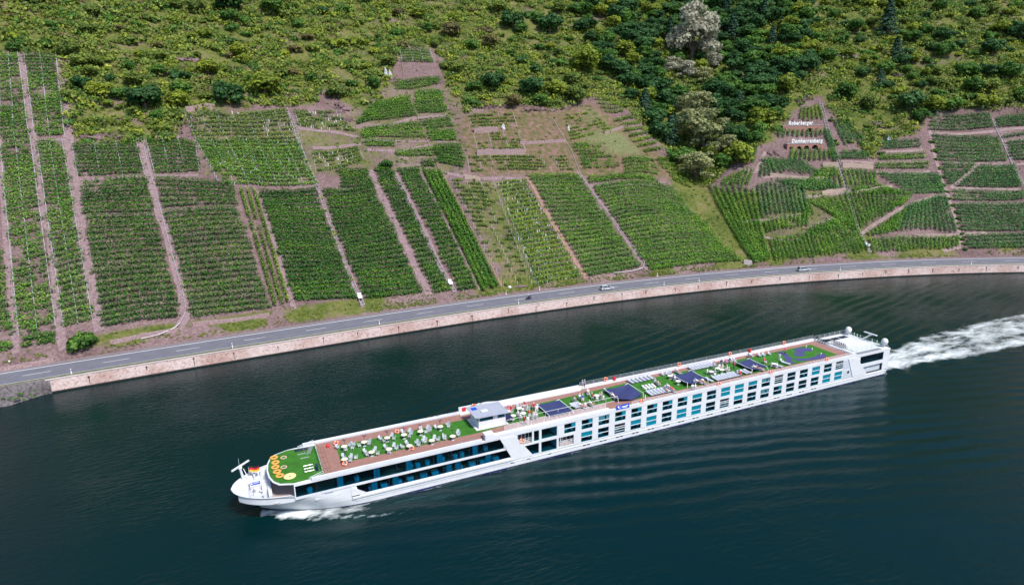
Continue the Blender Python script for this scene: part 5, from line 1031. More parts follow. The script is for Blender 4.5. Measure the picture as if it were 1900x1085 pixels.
# two open balconies
for (a, b, c, d) in [(43.9, 46.6, 3.70, 5.72), (51.64, 54.6, 1.62, 3.38)]:
    w = MB().box(a, b, -5.5, -4.3, c-.05, c+.02).build('balcony', terr, SHIP); mb = MB()
    for i in range(4): x = a+(b-a)*(i+.5)/4; mb.box(x-.30, x+.30, -4.32, -4.3, c+.05, d-.05)
    mb.build('balcony_door', darkp, w); mb = MB()
    for i in range(5): x = a+(b-a)*i/4; mb.bar((x, -5.62, c), (x, -5.62, c+1.0), .03, 5); mb.box(x-.06, x+.06, -4.36, -4.3, c, d)
    for z in (.35, .68, 1.0): mb.bar((a, -5.62, c+z), (b, -5.62, c+z), .03, 5)
    mb.build('balcony_rail', white, w)
# long salon windows
def band(a, b, c, d, n):
    for i in range(n):
        x0 = a+(b-a)*i/n; x1 = a+(b-a)*(i+1)/n
        w = MB().box(x1-.07, x1, -5.66, -5.6, c, d).build('salon_window', darkp, SHIP); MB().box(x0, x1-.07, -5.645, -5.62, c, d).build('pane', salonglass, w)
band(8.6, 41.4, 3.85, 5.62, 11); band(16.4, 42.6, 1.92, 3.45, 9); band(125.0, 132.2, 3.85, 5.60, 4)
mb = MB()
for x in (14.5, 20, 25, 30, 36): mb.box(x, x+.9, -5.50, -5.45, 3.7, 5.7)
for x in (19.5, 22.8, 31.5, 33, 38.2): mb.box(x, x+.9, -5.50, -5.46, 1.5, 3.45)
mb.build('salon_curtains', tealblind, SHIP)['kind'] = 'stuff'
# vents and portholes low on the side
for i in range(17):
    x = 66.7-3.4166*3+3.4166*i
    MB().box(x, x+.6, -5.72, -5.695, .70, .86).box(x+.8, x+1.4, -5.72, -5.695, .70, .86).build('hull_vent', darkp, SHIP)
for x in (42.6, 45.6, 49.6): MB().box(x, x+.6, -5.72, -5.695, .75, .9).build('hull_vent', darkp, SHIP)
for x in (24.0, 28.5, 33.0, 36.0): MB().box(x, x+1.2, -5.72, -5.69, .85, 1.02).build('hull_slot', greypanel, SHIP)
MB().lathe([(.0, 0), (.30, 0), (.30, .05)], 12).build('porthole', darkp, SHIP).matrix_local = Matrix.Translation((121.6, -5.727, 2.75)) @ Matrix.Rotation(math.pi/2, 4, 'X')
for x in (11.2, 13.6): MB().box(x, x+1.3, -hb(x+.3, 2.85)-.02, -hb(x+.3, 2.85)+.3, 2.55, 2.9).build('hull_recess', offwhite, SHIP)
MB().box(12.6, 13.8, -5.74, -5.66, 3.32, 3.40).build('name_tag', textgrey, SHIP)
# sun deck slab
front = [(12, -5.74), (8.5, -5.45), (6.5, -4.7), (5.75, -3.6), (5.3, -2.0), (5.15, 0), (5.3, 2.0), (5.75, 3.6), (6.5, 4.7), (8.5, 5.45), (12, 5.74)]
MB().prism(front+[(134.3, 5.74), (134.3, -5.74)], 5.802, 5.93).build('sun_deck', white, SHIP)
DZ = 5.93
MB().box(12.9, 123.6, -5.3, 5.3, DZ, DZ+.03).build('deck_planking', teak, SHIP)
ins = [(x+.22 if x < 8 else x, y*.955) for x, y in front]
MB().prism([(12.85, -4.9)]+ins[1:-1]+[(12.85, 4.9)], DZ, DZ+.05).build('turf_carpet', turf, SHIP)
MB().box(15.8, 38.4, -2.55, 3.05, DZ+.03, DZ+.06).build('turf_carpet', turf, SHIP)
MB().prism([(38.41, -2.55), (38.41, 3.05), (57.5, 3.2), (70.5, 3.9), (120.9, 3.9), (120.9, -3.2), (69.6, -3.2), (66.6, -1.95), (43.5, -1.95)], DZ+.03, DZ+.06).build('turf_carpet', turf, SHIP)
# step lattice in front of the forward turf
mb = MB()
for j in range(5):
    y0 = 3.8-1.75*j
    for yy in (y0, y0-1.55): mb.box(13.0, 13.95, yy-.03, yy+.03, DZ+.03, DZ+.05)
    for xx in (13.0, 13.48, 13.95): mb.box(xx-.03, xx+.03, y0-1.58, y0+.03, DZ+.032, DZ+.052)
mb.build('deck_lattice', wood, SHIP)
# coamings, bulwarks, rails
for s_ in (-1, 1):
    MB().box(11, 37.6, min(5.42*s_, 5.745*s_), max(5.42*s_, 5.745*s_), DZ, 6.40).build('coaming', white, SHIP)
    MB().box(12.9, 37.3, min(5.31*s_, 5.415*s_), max(5.31*s_, 5.415*s_), DZ+.03, 6.22).build('coaming_liner', greypanel, SHIP)
MB().box(62.0, 123.6, 5.40, 5.745, DZ, 6.50).build('coaming', white, SHIP)
MB().xzprism([(37.6, DZ), (37.6, 7.15), (43, 7.15), (45, 6.85), (62, 6.75), (62, DZ)], 5.45, 5.745).build('bulwark', white, SHIP)
MB().box(37.6, 62.0, 4.75, 5.45, DZ, 6.15).build('side_locker', offwhite, SHIP); MB().box(49, 52, 4.85, 5.3, 6.151, 6.17).build('locker_grille', greypanel, SHIP)
MB().box(62.0, 123.6, -5.745, -5.35, DZ, 6.46).build('coaming', white, SHIP); MB().box(38.2, 62.0, -5.745, -4.75, DZ, 6.52).build('coaming', white, SHIP); MB().box(38.2, 39.8, -5.74, -4.4, 6.53, 6.95).build('gangway_box', white, SHIP)
def railing(a, b, y, z0, zs, n, name='railing', pr=.035, m_=None):
    mb = MB()
    for z in zs: mb.bar((a, y, z0+z), (b, y, z0+z), .032, 5)
    for i in range(n+1): x = a+(b-a)*i/n; mb.bar((x, y, z0), (x, y, z0+max(zs)), pr, 5)
    return mb.build(name, m_ or chrome, SHIP)
railing(62.2, 123.5, 5.6, 6.5, (.25, .5, .75), 20); railing(124, 133.6, 5.6, 6.1, (.3, .6, .9), 6); railing(66.6, 123.5, -5.5, 6.46, (.22, .5), 20, m_=white)
railing(42, 61.5, -4.85, 6.5, (.2, .42, .64, .86), 8, m_=white); railing(43.6, 65.8, -2.0, DZ, (.05, .9), 9, m_=white); railing(12.95, 13.0, 0, DZ, (.1,), 1)
mb = MB()
for z in (.5, .95): mb.bar((12.75, -4.7, DZ+z), (12.75, 4.4, DZ+z), .03, 5)
for y in np.linspace(-4.7, 4.4, 7): mb.bar((12.75, y, DZ), (12.75, y, DZ+.95), .035, 5)
mb.build('railing', chrome, SHIP)
mb = MB()
for z in (.3, .6): mb.bar((10.7, -5.3, DZ+z*.6), (12.7, -5.2, DZ+z+.3), .035, 5); mb.bar((10.2, 5.2, DZ+z*.6), (12.7, 5.2, DZ+z+.3), .035, 5)
mb.build('stair_rail', white, SHIP)
mb = MB().box(9.6, 12.2, 4.0, 4.9, DZ+.05, DZ+.07); mb.build('stairwell', darkp, SHIP)
mb = MB()
for i in range(6): mb.box(11.0+i*.0, 11.05, 2.9+i*.3, 2.96+i*.3, DZ+.1, DZ+.16)
for i in range(5): mb.bar((11.2+.14*i, 2.4, DZ+.12), (12.0+.14*i, 4.4, DZ+.6), .03, 4)
mb.build('folded_gangway', chrome, SHIP)
MB().box(9.9, 11.2, 2.85, 3.0, DZ+.06, DZ+.16).box(10.2, 11.5, 1.4, 1.55, DZ+.06, DZ+.16).build('bench_bar', chrome, SHIP)
mb = MB()
for i in range(4): mb.bar((10.3+.45*i, -3.4, DZ+.4), (10.3+.45*i, -1.6, DZ+.4), .025, 4)
for y in (-3.4, -2.5, -1.6): mb.bar((10.3, y, DZ+.4), (11.65, y, DZ+.4), .025, 4); mb.bar((11.65, y, DZ), (11.65, y, DZ+.4), .025, 4)
mb.build('frame_rack', chrome, SHIP); MB().box(12.0, 12.3, -3.4, -2.3, DZ+.06, DZ+.75).build('deck_locker', navy, SHIP)
# wheelhouse
WH = (38.7, 43.6, -1.55, 2.45)
a, b, c, d = WH
wh = MB().box(a-.6, b+.4, c-.35, d+.3, DZ+.06, DZ+.16).box(a, b, c, d, DZ+.16, 7.32).build('wheelhouse', white, SHIP)
mb = MB()
for x, y in ((a, c), (b-.15, c), (a, d-.15), (b-.15, d-.15), (a+2.6, c), (a+3.3, c), (a, .4)): mb.box(x, x+.15, y, y+.15, 7.32, 8.32)
mb.box(a+2.6, a+3.3, c-.02, c+.05, DZ+.2, 8.32); mb.build('window_post', white, wh)
MB().box(a+.05, b-.05, c+.05, c+.09, 7.32, 8.32).box(a+.05, a+.09, c+.1, d-.1, 7.32, 8.32).box(b-.09, b-.05, c+.1, d-.1, 7.32, 8.32).box(a+.1, b-.1, d-.09, d-.05, 7.32, 8.32).build('wheelhouse_glass', glass, wh)
MB().box(a+.8, b-1.2, c+.8, d-.8, 7.33, 7.7).build('helm_console', wood, wh)
mb = MB().add([(a-.55, c-.6, 8.43), (b+.45, c-.7, 8.33), (b+.45, d+.1, 8.33), (a-.55, d+.05, 8.43), (a-.75, c-.3, 8.37), (a-.75, d+.3, 8.37), (a-.55, c-.6, 8.30), (b+.45, c-.7, 8.23), (b+.45, d+.1, 8.23), (a-.55, d+.05, 8.30), (a-.75, c-.3, 8.30), (a-.75, d+.3, 8.30)], [(0, 1, 2, 3, 5, 4), (10, 11, 9, 8, 7, 6), (0, 6, 7, 1), (1, 7, 8, 2), (2, 8, 9, 3), (3, 9, 11, 5), (5, 11, 10, 4), (4, 10, 6, 0)]); rf = mb.build('wheelhouse_roof', roofgrey, wh)
MB().box(a+1.0, a+2.2, -.6, .4, 8.45, 8.49).build('roof_hatch', offwhite, rf); MB().box(a-.2, a+.7, .9, 1.8, 8.46, 8.51).build('roof_sign', signblue, rf)
for x in (a+.9, a+1.8): MB().bar((x, d+.1, 8.45), (x+1.4, d+1.2, 8.67), .05, 5).build('roof_louvre', darkp, rf)
MB().box(b+.3, b+1.3, c+.2, c+1.4, DZ+.16, DZ+1.0).build('stair_hood', navy, wh)
MB().box(38.2, 38.9, 5.36, 5.44, 6.35, 7.05).build('red_board', red, SHIP)
# aft roof
mb = MB().box(123.8, 134.2, -5.74, 5.74, DZ+.002, 6.16).box(125.2, 132.8, -3.6, 2.6, 6.16, 6.24); ar = mb.build('aft_roof', white, SHIP)
MB().box(124.6, 132.2, 3.2, 4.5, 6.162, 6.20).build('skylight', darkp, ar)
for i in range(4): MB().box(124.55+i*2.53, 124.7+i*2.53, 3.1, 4.6, 6.2, 6.24).build('skylight_bar', white, ar)
MB().box(124.4, 131.8, -5.55, -4.55, 6.162, 6.20).build('louvre_panel', darkp, ar)
mb = MB()
for i in range(4): mb.box(124.4, 131.8, -5.5+i*.27, -5.44+i*.27, 6.2, 6.23)
mb.build('louvre_slats', greypanel, ar)
mb = MB(); greenrail = pmat('rail_green', (.25, .45, .28), .5)
for z in (.45, .9): mb.bar((124, -4.2, 6.16+z), (133.2, -4.2, 6.16+z), .03, 4); mb.bar((133.2, -4.2, 6.16+z), (133.2, 4.4, 6.16+z), .03, 4); mb.bar((124, -4.2, 6.16+z), (124, -1.4, 6.16+z), .03, 4)
for x in np.linspace(124, 133.2, 7): mb.bar((x, -4.2, 6.16), (x, -4.2, 7.06), .03, 4)
for y in np.linspace(-4.2, 4.4, 6): mb.bar((133.2, y, 6.16), (133.2, y, 7.06), .03, 4)
mb.build('roof_rail', greenrail, ar)
for x, y in ((133.5, 4.5), (133.6, -4.6)):
    mb = MB().lathe([(.12, 0), (.12, .55), (.5, .6), (.68, .95), (.72, 1.25), (.6, 1.65), (.35, 1.9), (.0, 1.98)], 16, (x, y, 6.16)).bar((x-.9, y, 6.7), (x+.9, y, 6.7), .05, 5).bar((x, y-1.0, 6.7), (x, y+1.0, 6.7), .05, 5); mb.build('satellite_dome', white, SHIP, True)
mb = MB().bar((132.4, .8, 6.16), (134.2, -.6, 7.5), .10, 6).bar((134.2, -.6, 7.5), (134.2, -.6, 7.8), .10, 6).box(134.0, 134.4, -2.2, 1.0, 7.8, 7.98).box(134.0, 134.4, -.9, -.3, 7.5, 7.8); mb.build('stern_radar', white, SHIP)
for y in (3.2, 2.4, 1.6, .2, -1.4, -2.6): MB().bar((133.9, y, 6.16), (133.9, y, 7.0), .09, 6).build('mushroom_vent', offwhite, SHIP)
# putting course
G = lambda pts: [tuple((at(1320+x/5.0, 600+y/5.0, DZ)-np.array([SX, SY, 0]))[:2]) for x, y in pts]
def catmull(P, n=5):
    out = []; m = len(P)
    for i in range(m):
        p0, p1, p2, p3 = [np.array(P[(i+k-1) % m]) for k in range(4)]
        for j in range(n): t = j/n; out.append(tuple(.5*((2*p1)+(-p0+p2)*t+(2*p0-5*p1+4*p2-p3)*t*t+(-p0+3*p1-3*p2+p3)*t**3)))
    return out
for pg in ([(605, 270), (660, 265), (700, 285), (740, 320), (745, 350), (780, 372), (705, 372), (682, 335), (665, 300)], [(770, 238), (830, 226), (930, 235), (932, 256), (862, 266), (865, 300), (800, 308), (762, 290), (776, 265)], [(765, 325), (870, 326), (960, 308), (990, 284), (1050, 286), (1065, 305), (1040, 325), (950, 340), (830, 350), (768, 340)]):
    o = MB().prism(catmull(G(pg)), DZ+.062, DZ+.075).build('putting_green', puttblue, SHIP)
for q in ((878, 238), (1015, 306), (932, 262)):
    g_ = G([q])[0]; MB().bar((*g_, DZ+.06), (*g_, DZ+.8), .02, 5).box(g_[0]-.12, g_[0]+.12, g_[1]-.02, g_[1]+.02, DZ+.6, DZ+.85).build('hole_flag', linen, SHIP)
# lettering too small to read, as strokes
def strokes(x0, x1, y, z, h, n, seed, horiz=False):
    r_ = random.Random(seed); mb = MB(); x = x0
    while x < x1:
        w = (x1-x0)/n*r_.uniform(.5, .9)
        if r_.random() < .85:
            if horiz: mb.box(x, x+w*.35, y, y+h, z, z+.01); mb.box(x+w*.35, x+w, y+(h*.8 if r_.random() < .5 else 0), y+(h if r_.random() < .5 else h*.2)+.05, z, z+.01)
            else:
                yy = -hb(x, z)-.03 if y is None else y
                mb.box(x, x+w*.3, yy, yy+.05, z, z+h); k = r_.choice([0, .4, .8]); mb.box(x+w*.3, x+w, yy, yy+.05, z+h*k, z+h*(k+.2))
        x += (x1-x0)/n
    return mb.build('ship_name', textgrey, SHIP)
strokes(3.6, 10.8, None, 3.15, .38, 20, 3); strokes(33.2, 37.0, -5.30, 6.42, .2, 14, 4, True); strokes(31.5, 37.0, 5.43, 6.405, .22, 17, 5, True)
# banner on the rail
bn = MB().box(63.1, 65.85, -5.80, -5.76, 6.2, 7.05).build('banner', signblue, SHIP)
MB().xzprism([(63.35, 6.85), (63.6, 6.95), (63.75, 6.75), (63.6, 6.6), (63.9, 6.4), (63.75, 6.32), (63.45, 6.6)], -5.815, -5.801).xzprism([(64.2, 6.65), (64.5, 6.72), (65.0, 6.70), (65.5, 6.82), (65.6, 6.62), (65.0, 6.52), (64.2, 6.5)], -5.815, -5.801).box(64.5, 65.4, -5.815, -5.801, 6.36, 6.44).build('banner_mark', linen, bn); MB().box(63.98, 64.02, -5.812, -5.801, 6.2, 7.05).build('banner_seam', white, bn)
# flag at the bow
fl = empty('flag', (SX+2.6, SY+2.6, 4.2)); tag(fl, 'black, red and gold striped flag flying at the bow', 'flag')
MB().bar((0, 0, 0), (.1, .1, 1.7), .03, 6).build('flag_pole', chrome, fl)
for i, m_ in enumerate((flaggold, flagred, black)):
    mb = MB(); n = 9
    V = [(.1+1.5*j/n, .1+.12*math.sin(j*.9), .72+.33*i+.06*math.sin(j*.7)-.12*j/n+dz_) for j in range(n+1) for dz_ in (0, .335)]
    V += [(x, y+.02, z) for x, y, z in V]; m2 = 2*(n+1)
    F = [(2*j, 2*j+2, 2*j+3, 2*j+1) for j in range(n)]+[(m2+2*j+1, m2+2*j+3, m2+2*j+2, m2+2*j) for j in range(n)]
    mb.add(V, F).build('flag_stripe', m_, fl)
# ------------------------------------------------------------------ things on the sun deck
ZO = {1: (420, 720, 4.1725), 2: (780, 690, 5.424), 3: (1060, 640, 6.027), 4: (1320, 600, 5.0), 5: (420, 820, 6.782), 6: (1500, 600, 8.344), 7: (840, 720, 7.75), 9: (600, 760, 9.04), 10: (1220, 640, 9.04)}
def Q(k, x, y, z): o = ZO[k]; return at(o[0]+x/o[2], o[1]+y/o[2], z)
TZ0 = DZ+.06
chairgrey = pmat('chair_grey', (0.50, 0.53, 0.58), .6); chairframe = pmat('chair_frame', (0.62, 0.64, 0.68), .4, metal=.3); tabletop = pmat('table_cream', (0.80, 0.70, 0.56), .5, var=.05); parasol_m = pmat('parasol_dark', (0.05, 0.035, 0.06), .6); lounge_m = pmat('lounger_mesh', (0.42, 0.45, 0.52), .7); tablewhite = pmat('table_white', (0.80, 0.80, 0.80), .5)
def chair_proto():
    r = empty('deck_chair', (0, 0, -50))
    mb = MB().box(-.27, .27, -.27, -.10, .40, .45).box(-.27, .27, -.06, .11, .40, .45).box(-.27, .27, .15, .27, .40, .45); mb.build('seat', chairgrey, r)
    MB().add([(-.26, .27, .47), (.26, .27, .47), (.26, .42, .98), (-.26, .42, .98), (-.26, .31, .47), (.26, .31, .47), (.26, .46, .98), (-.26, .46, .98)], [(0, 1, 2, 3), (7, 6, 5, 4), (0, 4, 5, 1), (2, 6, 7, 3), (1, 5, 6, 2), (0, 3, 7, 4)]).build('backrest', chairgrey, r)
    mb = MB()
    for x in (-.30, .30):
        mb.bar((x, -.28, 0), (x, .0, .64), .025, 4); mb.bar((x, .30, 0), (x, .0, .64), .025, 4); mb.box(x-.035, x+.035, -.28, .32, .63, .67); mb.bar((x, -.27, .42), (x, .30, .42), .02, 4)
    mb.bar((-.3, .30, .42), (.3, .30, .42), .02, 4); mb.bar((-.3, -.27, .42), (.3, -.27, .42), .02, 4); mb.build('frame', chairframe, r); return r
CH = chair_proto(); used = {'c': False, 't': False, 'w': False, 'l': False, 'p': False}
def place(proto, key, loc, rz, label, cat, group, sc=1.0):
    if not used[key]: o = proto; used[key] = True
    else: o = copy_tree(proto)
    o.location = tuple(float(v) for v in loc); o.rotation_euler = (0, 0, rz); o.scale = (sc, sc, sc); tag(o, label, cat, group); return o
def table_proto(top, key):
    r = empty('round_table', (0, 0, -50)); MB().lathe([(.0, .70), (.46, .70), (.50, .72), (.50, .74), (.47, .76), (.0, .76)], 20).build('table_top', top, r); MB().lathe([(.05, .70), (.05, .05), (.28, .03), (.28, 0)], 10).build('pedestal', chairframe, r)
    if key == 't': MB().lathe([(.0, .772), (.07, .772), (.07, .70)], 8).build('parasol_hole_cap', parasol_m, r)
    return r
TB = table_proto(tabletop, 't'); TW = table_proto(tablewhite, 'w')
pp = empty('parasol_stand', (0, 0, -50)); MB().bar((0, 0, .0), (0, 0, 1.55), .035, 6).build('pole', parasol_m, pp); mb = MB()
for k in range(4): a = k*math.pi/2+.5; mb.bar((0, 0, 1.35), (.42*math.cos(a), .42*math.sin(a), 1.68), .04, 4)
mb.build('folded_ribs', parasol_m, pp); MB().lathe([(.0, .10), (.30, .08), (.32, 0)], 10).build('foot', parasol_m, pp)
ORD = ['first', 'second', 'third', 'fourth', 'fifth', 'sixth', 'seventh', 'eighth', 'ninth', 'tenth', 'eleventh', 'twelfth']
far_t = [Q(9, *q, TZ0+.75) for q in [(350, 607), (683, 535), (1070, 463), (1352, 413), (1628, 355)]]+[Q(2, 200, 545, TZ0+.75)]
near_t = [Q(9, *q, TZ0+.75) for q in [(355, 822), (808, 703), (1103, 652), (1442, 597)]]+[Q(2, 115, 685, TZ0+.75), Q(2, 325, 642, TZ0+.75)]
TABS = []
for row, nm in ((far_t, 'far'), (near_t, 'near')):
    for i, p_ in enumerate(row):
        lab = '%s round cream table from the bow in the %s row' % (ORD[i], 'hill-side' if nm == 'far' else 'camera-side')
        place(TB, 't', (p_[0], p_[1], TZ0), 0, lab, 'table', 'round tables on the forward turf'); TABS.append((p_, '%s %s-side table from the bow' % (ORD[i], 'hill' if nm == 'far' else 'camera')))
        place(pp, 'p', (p_[0]+.15, p_[1]+.62, TZ0), rnd.uniform(0, 1.5), 'dark folded parasol stand behind the %s %s-side table from the bow' % (ORD[i], 'hill' if nm == 'far' else 'camera'), 'parasol', 'folded parasols on the forward turf')
ch1 = [(240, 610), (370, 645), (435, 575), (510, 560), (480, 620), (605, 580), (760, 515), (765, 550), (955, 465), (1010, 505), (1140, 420), (1180, 462), (1330, 360), (1440, 345), (1465, 385), (1440, 425), (1635, 310), (1745, 290), (1780, 325), (1715, 355), (335, 770), (455, 775), (540, 780), (450, 830), (700, 685), (740, 730), (860, 655), (910, 715), (1045, 612), (1180, 590), (1220, 630), (1100, 690), (1400, 550), (1330, 605), (1560, 530), (1590, 570), (1715, 475), (1685, 515)]
ch2 = [(75, 555), (75, 580), (160, 550), (270, 515), (280, 535), (40, 665), (45, 690), (140, 655), (175, 670), (245, 635), (245, 658), (375, 600), (380, 620)]
def chair_at(p_, label, group, tables, rz=None):
    if rz is None:
        t = min(tables, key=lambda t_: (t_[0]-p_[0])**2+(t_[1]-p_[1])**2); rz = math.atan2(t[1]-p_[1], t[0]-p_[0])+math.pi/2+rnd.uniform(-.3, .3)
    return place(CH, 'c', (p_[0], p_[1], TZ0), rz, label, 'chair', group, .82)
for k, L_ in ((9, ch1), (2, ch2)):
    for q in L_:
        p_ = Q(k, *q, TZ0+.5); t = min(TABS, key=lambda t_: (t_[0][0]-p_[0])**2+(t_[0][1]-p_[1])**2)
        chair_at(p_, 'grey deck chair at the '+t[1], 'chairs at the '+t[1], [t[0]])
# rings on the forward turf
RG = [(598, 195), (617, 257), (615, 315), (638, 372), (672, 422)]
for i, q in enumerate(RG): p_ = Q(5, *q, DZ+.1); o = MB().torus(.43, .21, n=24, k=8, flat=.5).build('ring_cushion', gold, None, True); o.location = (p_[0], p_[1], DZ+.16); tag(o, ORD[i]+' golden ring from the hill side on the front turf', 'ring cushion', 'golden rings on the front turf')
for q, lab in (((720, 190), 'thin rose ring on the front turf, nearer the hill'), ((722, 312), 'thin rose ring on the front turf, nearer the camera')): p_ = Q(5, *q, DZ+.1); o = MB().torus(.40, .10, n=24, k=8, flat=.5).build('ring_cushion', rose, None, True); o.location = (p_[0], p_[1], DZ+.1); tag(o, lab, 'ring cushion')
p_ = Q(5, 798, 430, DZ+.1); o = MB().torus(.52, .40, n=28, k=8, flat=.3).build('ring_cushion', cream, None, True); o.location = (p_[0], p_[1], DZ+.16); tag(o, 'large pale yellow disc with a small hole on the front turf', 'ring cushion')
p_ = Q(9, 75, 600, DZ+.3); o = MB().lathe([(.0, .55), (.22, .5), (.3, .25), (.26, 0)], 12).build('red_bollard', red, None, True); o.location = (p_[0], p_[1], DZ+.03); tag(o, 'red dome-shaped box on the brown deck near the front lattice', 'bollard')
# lifebuoys
def buoy(p_, label, up=True, lean=0):
    r = empty('lifebuoy', tuple(map(float, p_))); MB().torus(.34, .11, n=20, k=8).build('ring', orange, r, True); mb = MB()
    for k in range(4): a = k*math.pi/2+.4; mb.torus(.34, .12, n=20, k=8) if False else mb.bar((.33*math.cos(a-.14), .33*math.sin(a-.14), 0), (.33*math.cos(a+.14), .33*math.sin(a+.14), 0), .125, 8)
    mb.build('white_band', linen, r)
    if up: r.rotation_euler = (math.radians(80), 0, 0)
    else: r.rotation_euler = (math.radians(25), 0, 0)
    tag(r, label, 'lifebuoy', 'lifebuoys along the deck edge')
for q, lab in (((215, 555), 'orange lifebuoy on the hill-side walkway nearest the bow'), ((1235, 360), 'second orange lifebuoy from the bow on the hill-side walkway'), ((360, 893), 'orange lifebuoy on the camera-side walkway nearest the bow'), ((1480, 635), 'second orange lifebuoy from the bow on the camera-side walkway')): buoy(Q(9, *q, DZ+.35), lab, False)
for i, (k, x, y) in enumerate([(3, 385, 380), (3, 1200, 210), (3, 1780, 97), (4, 175, 280), (4, 680, 180)]): p_ = Q(k, x, y, 6.95); buoy((p_[0], SY+5.5, 6.9), ORD[i]+' orange lifebuoy from the wheelhouse on the hill-side rail')
for i, (k, x, y) in enumerate([(3, 780, 622), (3, 1640, 430), (4, 60, 555), (4, 540, 447), (4, 1060, 330)]): p_ = Q(k, x, y, 6.7); buoy((p_[0], SY-5.6, 6.72), ORD[i]+' orange lifebuoy from the blue banner on the camera-side rail')
buoy((SX+44.6, SY-5.75, 4.5), 'orange lifebuoy on the upper balcony rail amidships'); p_ = Q(7, 315, 250, 7.4); buoy((p_[0], SY+5.3, 7.0), 'orange lifebuoy beside the wheelhouse on the hill side')
for k, x, y, lab in ((3, 475, 365, 'red box on the hill-side rail nearer the wheelhouse'), (4, 350, 248, 'red box on the hill-side rail nearer the stern')): p_ = Q(k, x, y, 6.8); o = MB().box(-.28, .28, -.12, .12, -.35, .35).box(-.3, .3, -.14, .14, .3, .36).build('fire_box', red); o.location = (p_[0], SY+5.4, 6.75); tag(o, lab, 'box')
# awnings
def awning(x0, x1, y0, y1, label, z=7.0, sag=.35, crump=0.0, seed=1):
    r = empty('awning', (SX+(x0+x1)/2, SY+(y0+y1)/2, TZ0)); cx, cy = (x0+x1)/2, (y0+y1)/2; n, m = 18, 14; rg = np.random.default_rng(seed)
    u, v = np.meshgrid(np.linspace(0, 1, n), np.linspace(0, 1, m), indexing='ij')
    X = x0+(x1-x0)*u-cx; Y = y0+(y1-y0)*v-cy
    Z = z-TZ0-sag*4*v*(1-v)*.55-sag*.9*np.sin(np.pi*u)*1.0+.10*(vnoise(X*3+seed*9, Y*3, 1.3, seed)-.5)
    if crump: Z = Z-crump*np.clip(vnoise(X+seed, Y, 1.6, seed+3)-.35, 0, 1)*1.4; Y = Y-(crump*.9*np.sin(np.pi*u)**2*(1-v)*.8)+.5*crump*(vnoise(X, Y*0, 1.1, 5)-.5); Z = np.maximum(Z, .12)
    T = np.stack([X, Y, Z], -1).reshape(-1, 3); B = T-np.array([0, 0, .03]); F = grid_faces(n, m)
    link('fabric', npmesh('fabric', np.concatenate([T, B]), np.concatenate([F, F[:, ::-1]+n*m]), blue, smooth=True), r)
    for x in (x0-cx, x1-cx):
        mb = MB(); P = [(x+(.15*math.sin(t*math.pi)), y0-cy+(y1-y0)*t, z-TZ0-sag*4*t*(1-t)*.5+.03) for t in np.linspace(0, 1, 9)]
        for a_, b_ in zip(P[:-1], P[1:]): mb.bar(a_, b_, .05, 5)
        mb.build('hoop', linen, r); mb = MB(); o_ = 1.2 if x > 0 else -1.2
        mb.bar(P[0], (x*.55+o_, P[0][1]-.2, 0), .05, 5).bar(P[-1], (x*.55-o_, P[-1][1]+.1, 0), .05, 5); mb.build('strut', linen, r)
    tag(r, label, 'awning', 'blue sun awnings on the deck'); return r
awning(51.2, 55.8, -3.0, 2.0, 'flat dark blue sun awning nearest the wheelhouse', 6.5, .22, seed=2)
awning(65.3, 70.8, -2.9, 2.0, 'crumpled dark blue awning with a hanging corner, second from the wheelhouse', 6.85, .35, .55, 3)
awning(81.0, 85.8, -2.9, 2.0, 'sagging dark blue awning, third from the wheelhouse', 6.9, .5, .12, 5)
awning(97.0, 100.8, -3.1, 1.8, 'dark blue awning nearest the putting course', 6.85, .35, .05, 7)
# sun loungers
lp = empty('sun_lounger', (0, 0, -50)); mb = MB()
for x in (-.30, .30): mb.box(x-.03, x+.03, -.95, .95, .30, .36)
for x in (-.28, .28):
    for y in (-.75, .7): mb.bar((x, y, 0), (x, y, .32), .03, 4)
mb.build('frame', chairframe, lp); MB().box(-.30, .30, -.95, .35, .36, .41).build('mattress', lounge_m, lp)
MB().add([(-.30, .36, .37), (.30, .36, .37), (.30, 1.0, .52), (-.30, 1.0, .52), (-.30, .36, .42), (.30, .36, .42), (.30, 1.0, .57), (-.30, 1.0, .57)], [(3, 2, 1, 0), (4, 5, 6, 7), (0, 1, 5, 4), (1, 2, 6, 5), (2, 3, 7, 6), (3, 0, 4, 7)]).build('backrest', lounge_m, lp)
def lrow(x0, x1, y, n, where, rz):
    for i in range(n): place(lp, 'l', (SX+x0+(x1-x0)*i/(n-1), SY+y, TZ0), rz+rnd.uniform(-.04, .04), '%s lounger from the bow in the %s' % (ORD[i], where), 'sun lounger', 'sun loungers '+where)
lrow(72.5, 77.2, 3.6, 6, 'hill-side row behind the crumpled awning', 0); lrow(72.5, 76.4, -2.7, 6, 'camera-side row behind the crumpled awning', 0)
lrow(87.4, 92.8, 3.7, 8, 'hill-side row behind the sagging awning', 0); lrow(88.1, 93.2, -2.6, 8, 'camera-side row behind the sagging awning', 0)
for i, (k, x, y, rz) in enumerate([(10, 870, 580, .1), (4, 690, 365, .3), (4, 620, 390, .4), (10, 1510, 440, .1), (10, 1450, 450, .1), (3, 30, 680, .2), (3, 62, 672, .2), (3, 95, 664, .2)]):
    p_ = Q(k, x, y, TZ0+.35); place(lp, 'l', (p_[0], p_[1], TZ0), rz, ['single grey lounger beside the sagging awning', 'outermost lounger next to the putting course', 'second lounger from the putting course', 'lounger in front of the last awning, nearer the stern', 'lounger in front of the last awning, nearer the bow', 'first of three loungers by the near rail after the flat awning', 'middle of three loungers by the near rail after the flat awning', 'last of three loungers by the near rail after the flat awning'][i], 'sun lounger', 'odd sun loungers')
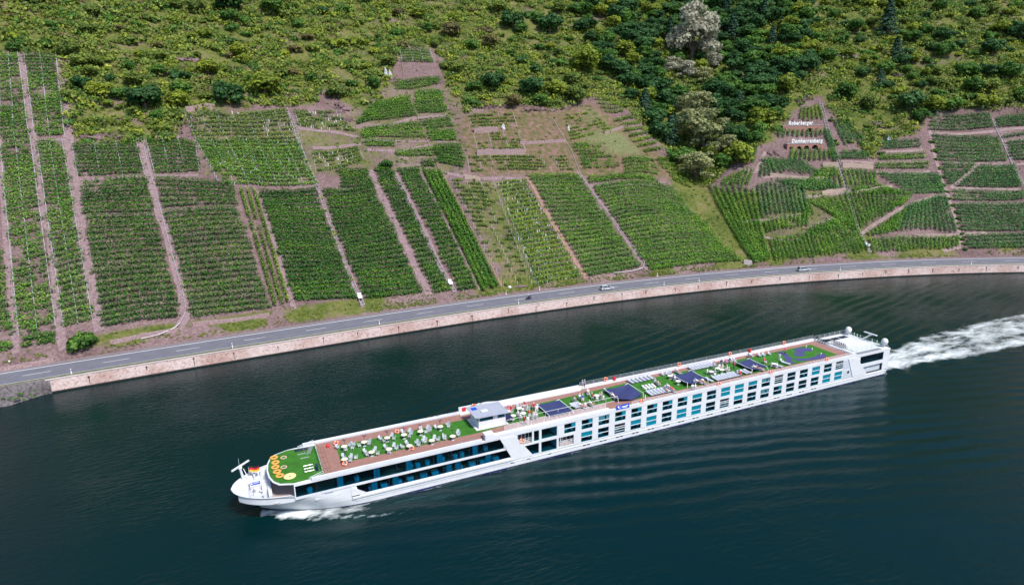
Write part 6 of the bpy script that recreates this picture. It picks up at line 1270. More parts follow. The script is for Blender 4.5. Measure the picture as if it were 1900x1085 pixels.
# aft tables and chairs
AT = [(7, 790, 328, 'beside the wheelhouse corner'), (7, 870, 390, 'standing empty behind the wheelhouse'), (7, 1015, 355, 'amid the wheelhouse party'), (7, 955, 283, 'at the hill end of the wheelhouse party'), (3, 285, 560, 'between the flat and the crumpled awning'), (3, 1105, 340, 'at the bow side of the sagging awning'), (3, 1195, 400, 'standing empty beside the sagging awning'), (10, 905, 440, 'just astern of the sagging awning'), (10, 1010, 385, 'in the stern party, hill side'), (10, 1080, 410, 'in the stern party, stern side'), (4, 585, 372, 'by the putting course')]
AP = []
for k, x, y, w_ in AT: p_ = Q(k, x, y, TZ0+.75); AP.append((p_, w_)); place(TW, 'w', (p_[0], p_[1], TZ0), 0, 'round white table '+w_, 'table', 'white tables on the aft turf')
AC = [(7, 850, 440), (7, 1090, 265), (7, 1150, 420), (7, 940, 260), (3, 1030, 320), (3, 1070, 312), (3, 1105, 308), (10, 80, 470), (10, 150, 460), (10, 200, 455), (10, 1080, 280), (10, 1120, 272), (10, 1165, 265), (10, 1210, 255), (10, 1255, 245), (10, 1300, 238), (10, 1540, 170), (10, 1590, 172), (10, 1720, 165), (10, 1780, 155), (4, 450, 285), (4, 490, 282), (4, 540, 275), (4, 655, 340), (7, 840, 330)]
for i, (k, x, y) in enumerate(AC):
    p_ = Q(k, x, y, TZ0+.5); t = min(AP, key=lambda t_: (t_[0][0]-p_[0])**2+(t_[0][1]-p_[1])**2); far = (t[0][0]-p_[0])**2+(t[0][1]-p_[1])**2 > 6
    chair_at(p_, 'grey deck chair '+('off the white table ' if far else 'at the white table ')+t[1], 'aft chairs near the table '+t[1], [t[0]], rz=(0 if far else None))
stool_m = MB().lathe([(.0, .45), (.24, .45), (.26, .40), (.20, .36), (.17, 0)], 12).mesh('stool', tablewhite)
for i, (x, y) in enumerate([(800, 455), (835, 448), (870, 440), (905, 435), (815, 470), (850, 463), (885, 455), (920, 450), (835, 484), (870, 476), (905, 470), (935, 463)]):
    p_ = Q(3, x, y, TZ0+.4); o = link('stool', stool_m); o.location = (p_[0], p_[1], TZ0); tag(o, 'small white stool in the block behind the crumpled awning', 'stool', 'white stools in a block')
# bicycles parked at the stern
tyre = pmat('tyre_rubber', (0.015, 0.015, 0.017), .8)
def bike_proto():
    r = empty('bicycle', (0, 0, -50))
    for x in (-.52, .52): w_ = MB().torus(.33, .03, c=(x, 0, .34), n=16, k=5, axis='y').build('wheel', tyre, r)
    MB().bar((-.52, 0, .34), (-.15, 0, .85), .03, 5).bar((-.15, 0, .85), (.40, 0, .80), .03, 5).bar((-.15, 0, .85), (.0, 0, .34), .03, 5).bar((0, 0, .34), (.40, 0, .80), .03, 5).bar((-.52, 0, .34), (0, 0, .34), .03, 5).bar((.38, 0, 1.0), (.52, 0, .34), .03, 5).build('frame', darkp, r)
    MB().bar((.36, -.28, 1.02), (.36, .28, 1.02), .025, 5).build('handlebar', black, r); MB().box(-.32, -.05, -.07, .07, .92, .98).build('saddle', black, r); return r
bk = bike_proto(); used['b'] = False
for i in range(5): place(bk, 'b', (SX+123.9+.05*i, SY+4.6-.62*i, TZ0), 1.25, ORD[i]+' dark bicycle from the hill-side rail in the outer rack at the stern', 'bicycle', 'bicycles in the outer rack')
for i in range(6): place(bk, 'b', (SX+124.9, SY+1.2-.58*i, 6.25), 1.25, ORD[i]+' dark bicycle from the hill side in the inner rack at the stern', 'bicycle', 'bicycles in the inner rack')
# furniture seen through the salon windows
for i in range(11):
    r = empty('dining_table', (SX+19.5+2.05*i+(.0 if i % 2 else .15), SY-4.75, 1.4)); tag(r, ORD[i]+' white-clothed dining table from the bow behind the lower salon windows', 'table', 'dining tables in the salon'); MB().box(-.55, .55, -.5, .5, .72, .76).box(-.53, .53, -.48, .48, .30, .72).build('tablecloth', linen, r); MB().box(-.1, .1, -.1, .1, 0, .3).build('pedestal', wood, r)
arm_m = MB().lathe([(.0, .42), (.32, .42), (.34, .40), (.36, .75), (.40, .74), (.37, .0)], 14).mesh('armchair_tub', linen)
for i in range(9): o = link('tub_chair', arm_m); o.location = (SX+[10.6, 17.5, 26.0, 27.0, 28.6, 31.2, 33.2, 34.4, 38.6][i], SY-5.0+.25*(i % 3), 3.66); tag(o, ORD[i]+' pale tub chair from the bow behind the upper salon windows', 'chair', 'tub chairs in the salon')
def hairmesh(c): return MB().lathe([(.0, .105), (.06, .095), (.10, .05), (.112, -.01), (.10, -.05)], 10, c)
HAIR = {k: hairmesh(c).mesh('hair', HAIRS[0], True) for k, c in (('stand', (0, .015, 1.68)), ('sit', (0, .105, 1.25)), ('recline', (0, .73, .90)))}
def person(pose, loc, rz, shirt, pants, label, hair=0, group=None):
    o = bpy.data.objects.new('person', BODY[pose]); COL.objects.link(o); o.location = tuple(map(float, loc)); o.rotation_euler = (0, 0, rz)
    for i, m_ in ((1, CLO[shirt]), (2, CLO[pants])): o.material_slots[i].link = 'OBJECT'; o.material_slots[i].material = m_
    h = link('hair', HAIR[pose], o); h.material_slots[0].link = 'OBJECT'; h.material_slots[0].material = HAIRS[hair]
    tag(o, label, 'person', group or 'passengers on the sun deck'); return o
PPL = [ # zoom, x, y, pose, shirt, trousers, label
 (7, 800, 275, 'sit', 'pink', 'grey', 'seated person in pink at the table by the wheelhouse corner'), (7, 838, 292, 'sit', 'red', 'red', 'seated person in dark red beside the one in pink'),
 (7, 1030, 225, 'sit', 'red', 'white', 'seated person in red at the hill-side end of the party'), (7, 945, 350, 'sit', 'white', 'beige', 'seated person in white left of the middle party table'), (7, 1000, 305, 'sit', 'white', 'white', 'seated person in white behind the middle party table'), (7, 1062, 275, 'sit', 'white', 'grey', 'seated person in white between the two party tables'), (7, 975, 395, 'sit', 'white', 'beige', 'seated person in white nearest the rail at the party'), (7, 970, 255, 'sit', 'lilac', 'white', 'seated person in lilac at the hill-side party table'),
 (7, 1165, 250, 'sit', 'red', 'navy', 'seated person in red beside the flat awning, hill side'), (7, 1208, 275, 'sit', 'white', 'white', 'seated person in white touching the flat awning'), (7, 1180, 335, 'sit', 'white', 'beige', 'middle of the people in white beside the flat awning'), (7, 1160, 380, 'sit', 'white', 'white', 'person in white nearest the rail beside the flat awning'), (7, 1200, 385, 'sit', 'white', 'grey', 'seated person in white at the camera-side corner of the flat awning'),
 (7, 1102, 365, 'stand', 'red', 'white', 'person in red standing between the party and the near rail'), (7, 1080, 455, 'stand', 'white', 'white', 'person all in white standing at the near rail'), (7, 1026, 455, 'stand', 'red', 'navy', 'person in red top and dark trousers standing at the near rail'),
 (3, 40, 600, 'sit', 'grey', 'navy', 'seated person in grey just behind the flat awning'), (3, 98, 570, 'sit', 'white', 'blue', 'seated person in white and blue behind the flat awning'), (3, 128, 585, 'sit', 'blue', 'white', 'seated person in blue behind the flat awning'), (3, 188, 520, 'recline', 'white', 'white', 'person in white leaning back near the hill-side walkway'), (3, 237, 560, 'sit', 'red', 'navy', 'seated person in red left of the white table between two awnings'), (3, 288, 595, 'sit', 'white', 'beige', 'seated person in white in front of the table between two awnings'), (3, 330, 535, 'sit', 'beige', 'grey', 'seated person in beige behind the table between two awnings'), (3, 352, 580, 'sit', 'white', 'white', 'seated person in white right of the table between two awnings'),
 (3, 120, 668, 'recline', 'white', 'beige', 'person in white reclining by the near rail, left of two'), (3, 155, 668, 'recline', 'white', 'white', 'person in white reclining by the near rail, right of two'), (3, 228, 652, 'recline', 'white', 'navy', 'person reclining alone by the near rail before the banner'), (3, 475, 565, 'recline', 'white', 'beige', 'person reclining under the hanging corner of the crumpled awning'), (3, 125, 435, 'stand', 'lilac', 'beige', 'person in lilac standing at the hill-side bulwark'), (3, 150, 430, 'stand', 'lilac', 'navy', 'person with dark trousers standing at the hill-side bulwark'),
 (3, 825, 592, 'stand', 'white', 'white', 'person in white standing at the near rail by the lifebuoy'), (3, 940, 402, 'sit', 'lilac', 'navy', 'seated person beside the white stools, nearer the hill'), (3, 975, 418, 'sit', 'beige', 'grey', 'seated person beside the white stools, nearer the camera'), (3, 1060, 488, 'recline', 'blue', 'navy', 'person in blue reclining next to the near lounger row'), (3, 1100, 462, 'recline', 'white', 'white', 'person in white reclining next to the near lounger row'), (3, 1140, 492, 'recline', 'red', 'navy', 'person in red reclining before the sagging awning'), (3, 1122, 335, 'sit', 'white', 'grey', 'seated person in white at the table before the sagging awning'), (3, 1152, 362, 'sit', 'white', 'blue', 'seated person with blue trousers under the edge of the sagging awning'), (3, 1192, 288, 'recline', 'beige', 'navy', 'person reclining on the hill side of the sagging awning'),
 (10, 690, 600, 'recline', 'white', 'white', 'person in white reclining before the single lounger, left of two'), (10, 775, 600, 'recline', 'white', 'beige', 'person in white reclining before the single lounger, right of two'), (10, 592, 692, 'sit', 'white', 'blue', 'person seated against the near rail below the sagging awning, left'), (10, 642, 690, 'sit', 'white', 'grey', 'person seated against the near rail below the sagging awning, right'),
 (10, 843, 430, 'sit', 'white', 'white', 'seated person in white left of the party behind the sagging awning'), (10, 945, 335, 'stand', 'lilac', 'lilac', 'person in lilac standing at the end of the hill-side lounger row'), (10, 955, 442, 'sit', 'white', 'grey', 'seated person in white at the nearest table behind the sagging awning'), (10, 958, 492, 'sit', 'white', 'navy', 'seated person nearest the camera behind the sagging awning'), (10, 1035, 345, 'sit', 'white', 'white', 'seated person in white at the hill side of the stern party'), (10, 1082, 358, 'sit', 'white', 'beige', 'seated person in white in the middle of the stern party'), (10, 1160, 385, 'sit', 'white', 'white', 'seated person in white at the stern end of the party'), (10, 1188, 412, 'sit', 'white', 'grey', 'seated person in white and grey at the stern end of the party'), (10, 1150, 268, 'sit', 'pink', 'navy', 'person in pink seated in the row of chairs on the hill side'), (10, 1080, 275, 'sit', 'navy', 'navy', 'person in navy seated in the row of chairs on the hill side'), (10, 1220, 248, 'sit', 'navy', 'grey', 'person in navy and grey seated near the end of the chair row'),
 (10, 1285, 330, 'stand', 'pink', 'navy', 'person in a bright pink top standing before the last awning'), (10, 1345, 442, 'sit', 'grey', 'white', 'person in grey seated by the near rail before the last awning'), (10, 1392, 470, 'sit', 'red', 'black', 'person in red seated by the near rail before the last awning'), (10, 1660, 372, 'recline', 'white', 'white', 'person in white reclining in front of the last awning'), (10, 1722, 382, 'recline', 'navy', 'beige', 'person in navy reclining in front of the last awning'),
 (4, 495, 340, 'sit', 'red', 'white', 'person in red and white seated behind the last awning'), (4, 560, 372, 'sit', 'white', 'grey', 'person in white seated left of the table by the putting course'), (4, 605, 385, 'sit', 'white', 'white', 'person in white seated right of the table by the putting course'), (4, 632, 305, 'stand', 'white', 'white', 'person in white standing at the edge of the putting course'), (4, 686, 248, 'stand', 'pink', 'navy', 'person in pink top putting on the blue course'), (4, 360, 285, 'sit', 'white', 'navy', 'person seated on the hill side next to the last awning'),
]
for i, (k, x, y, pose, sh, pa, lab) in enumerate(PPL):
    hz = {'stand': .9, 'sit': .75, 'recline': .6}[pose]; p_ = Q(k, x, y, TZ0+hz); t = min(AP, key=lambda t_: (t_[0][0]-p_[0])**2+(t_[0][1]-p_[1])**2)[0]
    rz = math.atan2(t[1]-p_[1], t[0]-p_[0])+math.pi/2 if pose == 'sit' and (t[0]-p_[0])**2+(t[1]-p_[1])**2 < 7 else (rnd.uniform(-.6, .6) if pose != 'stand' else rnd.uniform(0, 6.28))
    person(pose, (p_[0], p_[1], TZ0), rz, sh, pa, lab, rnd.randrange(3))
    if pose == 'sit': chair_at(p_, 'chair under the '+lab if len(lab.split()) < 13 else 'chair under the '+' '.join(lab.split()[:12]), 'occupied chairs', [], rz=rz)
    if pose == 'recline': place(lp, 'l', (p_[0], p_[1], TZ0), rz, 'lounger under the '+lab if len(lab.split()) < 13 else 'lounger under the '+' '.join(lab.split()[:12]), 'sun lounger', 'occupied loungers')
# ------------------------------------------------------------------ road users and roadside things
silver = pmat('car_silver', (0.62, 0.64, 0.68), .25, metal=.35); carglass = pmat('car_glass', (0.012, 0.016, 0.025), .08); rim_m = pmat('car_rim', (0.45, 0.46, 0.48), .35, metal=.6); lampw = pmat('lamp_clear', (0.8, 0.82, 0.85), .1); lampr = pmat('lamp_red', (0.5, 0.01, 0.01), .2)
def road_frame(px, py, d=None):
    p_ = at(px, py, ROADZ+.04); s, dd = xy2sd([p_[0]], [p_[1]]); d = dd[0] if d is None else d; x, y = sd2xy(s[0], d)
    return (float(x), float(y), ROADZ+.04), math.atan2(float(np.interp(s[0], WS, _ty)), float(np.interp(s[0], WS, _tx)))
def car(label, loc, rz, roof=1.5, L=4.4):
    r = empty('car', loc, rz); tag(r, label, 'car', 'cars on the riverside road'); h = L/2
    def shell(prof, wfun, mat, name, par):
        """prof: closed side profile (x,z); half width by height"""
        n = len(prof); mb = MB(); V = []
        for s_ in (-1, 1):
            for x, z in prof: V.append((x, s_*wfun(x, z), z))
        F = [tuple(range(n)), tuple(range(2*n-1, n-1, -1))]+[((i+1) % n, i, n+i, n+(i+1) % n) for i in range(n)]
        return mb.add(V, F).build(name, mat, par)
    w = lambda x, z: (.88-.05*abs(x/h)**3-.10*max(0, (z-.75)))
    body = [(-h, .35), (-h+.02, .62), (-h+.1, .90), (-h+.25, .98), (.45*h, .96), (.80*h, .86), (h-.06, .68), (h, .45), (h-.04, .30), (-h+.06, .28)]
    b_ = shell(body, w, silver, 'body', r); bv = b_.modifiers.new('bevel', 'BEVEL'); bv.width = .06; bv.segments = 2
    cab = [(-h+.12, .96), (-h+.55, roof-.05), (-h+.9, roof), (.0, roof+.0), (.22*h, roof-.08), (.56*h, .96)]
    shell(cab, lambda x, z: .82-.22*(z-.95)/.55, carglass, 'windows', r)
    rf_ = [(-h+.50, roof-.04), (-h+.9, roof+.02), (.0, roof+.02), (.20*h, roof-.07), (.18*h, roof-.10), (-h+.6, roof-.09)]
    shell(rf_, lambda x, z: .65, silver, 'roof', r); mb = MB()
    for s_ in (-1, 1):
        mb.bar((.55*h, s_*.80, .96), (.19*h, s_*.62, roof-.07), .035, 4); mb.bar((-.05*h, s_*.81, .96), (-.08*h, s_*.62, roof), .035, 4); mb.bar((-h+.16, s_*.79, .96), (-h+.55, s_*.61, roof-.05), .06, 4)
    mb.build('pillars', silver, r)
    for sx in (-.60*h, .62*h):
        for s_ in (-1, 1):
            wh_ = MB(); wh_.lathe([(.0, -.10), (.30, -.10), (.33, -.06), (.33, .06), (.30, .10), (.0, .10)], 16); o = wh_.build('wheel', tyre, r); o.matrix_local = Matrix.Translation((sx, s_*.78, .33)) @ Matrix.Rotation(math.pi/2, 4, 'X')
            ri = MB().lathe([(.0, -.11), (.20, -.11), (.20, .11), (.0, .11)], 12).build('rim', rim_m, o)
    for s_ in (-1, 1): MB().box(h-.14, h+.0, s_*.62-.14, s_*.62+.14, .58, .70).build('headlight', lampw, r); MB().box(-h-.005, -h+.12, s_*.66-.12, s_*.66+.12, .68, .84).build('tail_light', lampr, r); MB().box(.40*h, .50*h, s_*.88, s_*1.02, .92, 1.04).build('mirror', silver, r)
    return r
l_, a_ = road_frame(1131, 540, 3.6); car('silver car on the road, the nearer one behind the motorcycle', l_, a_, 1.48)
l_, a_ = road_frame(1489, 502, 3.5); car('silver-white car far along the road on the right', l_, a_, 1.55)
# motorcycle and rider
l_, a_ = road_frame(983, 557, 3.9)
mo = empty('motorcycle', l_, a_); tag(mo, 'dark motorcycle on the road ahead of the nearer silver car', 'motorcycle')
for x in (-.7, .72): MB().torus(.26, .07, c=(x, 0, .32), n=16, k=6, axis='y').build('wheel', tyre, mo)
MB().box(-.3, .35, -.18, .18, .3, .62).bar((.72, 0, .32), (.45, 0, 1.0), .05, 5).bar((-.7, 0, .32), (-.2, 0, .55), .06, 5).build('engine_frame', black, mo); MB().box(-.05, .45, -.2, .2, .62, .92).box(.35, .72, -.22, .22, .78, 1.15).build('fairing', CLO['navy'], mo); MB().box(-.75, -.05, -.16, .16, .68, .80).build('saddle', black, mo); MB().bar((.42, -.36, 1.02), (.42, .36, 1.02), .025, 5).build('handlebar', black, mo)
rd = person('sit', (l_[0], l_[1], l_[2]+.28), a_+math.pi/2, 'black', 'black', 'motorcycle rider in dark leathers with a pale helmet', 0, 'people on the road'); rd.scale = (1, .8, 1); hm = MB().lathe([(.0, .15), (.09, .13), (.14, .05), (.14, -.06), (.10, -.12)], 12, (0, .09, 1.23)).build('helmet', linen, rd, True)
p_ = at(16, 684, ROADZ); person('stand', (p_[0], p_[1]+1.6, ROADZ+.03), 1.2, 'white', 'black', 'hiker in white top and black trousers at the left roadside', 1, 'people on the road')
# delineator posts
dp = MB().add([(-.07, -.06, 0), (.07, -.06, 0), (.0, .07, 0), (-.07, -.06, 1.0), (.07, -.06, 1.0), (.0, .07, 1.08)], [(2, 1, 0), (3, 4, 5), (0, 1, 4, 3), (1, 2, 5, 4), (2, 0, 3, 5)]).mesh('post_body', paint); db = MB().box(-.075, .075, -.068, -.05, .68, .86).mesh('reflector', black)
for px, py, d_, lab in [(134, 690, 1.0, 'white roadside post on the river side, first from the left'), (430, 640, 1.0, 'white roadside post on the river side, second from the left'), (700, 598, 1.0, 'white roadside post on the river side, third from the left'), (961, 563, 1.0, 'white roadside post just left of the motorcycle'), (1228, 528, 1.0, 'white roadside post right of the nearer silver car'), (1293, 521, 1.0, 'white roadside post between the two silver cars'), (1557, 501, 1.0, 'white roadside post right of the far silver car'), (1804, 491, 1.0, 'white roadside post near the right edge'),
                        (931, 542, 12.0, 'white post on the hill-side verge by the white planks'), (994, 535, 12.0, 'white post on the hill-side verge right of the white planks'), (1206, 508, 12.0, 'white post on the verge at the foot of the bent rail track')]:
    l_, a_ = road_frame(px, py, d_); o = empty('roadside_post', l_, a_); o.scale = (1.5, 1.5, 1.15); link('post_body', dp, o); link('reflector', db, o); tag(o, lab, 'post', 'roadside posts')
# planks and a white heap by the verge
p_ = cast(958, 533); 
for i, (dx, c_, lab) in enumerate(((-2.2, linen, 'white sack lying at the left end of the plank pile'), (1.2, rubble, 'pile of reddish planks on the verge above the motorcycle'))):
    mb = MB()
    if i == 0: mb.lathe([(.0, .5), (.35, .42), (.55, .2), (.5, -.2)], 9)
    else:
        for j in range(5): mb.box(-2+.15*j, 2.2-.2*j, -.3+.13*j, -.2+.13*j, .05*j, .25+.06*j)
    o = mb.build('sack' if i == 0 else 'plank_pile', c_); x, y = p_[0]+dx, p_[1]-.1*dx; o.location = (x, y, float(gz([x], [y])[0])+.1); o.rotation_euler = (0, 0, -.1); tag(o, lab, 'sack' if i == 0 else 'planks')
# ------------------------------------------------------------------ the lettered terraces
brick = pmat('terrace_brick', (0.42, 0.205, 0.165), .9, col2=(0.26, 0.13, 0.11), vscale=2.5, bump=.4, bscale=8)
def facing(P): s, d = xy2sd([P[0]], [P[1]]); return math.atan2(float(np.interp(s[0], WS, _ty)), float(np.interp(s[0], WS, _tx)))
def arch_wall(label, pl, pr, hpx, arches, depth=3.0):
    A = cast(*pl); B = cast(*pr); z0 = min(A[2], B[2])-.6; L_ = float(np.hypot(B[0]-A[0], B[1]-A[1])); D = float(np.dot(A-np.array([0, 0, CAMH]), _fw)); H = hpx*D/FPX+.8; a_ = math.atan2(B[1]-A[1], B[0]-A[0])
    r = empty('arched_terrace_wall', (A[0], A[1], z0), a_); tag(r, label, 'wall'); mb = MB(); n = int(L_/.2)
    for i in range(n):
        x0, x1 = L_*i/n, L_*(i+1)/n; xm = (x0+x1)/2; zb = 0
        for c, rad, spr in arches:
            if abs(xm-c*L_) < rad: zb = max(zb, spr*H+math.sqrt(rad*rad-(xm-c*L_)**2))
        if zb < H: mb.box(x0, x1, 0, .7, zb, H)
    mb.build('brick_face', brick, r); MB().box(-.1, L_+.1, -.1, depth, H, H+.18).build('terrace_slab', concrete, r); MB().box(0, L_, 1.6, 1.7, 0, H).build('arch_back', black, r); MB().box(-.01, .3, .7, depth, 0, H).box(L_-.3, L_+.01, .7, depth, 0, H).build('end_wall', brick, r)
    return r, A, B, z0+H+.18, a_
def letters(word, label, x0px, x1px, ypx, zbase, O, a_):
    """stand the word on the wall top; each letter its own part"""
    D = float(np.dot(O-np.array([0, 0, CAMH]), _fw)); dl = at_line(x0px, ypx, O, a_); dr = at_line(x1px, ypx, O, a_); W_px = dr-dl
    r = empty('letter_sign', (O[0]+math.cos(a_)*dl, O[1]+math.sin(a_)*dl, zbase), a_); tag(r, label, 'sign'); ms = []; x = 0
    for ch in word:
        me = letter_mesh(ch); me.materials.append(letterwhite) if not me.materials else None
        w_ = max(v.co.x for v in me.vertices); ms.append((me, x)); x += w_+.07
    sc = W_px/x; vs_ = 1.35
    for me, xx in ms: o = link('letter', me, r); o.location = (xx*sc, -.1, .18*sc); o.rotation_euler = (math.pi/2, 0, 0); o.scale = (sc, sc*vs_, sc*2)
    mb = MB(); mb.bar((0, .15, .02), (W_px, .15, .02), .06, 4).build('base_rail', steel, r)
letterwhite = pmat('letter_white', (.86, .86, .86), .6)
def at_line(px, py, O, a_):
    d = ray(px, py); n = np.array([-math.sin(a_), math.cos(a_)]); t = (n@O[:2])/(n@d[:2]); P = d[:2]*t; return float((P-O[:2])@np.array([math.cos(a_), math.sin(a_)]))
_, A, B, zt_, a_ = arch_wall('brick terrace wall with four arches under the lower white word', (1460, 279), (1528, 279), 11.5, [(.12, 1.0, .40), (.33, 1.05, .42), (.53, 1.15, .45), (.76, 1.35, .45)]); letters('Domherrenberg', 'large white letters reading Domherrenberg on the arched brick terrace', 1468, 1526, 266, zt_, A, a_)
_, A, B, zt_, a_ = arch_wall('brick terrace wall with one arch under the upper white word', (1452, 246), (1527, 246), 12, [(.66, 1.3, .35)]); letters('Roberberger', 'large white letters reading Roberberger on the upper terrace wall', 1462.5, 1508, 235, zt_, A, a_)
# ------------------------------------------------------------------ rocks and low walls on the slope
rockm = pmat('slate_rock', (0.26, 0.17, 0.175), .95, col2=(0.08, 0.05, 0.05), vscale=.9, bump=1.0, bscale=2.5); paler = pmat('pale_rock', (0.55, 0.53, 0.56), .9, var=.2, vscale=1)
def rock(label, px, py, wpx, hpx, mat=rockm, seed=1, name='rock_outcrop', n=None):
    """a cluster of tilted slate blocks breaking out of the slope"""
    P = cast(px, py); D = float(np.dot(P-np.array([0, 0, CAMH]), _fw)); k = D/FPX; rr = random.Random(seed); mb = MB(); W2 = wpx*k*.5; H2 = hpx*k*.5; a0 = facing(P)
    n = n or max(5, int(W2*H2*2.4))
    for _ in range(n):
        u = rr.uniform(-1, 1)*W2; v = rr.uniform(-1, 1)*H2; x = P[0]+math.cos(a0)*u-math.sin(a0)*v*.75; y = P[1]+math.sin(a0)*u+math.cos(a0)*v*.75; z = float(gz([x], [y])[0])
        L_, w_, h_ = rr.uniform(.5, 1.9), rr.uniform(.4, 1.1), rr.uniform(.35, 1.1); R_ = Matrix.Rotation(a0+rr.uniform(-.7, .7), 3, 'Z') @ Matrix.Rotation(rr.uniform(-.6, .6), 3, 'X') @ Matrix.Rotation(rr.uniform(-.5, .5), 3, 'Y')
        V = [Vector((sx*L_*rr.uniform(.55, 1), sy*w_*rr.uniform(.55, 1), sz*h_*rr.uniform(.5, 1))) for sx, sy, sz in ((-1, -1, -1), (1, -1, -1), (1, 1, -1), (-1, 1, -1), (-1, -1, 1), (1, -1, 1), (1, 1, 1), (-1, 1, 1))]
        mb.add([tuple(R_ @ q+Vector((x-P[0], y-P[1], z-P[2]))) for q in V], [(0, 3, 2, 1), (4, 5, 6, 7), (0, 1, 5, 4), (1, 2, 6, 5), (2, 3, 7, 6), (3, 0, 4, 7)])
    o = mb.build(name, mat); o.location = tuple(P); tag(o, label, 'rock'); return o
def boulder(label, px, py, wpx, hpx, mat, seed, name='boulder'):
    P = cast(px, py); D = float(np.dot(P-np.array([0, 0, CAMH]), _fw)); k = D/FPX; rr = random.Random(seed); w_, h_ = wpx*k*.5, hpx*k; prof = [(1.0, -.2), (1.0, .15), (.85, .45), (.55, .8), (.15, 1.0), (0, 1.02)]; mb = MB().lathe([(r_*w_, z_*h_) for r_, z_ in prof], 8)
    mb.v = [(x*rr.uniform(.5, 1.35), y*rr.uniform(.5, 1.35), z*rr.uniform(.75, 1.1)) for x, y, z in mb.v]; o = mb.build(name, mat); o.location = tuple(P); tag(o, label, 'rock' if name == 'boulder' else 'heap')
for i, (px, py, w_, h_, lab) in enumerate([(165, 256, 34, 18, 'pink rock face left of the cutting above the left plots'), (205, 258, 46, 20, 'pink rock face right of the cutting above the left plots'), (612, 172, 14, 26, 'dark slate rock, upper piece of the ridge by the trellised rows'), (632, 202, 18, 28, 'dark slate rock, middle piece of the ridge by the trellised rows'), (650, 225, 14, 18, 'dark slate rock, lowest piece of the ridge by the trellised rows'), (690, 190, 26, 16, 'reddish rock hump left of the broad terrace'), (925, 197, 70, 9, 'long low pink rock band at the head of the dry slope, left'), (1000, 203, 70, 8, 'long low pink rock band at the head of the dry slope, right'), (1490, 186, 34, 10, 'pinkish rock heap above the upper white letters'), (1565, 75, 26, 12, 'rocky scar at the forest rim'), (1575, 105, 30, 14, 'pink scree patch below the rocky scar'), (1520, 110, 10, 26, 'narrow rock rib beside the dark tree at the forest rim'), (1440, 285, 26, 14, 'rough rock left of the brick arches'), (1625, 232, 20, 20, 'fallen rock slope right of the white letters'), (310, 138, 28, 8, 'small bare rock patch in the left scrub'), (350, 112, 30, 8, 'bare rock patch below the yellow-green tree'), (1665, 140, 20, 8, 'small bare rock on the right slope')]): rock(lab, px, py, w_, h_, seed=i+2)
for i, (px, py, w_, h_, lab) in enumerate([(716, 135, 7, 15, 'white pointed boulder on the upper slope, left of two'), (724, 138, 8, 12, 'white boulder on the upper slope, right of two'), (934, 236, 7, 9, 'single pale stone on the dry slope'), (1055, 238, 5, 9, 'narrow white stone by the bent rail track')]): boulder(lab, px, py+h_*.4, w_, h_, paler, i+40)
tarp = pmat('tarpaulin', (0.24, 0.24, 0.31), .5, var=.2); boulder('grey tarpaulin heap above the striped terraces', 1647, 261, 12, 9, tarp, 77, 'tarpaulin_heap')
def lowwall(label, pts_px, h, mat):
    r_ = [cast(*q) for q in pts_px]; o = r_[0]; mb = MB()
    for a, b in zip(r_[:-1], r_[1:]):
        n = max(1, int(np.linalg.norm(b-a)/1.5))
        for k in range(n):
            p0 = a+(b-a)*k/n; p1 = a+(b-a)*(k+1)/n; z0 = float(gz([p0[0]], [p0[1]])[0]); z1 = float(gz([p1[0]], [p1[1]])[0]); d = (p1-p0)[:2]; d = d/np.linalg.norm(d); nn = np.array([-d[1], d[0]])*.7
            hh = h*(1+.25*(vnoise(np.array([p0[0]]), np.array([p0[1]]), 2, 3)[0]-.5))
            Vv = [(p0[0], p0[1], z0-.4), (p1[0], p1[1], z1-.4), (p1[0], p1[1], z1+hh), (p0[0], p0[1], z0+hh), (p0[0]+nn[0], p0[1]+nn[1], z0-.4), (p1[0]+nn[0], p1[1]+nn[1], z1-.4), (p1[0]+nn[0], p1[1]+nn[1], z1+hh), (p0[0]+nn[0], p0[1]+nn[1], z0+hh)]
            mb.add([(x-o[0], y-o[1], z-o[2]) for x, y, z in Vv], [(0, 1, 2, 3), (3, 2, 6, 7), (7, 6, 5, 4), (0, 3, 7, 4), (1, 5, 6, 2)])
    w_ = mb.build('terrace_wall', mat); w_.location = tuple(o); tag(w_, label, 'wall', 'dry stone terrace walls')
pinkwall = pmat('dry_stone_pink', (0.44, 0.31, 0.31), .95, col2=(0.20, 0.125, 0.125), vscale=2.0, bump=.9, bscale=4); buffwall = pmat('dry_stone_buff', (0.52, 0.40, 0.34), .95, col2=(0.33, 0.23, 0.19), vscale=2.0, bump=.7, bscale=4)
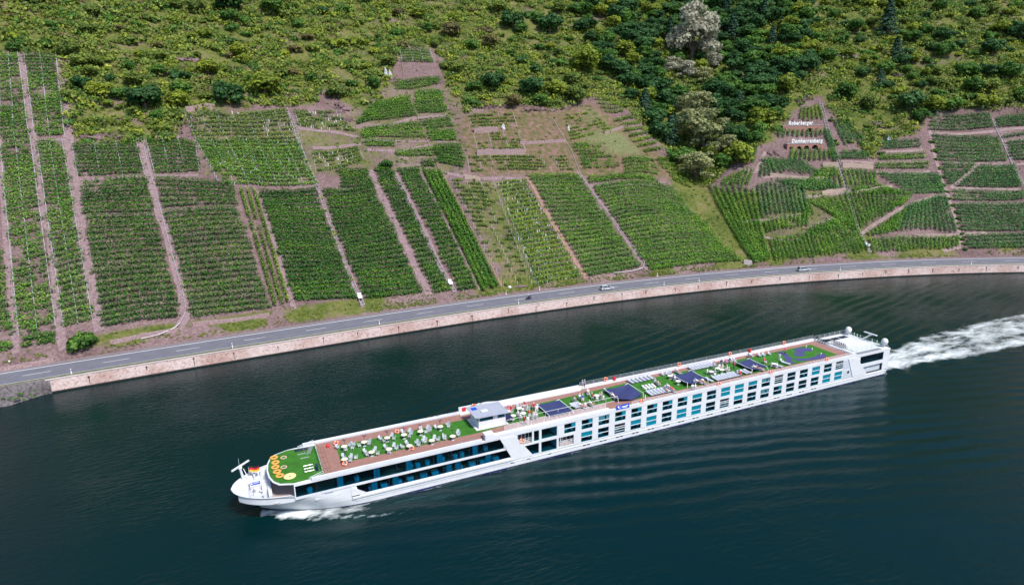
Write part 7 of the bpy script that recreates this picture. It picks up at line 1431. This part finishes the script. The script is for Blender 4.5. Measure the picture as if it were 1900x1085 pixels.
for q, h, m_, lab in [([(880, 248), (925, 246)], 2.2, pinkwall, 'pink dry stone wall below the single pale stone'), ([(885, 288), (930, 288), (975, 287)], 2.2, pinkwall, 'longest pink dry stone wall across the dry slope'), ([(965, 268), (1050, 264)], 1.2, pinkwall, 'thin pink wall in the middle of the dry slope'), ([(1122, 250), (1150, 240), (1172, 228)], 1.0, pinkwall, 'diagonal pink wall by the ravine terraces'), ([(862, 332), (890, 336)], 1.5, buffwall, 'short buff wall above the patchy plot'), ([(1526, 310), (1555, 310)], 1.8, buffwall, 'buff wall left of the right-hand rail track'), ([(1563, 312), (1620, 314)], 2.0, buffwall, 'buff wall right of the right-hand rail track'), ([(1590, 362), (1630, 355), (1655, 352)], 1.8, buffwall, 'pale curved wall at mid slope right of the rail track'), ([(1525, 363), (1545, 358), (1568, 357)], 1.6, buffwall, 'tan wall left of the rail track at mid slope'), ([(1428, 328), (1470, 333), (1530, 334)], 1.4, buffwall, 'long tan wall under the arches'), ([(660, 239), (720, 236), (772, 222)], 1.2, pinkwall, 'pink wall under the broad sloping terrace'), ([(345, 208), (400, 204)], 2.0, pinkwall, 'pink wall at the upper left corner of the trellised rows'), ([(290, 262), (335, 262)], 1.8, pinkwall, 'low wall with the arched opening above the left plots'), ([(205, 640), (260, 628), (330, 616)], 1.1, pinkwall, 'rough bank wall along the road right of the round bush'), ([(0, 690), (45, 682), (100, 672)], .9, pinkwall, 'rough bank wall at the left end of the road'), ([(358, 606), (430, 598), (500, 588)], 1.0, pinkwall, 'bank wall under the dark lower plots'), ([(1380, 490), (1395, 492)], 1.5, concrete, 'concrete culvert wall at the ravine mouth')]: lowwall(lab, q, h, m_)
# weeds along the verge and the flowered track, plant growth on the embankment
def tufts(name, label, P, mat, per, r, size, seed, tone0):
    rg = np.random.default_rng(seed); k = np.repeat(np.arange(len(P)), per); m = len(k); dv = rg.normal(size=(m, 3)); dv[:, 2] = np.abs(dv[:, 2]); dv /= np.linalg.norm(dv, axis=1, keepdims=True); C = P[k]+dv*r*rg.uniform(.4, 1, (m, 1))*np.array([1, 1, .8]); V, F = cards(C, dv+rg.normal(0, .4, (m, 3)), size*rg.uniform(.6, 1.3, m), rg)
    tag(link(name, npmesh(name, V, F, mat, fattr={'tone': np.clip(tone0+rg.normal(0, .16, m), 0, 1)})), label, kind='stuff')
rg = np.random.default_rng(3); n = 1500; s = rg.uniform(170, 720, n); d = 12.6+rg.gamma(1.6, 1.0, n); keep = vnoise(s, d*3, 9, 44) > .42; s, d = s[keep], d[keep]; x, y = sd2xy(s, d); tufts('verge_weeds', 'grass and yellow weeds along the hill-side verge of the road', np.stack([x, y, height(s, d)], -1), TM['yellow'], 16, .5, .16, 4, .45)
X, Y, Z = polyline([(595, 365), (627, 455), (640, 490), (652, 520)], 1.0); kk = rg.integers(0, len(X), 26); tufts('track_flowers', 'yellow flower clumps along the double rail track', np.stack([X[kk]+rg.normal(0, .4, 26), Y[kk]+rg.normal(0, .4, 26), Z[kk]+.2], -1), TM['yellow'], 26, .7, .16, 5, .85)
s = rg.uniform(150, SW0-1, 260); d = rg.uniform(-3.6, -1.6, 260); x, y = sd2xy(s, d); tufts('bank_grass', 'green growth on the rocky river bank at the left', np.stack([x, y, np.interp(d, [-5, -2.8, -1.2], [.5, .95, 2.0])], -1), TM['green'], 18, .5, .16, 6, .5)
s = rg.uniform(S_OF(20), S_OF(170), 900); d = 12.4+rg.gamma(1.4, .8, 900); keep = vnoise(s, d, 5, 49) > .5; s, d = s[keep], d[keep]; x, y = sd2xy(s, d); tufts('verge_weeds', 'darker green weeds at the foot of the vineyards', np.stack([x, y, height(s, d)], -1), TM['olive'], 14, .45, .16, 8, .5)
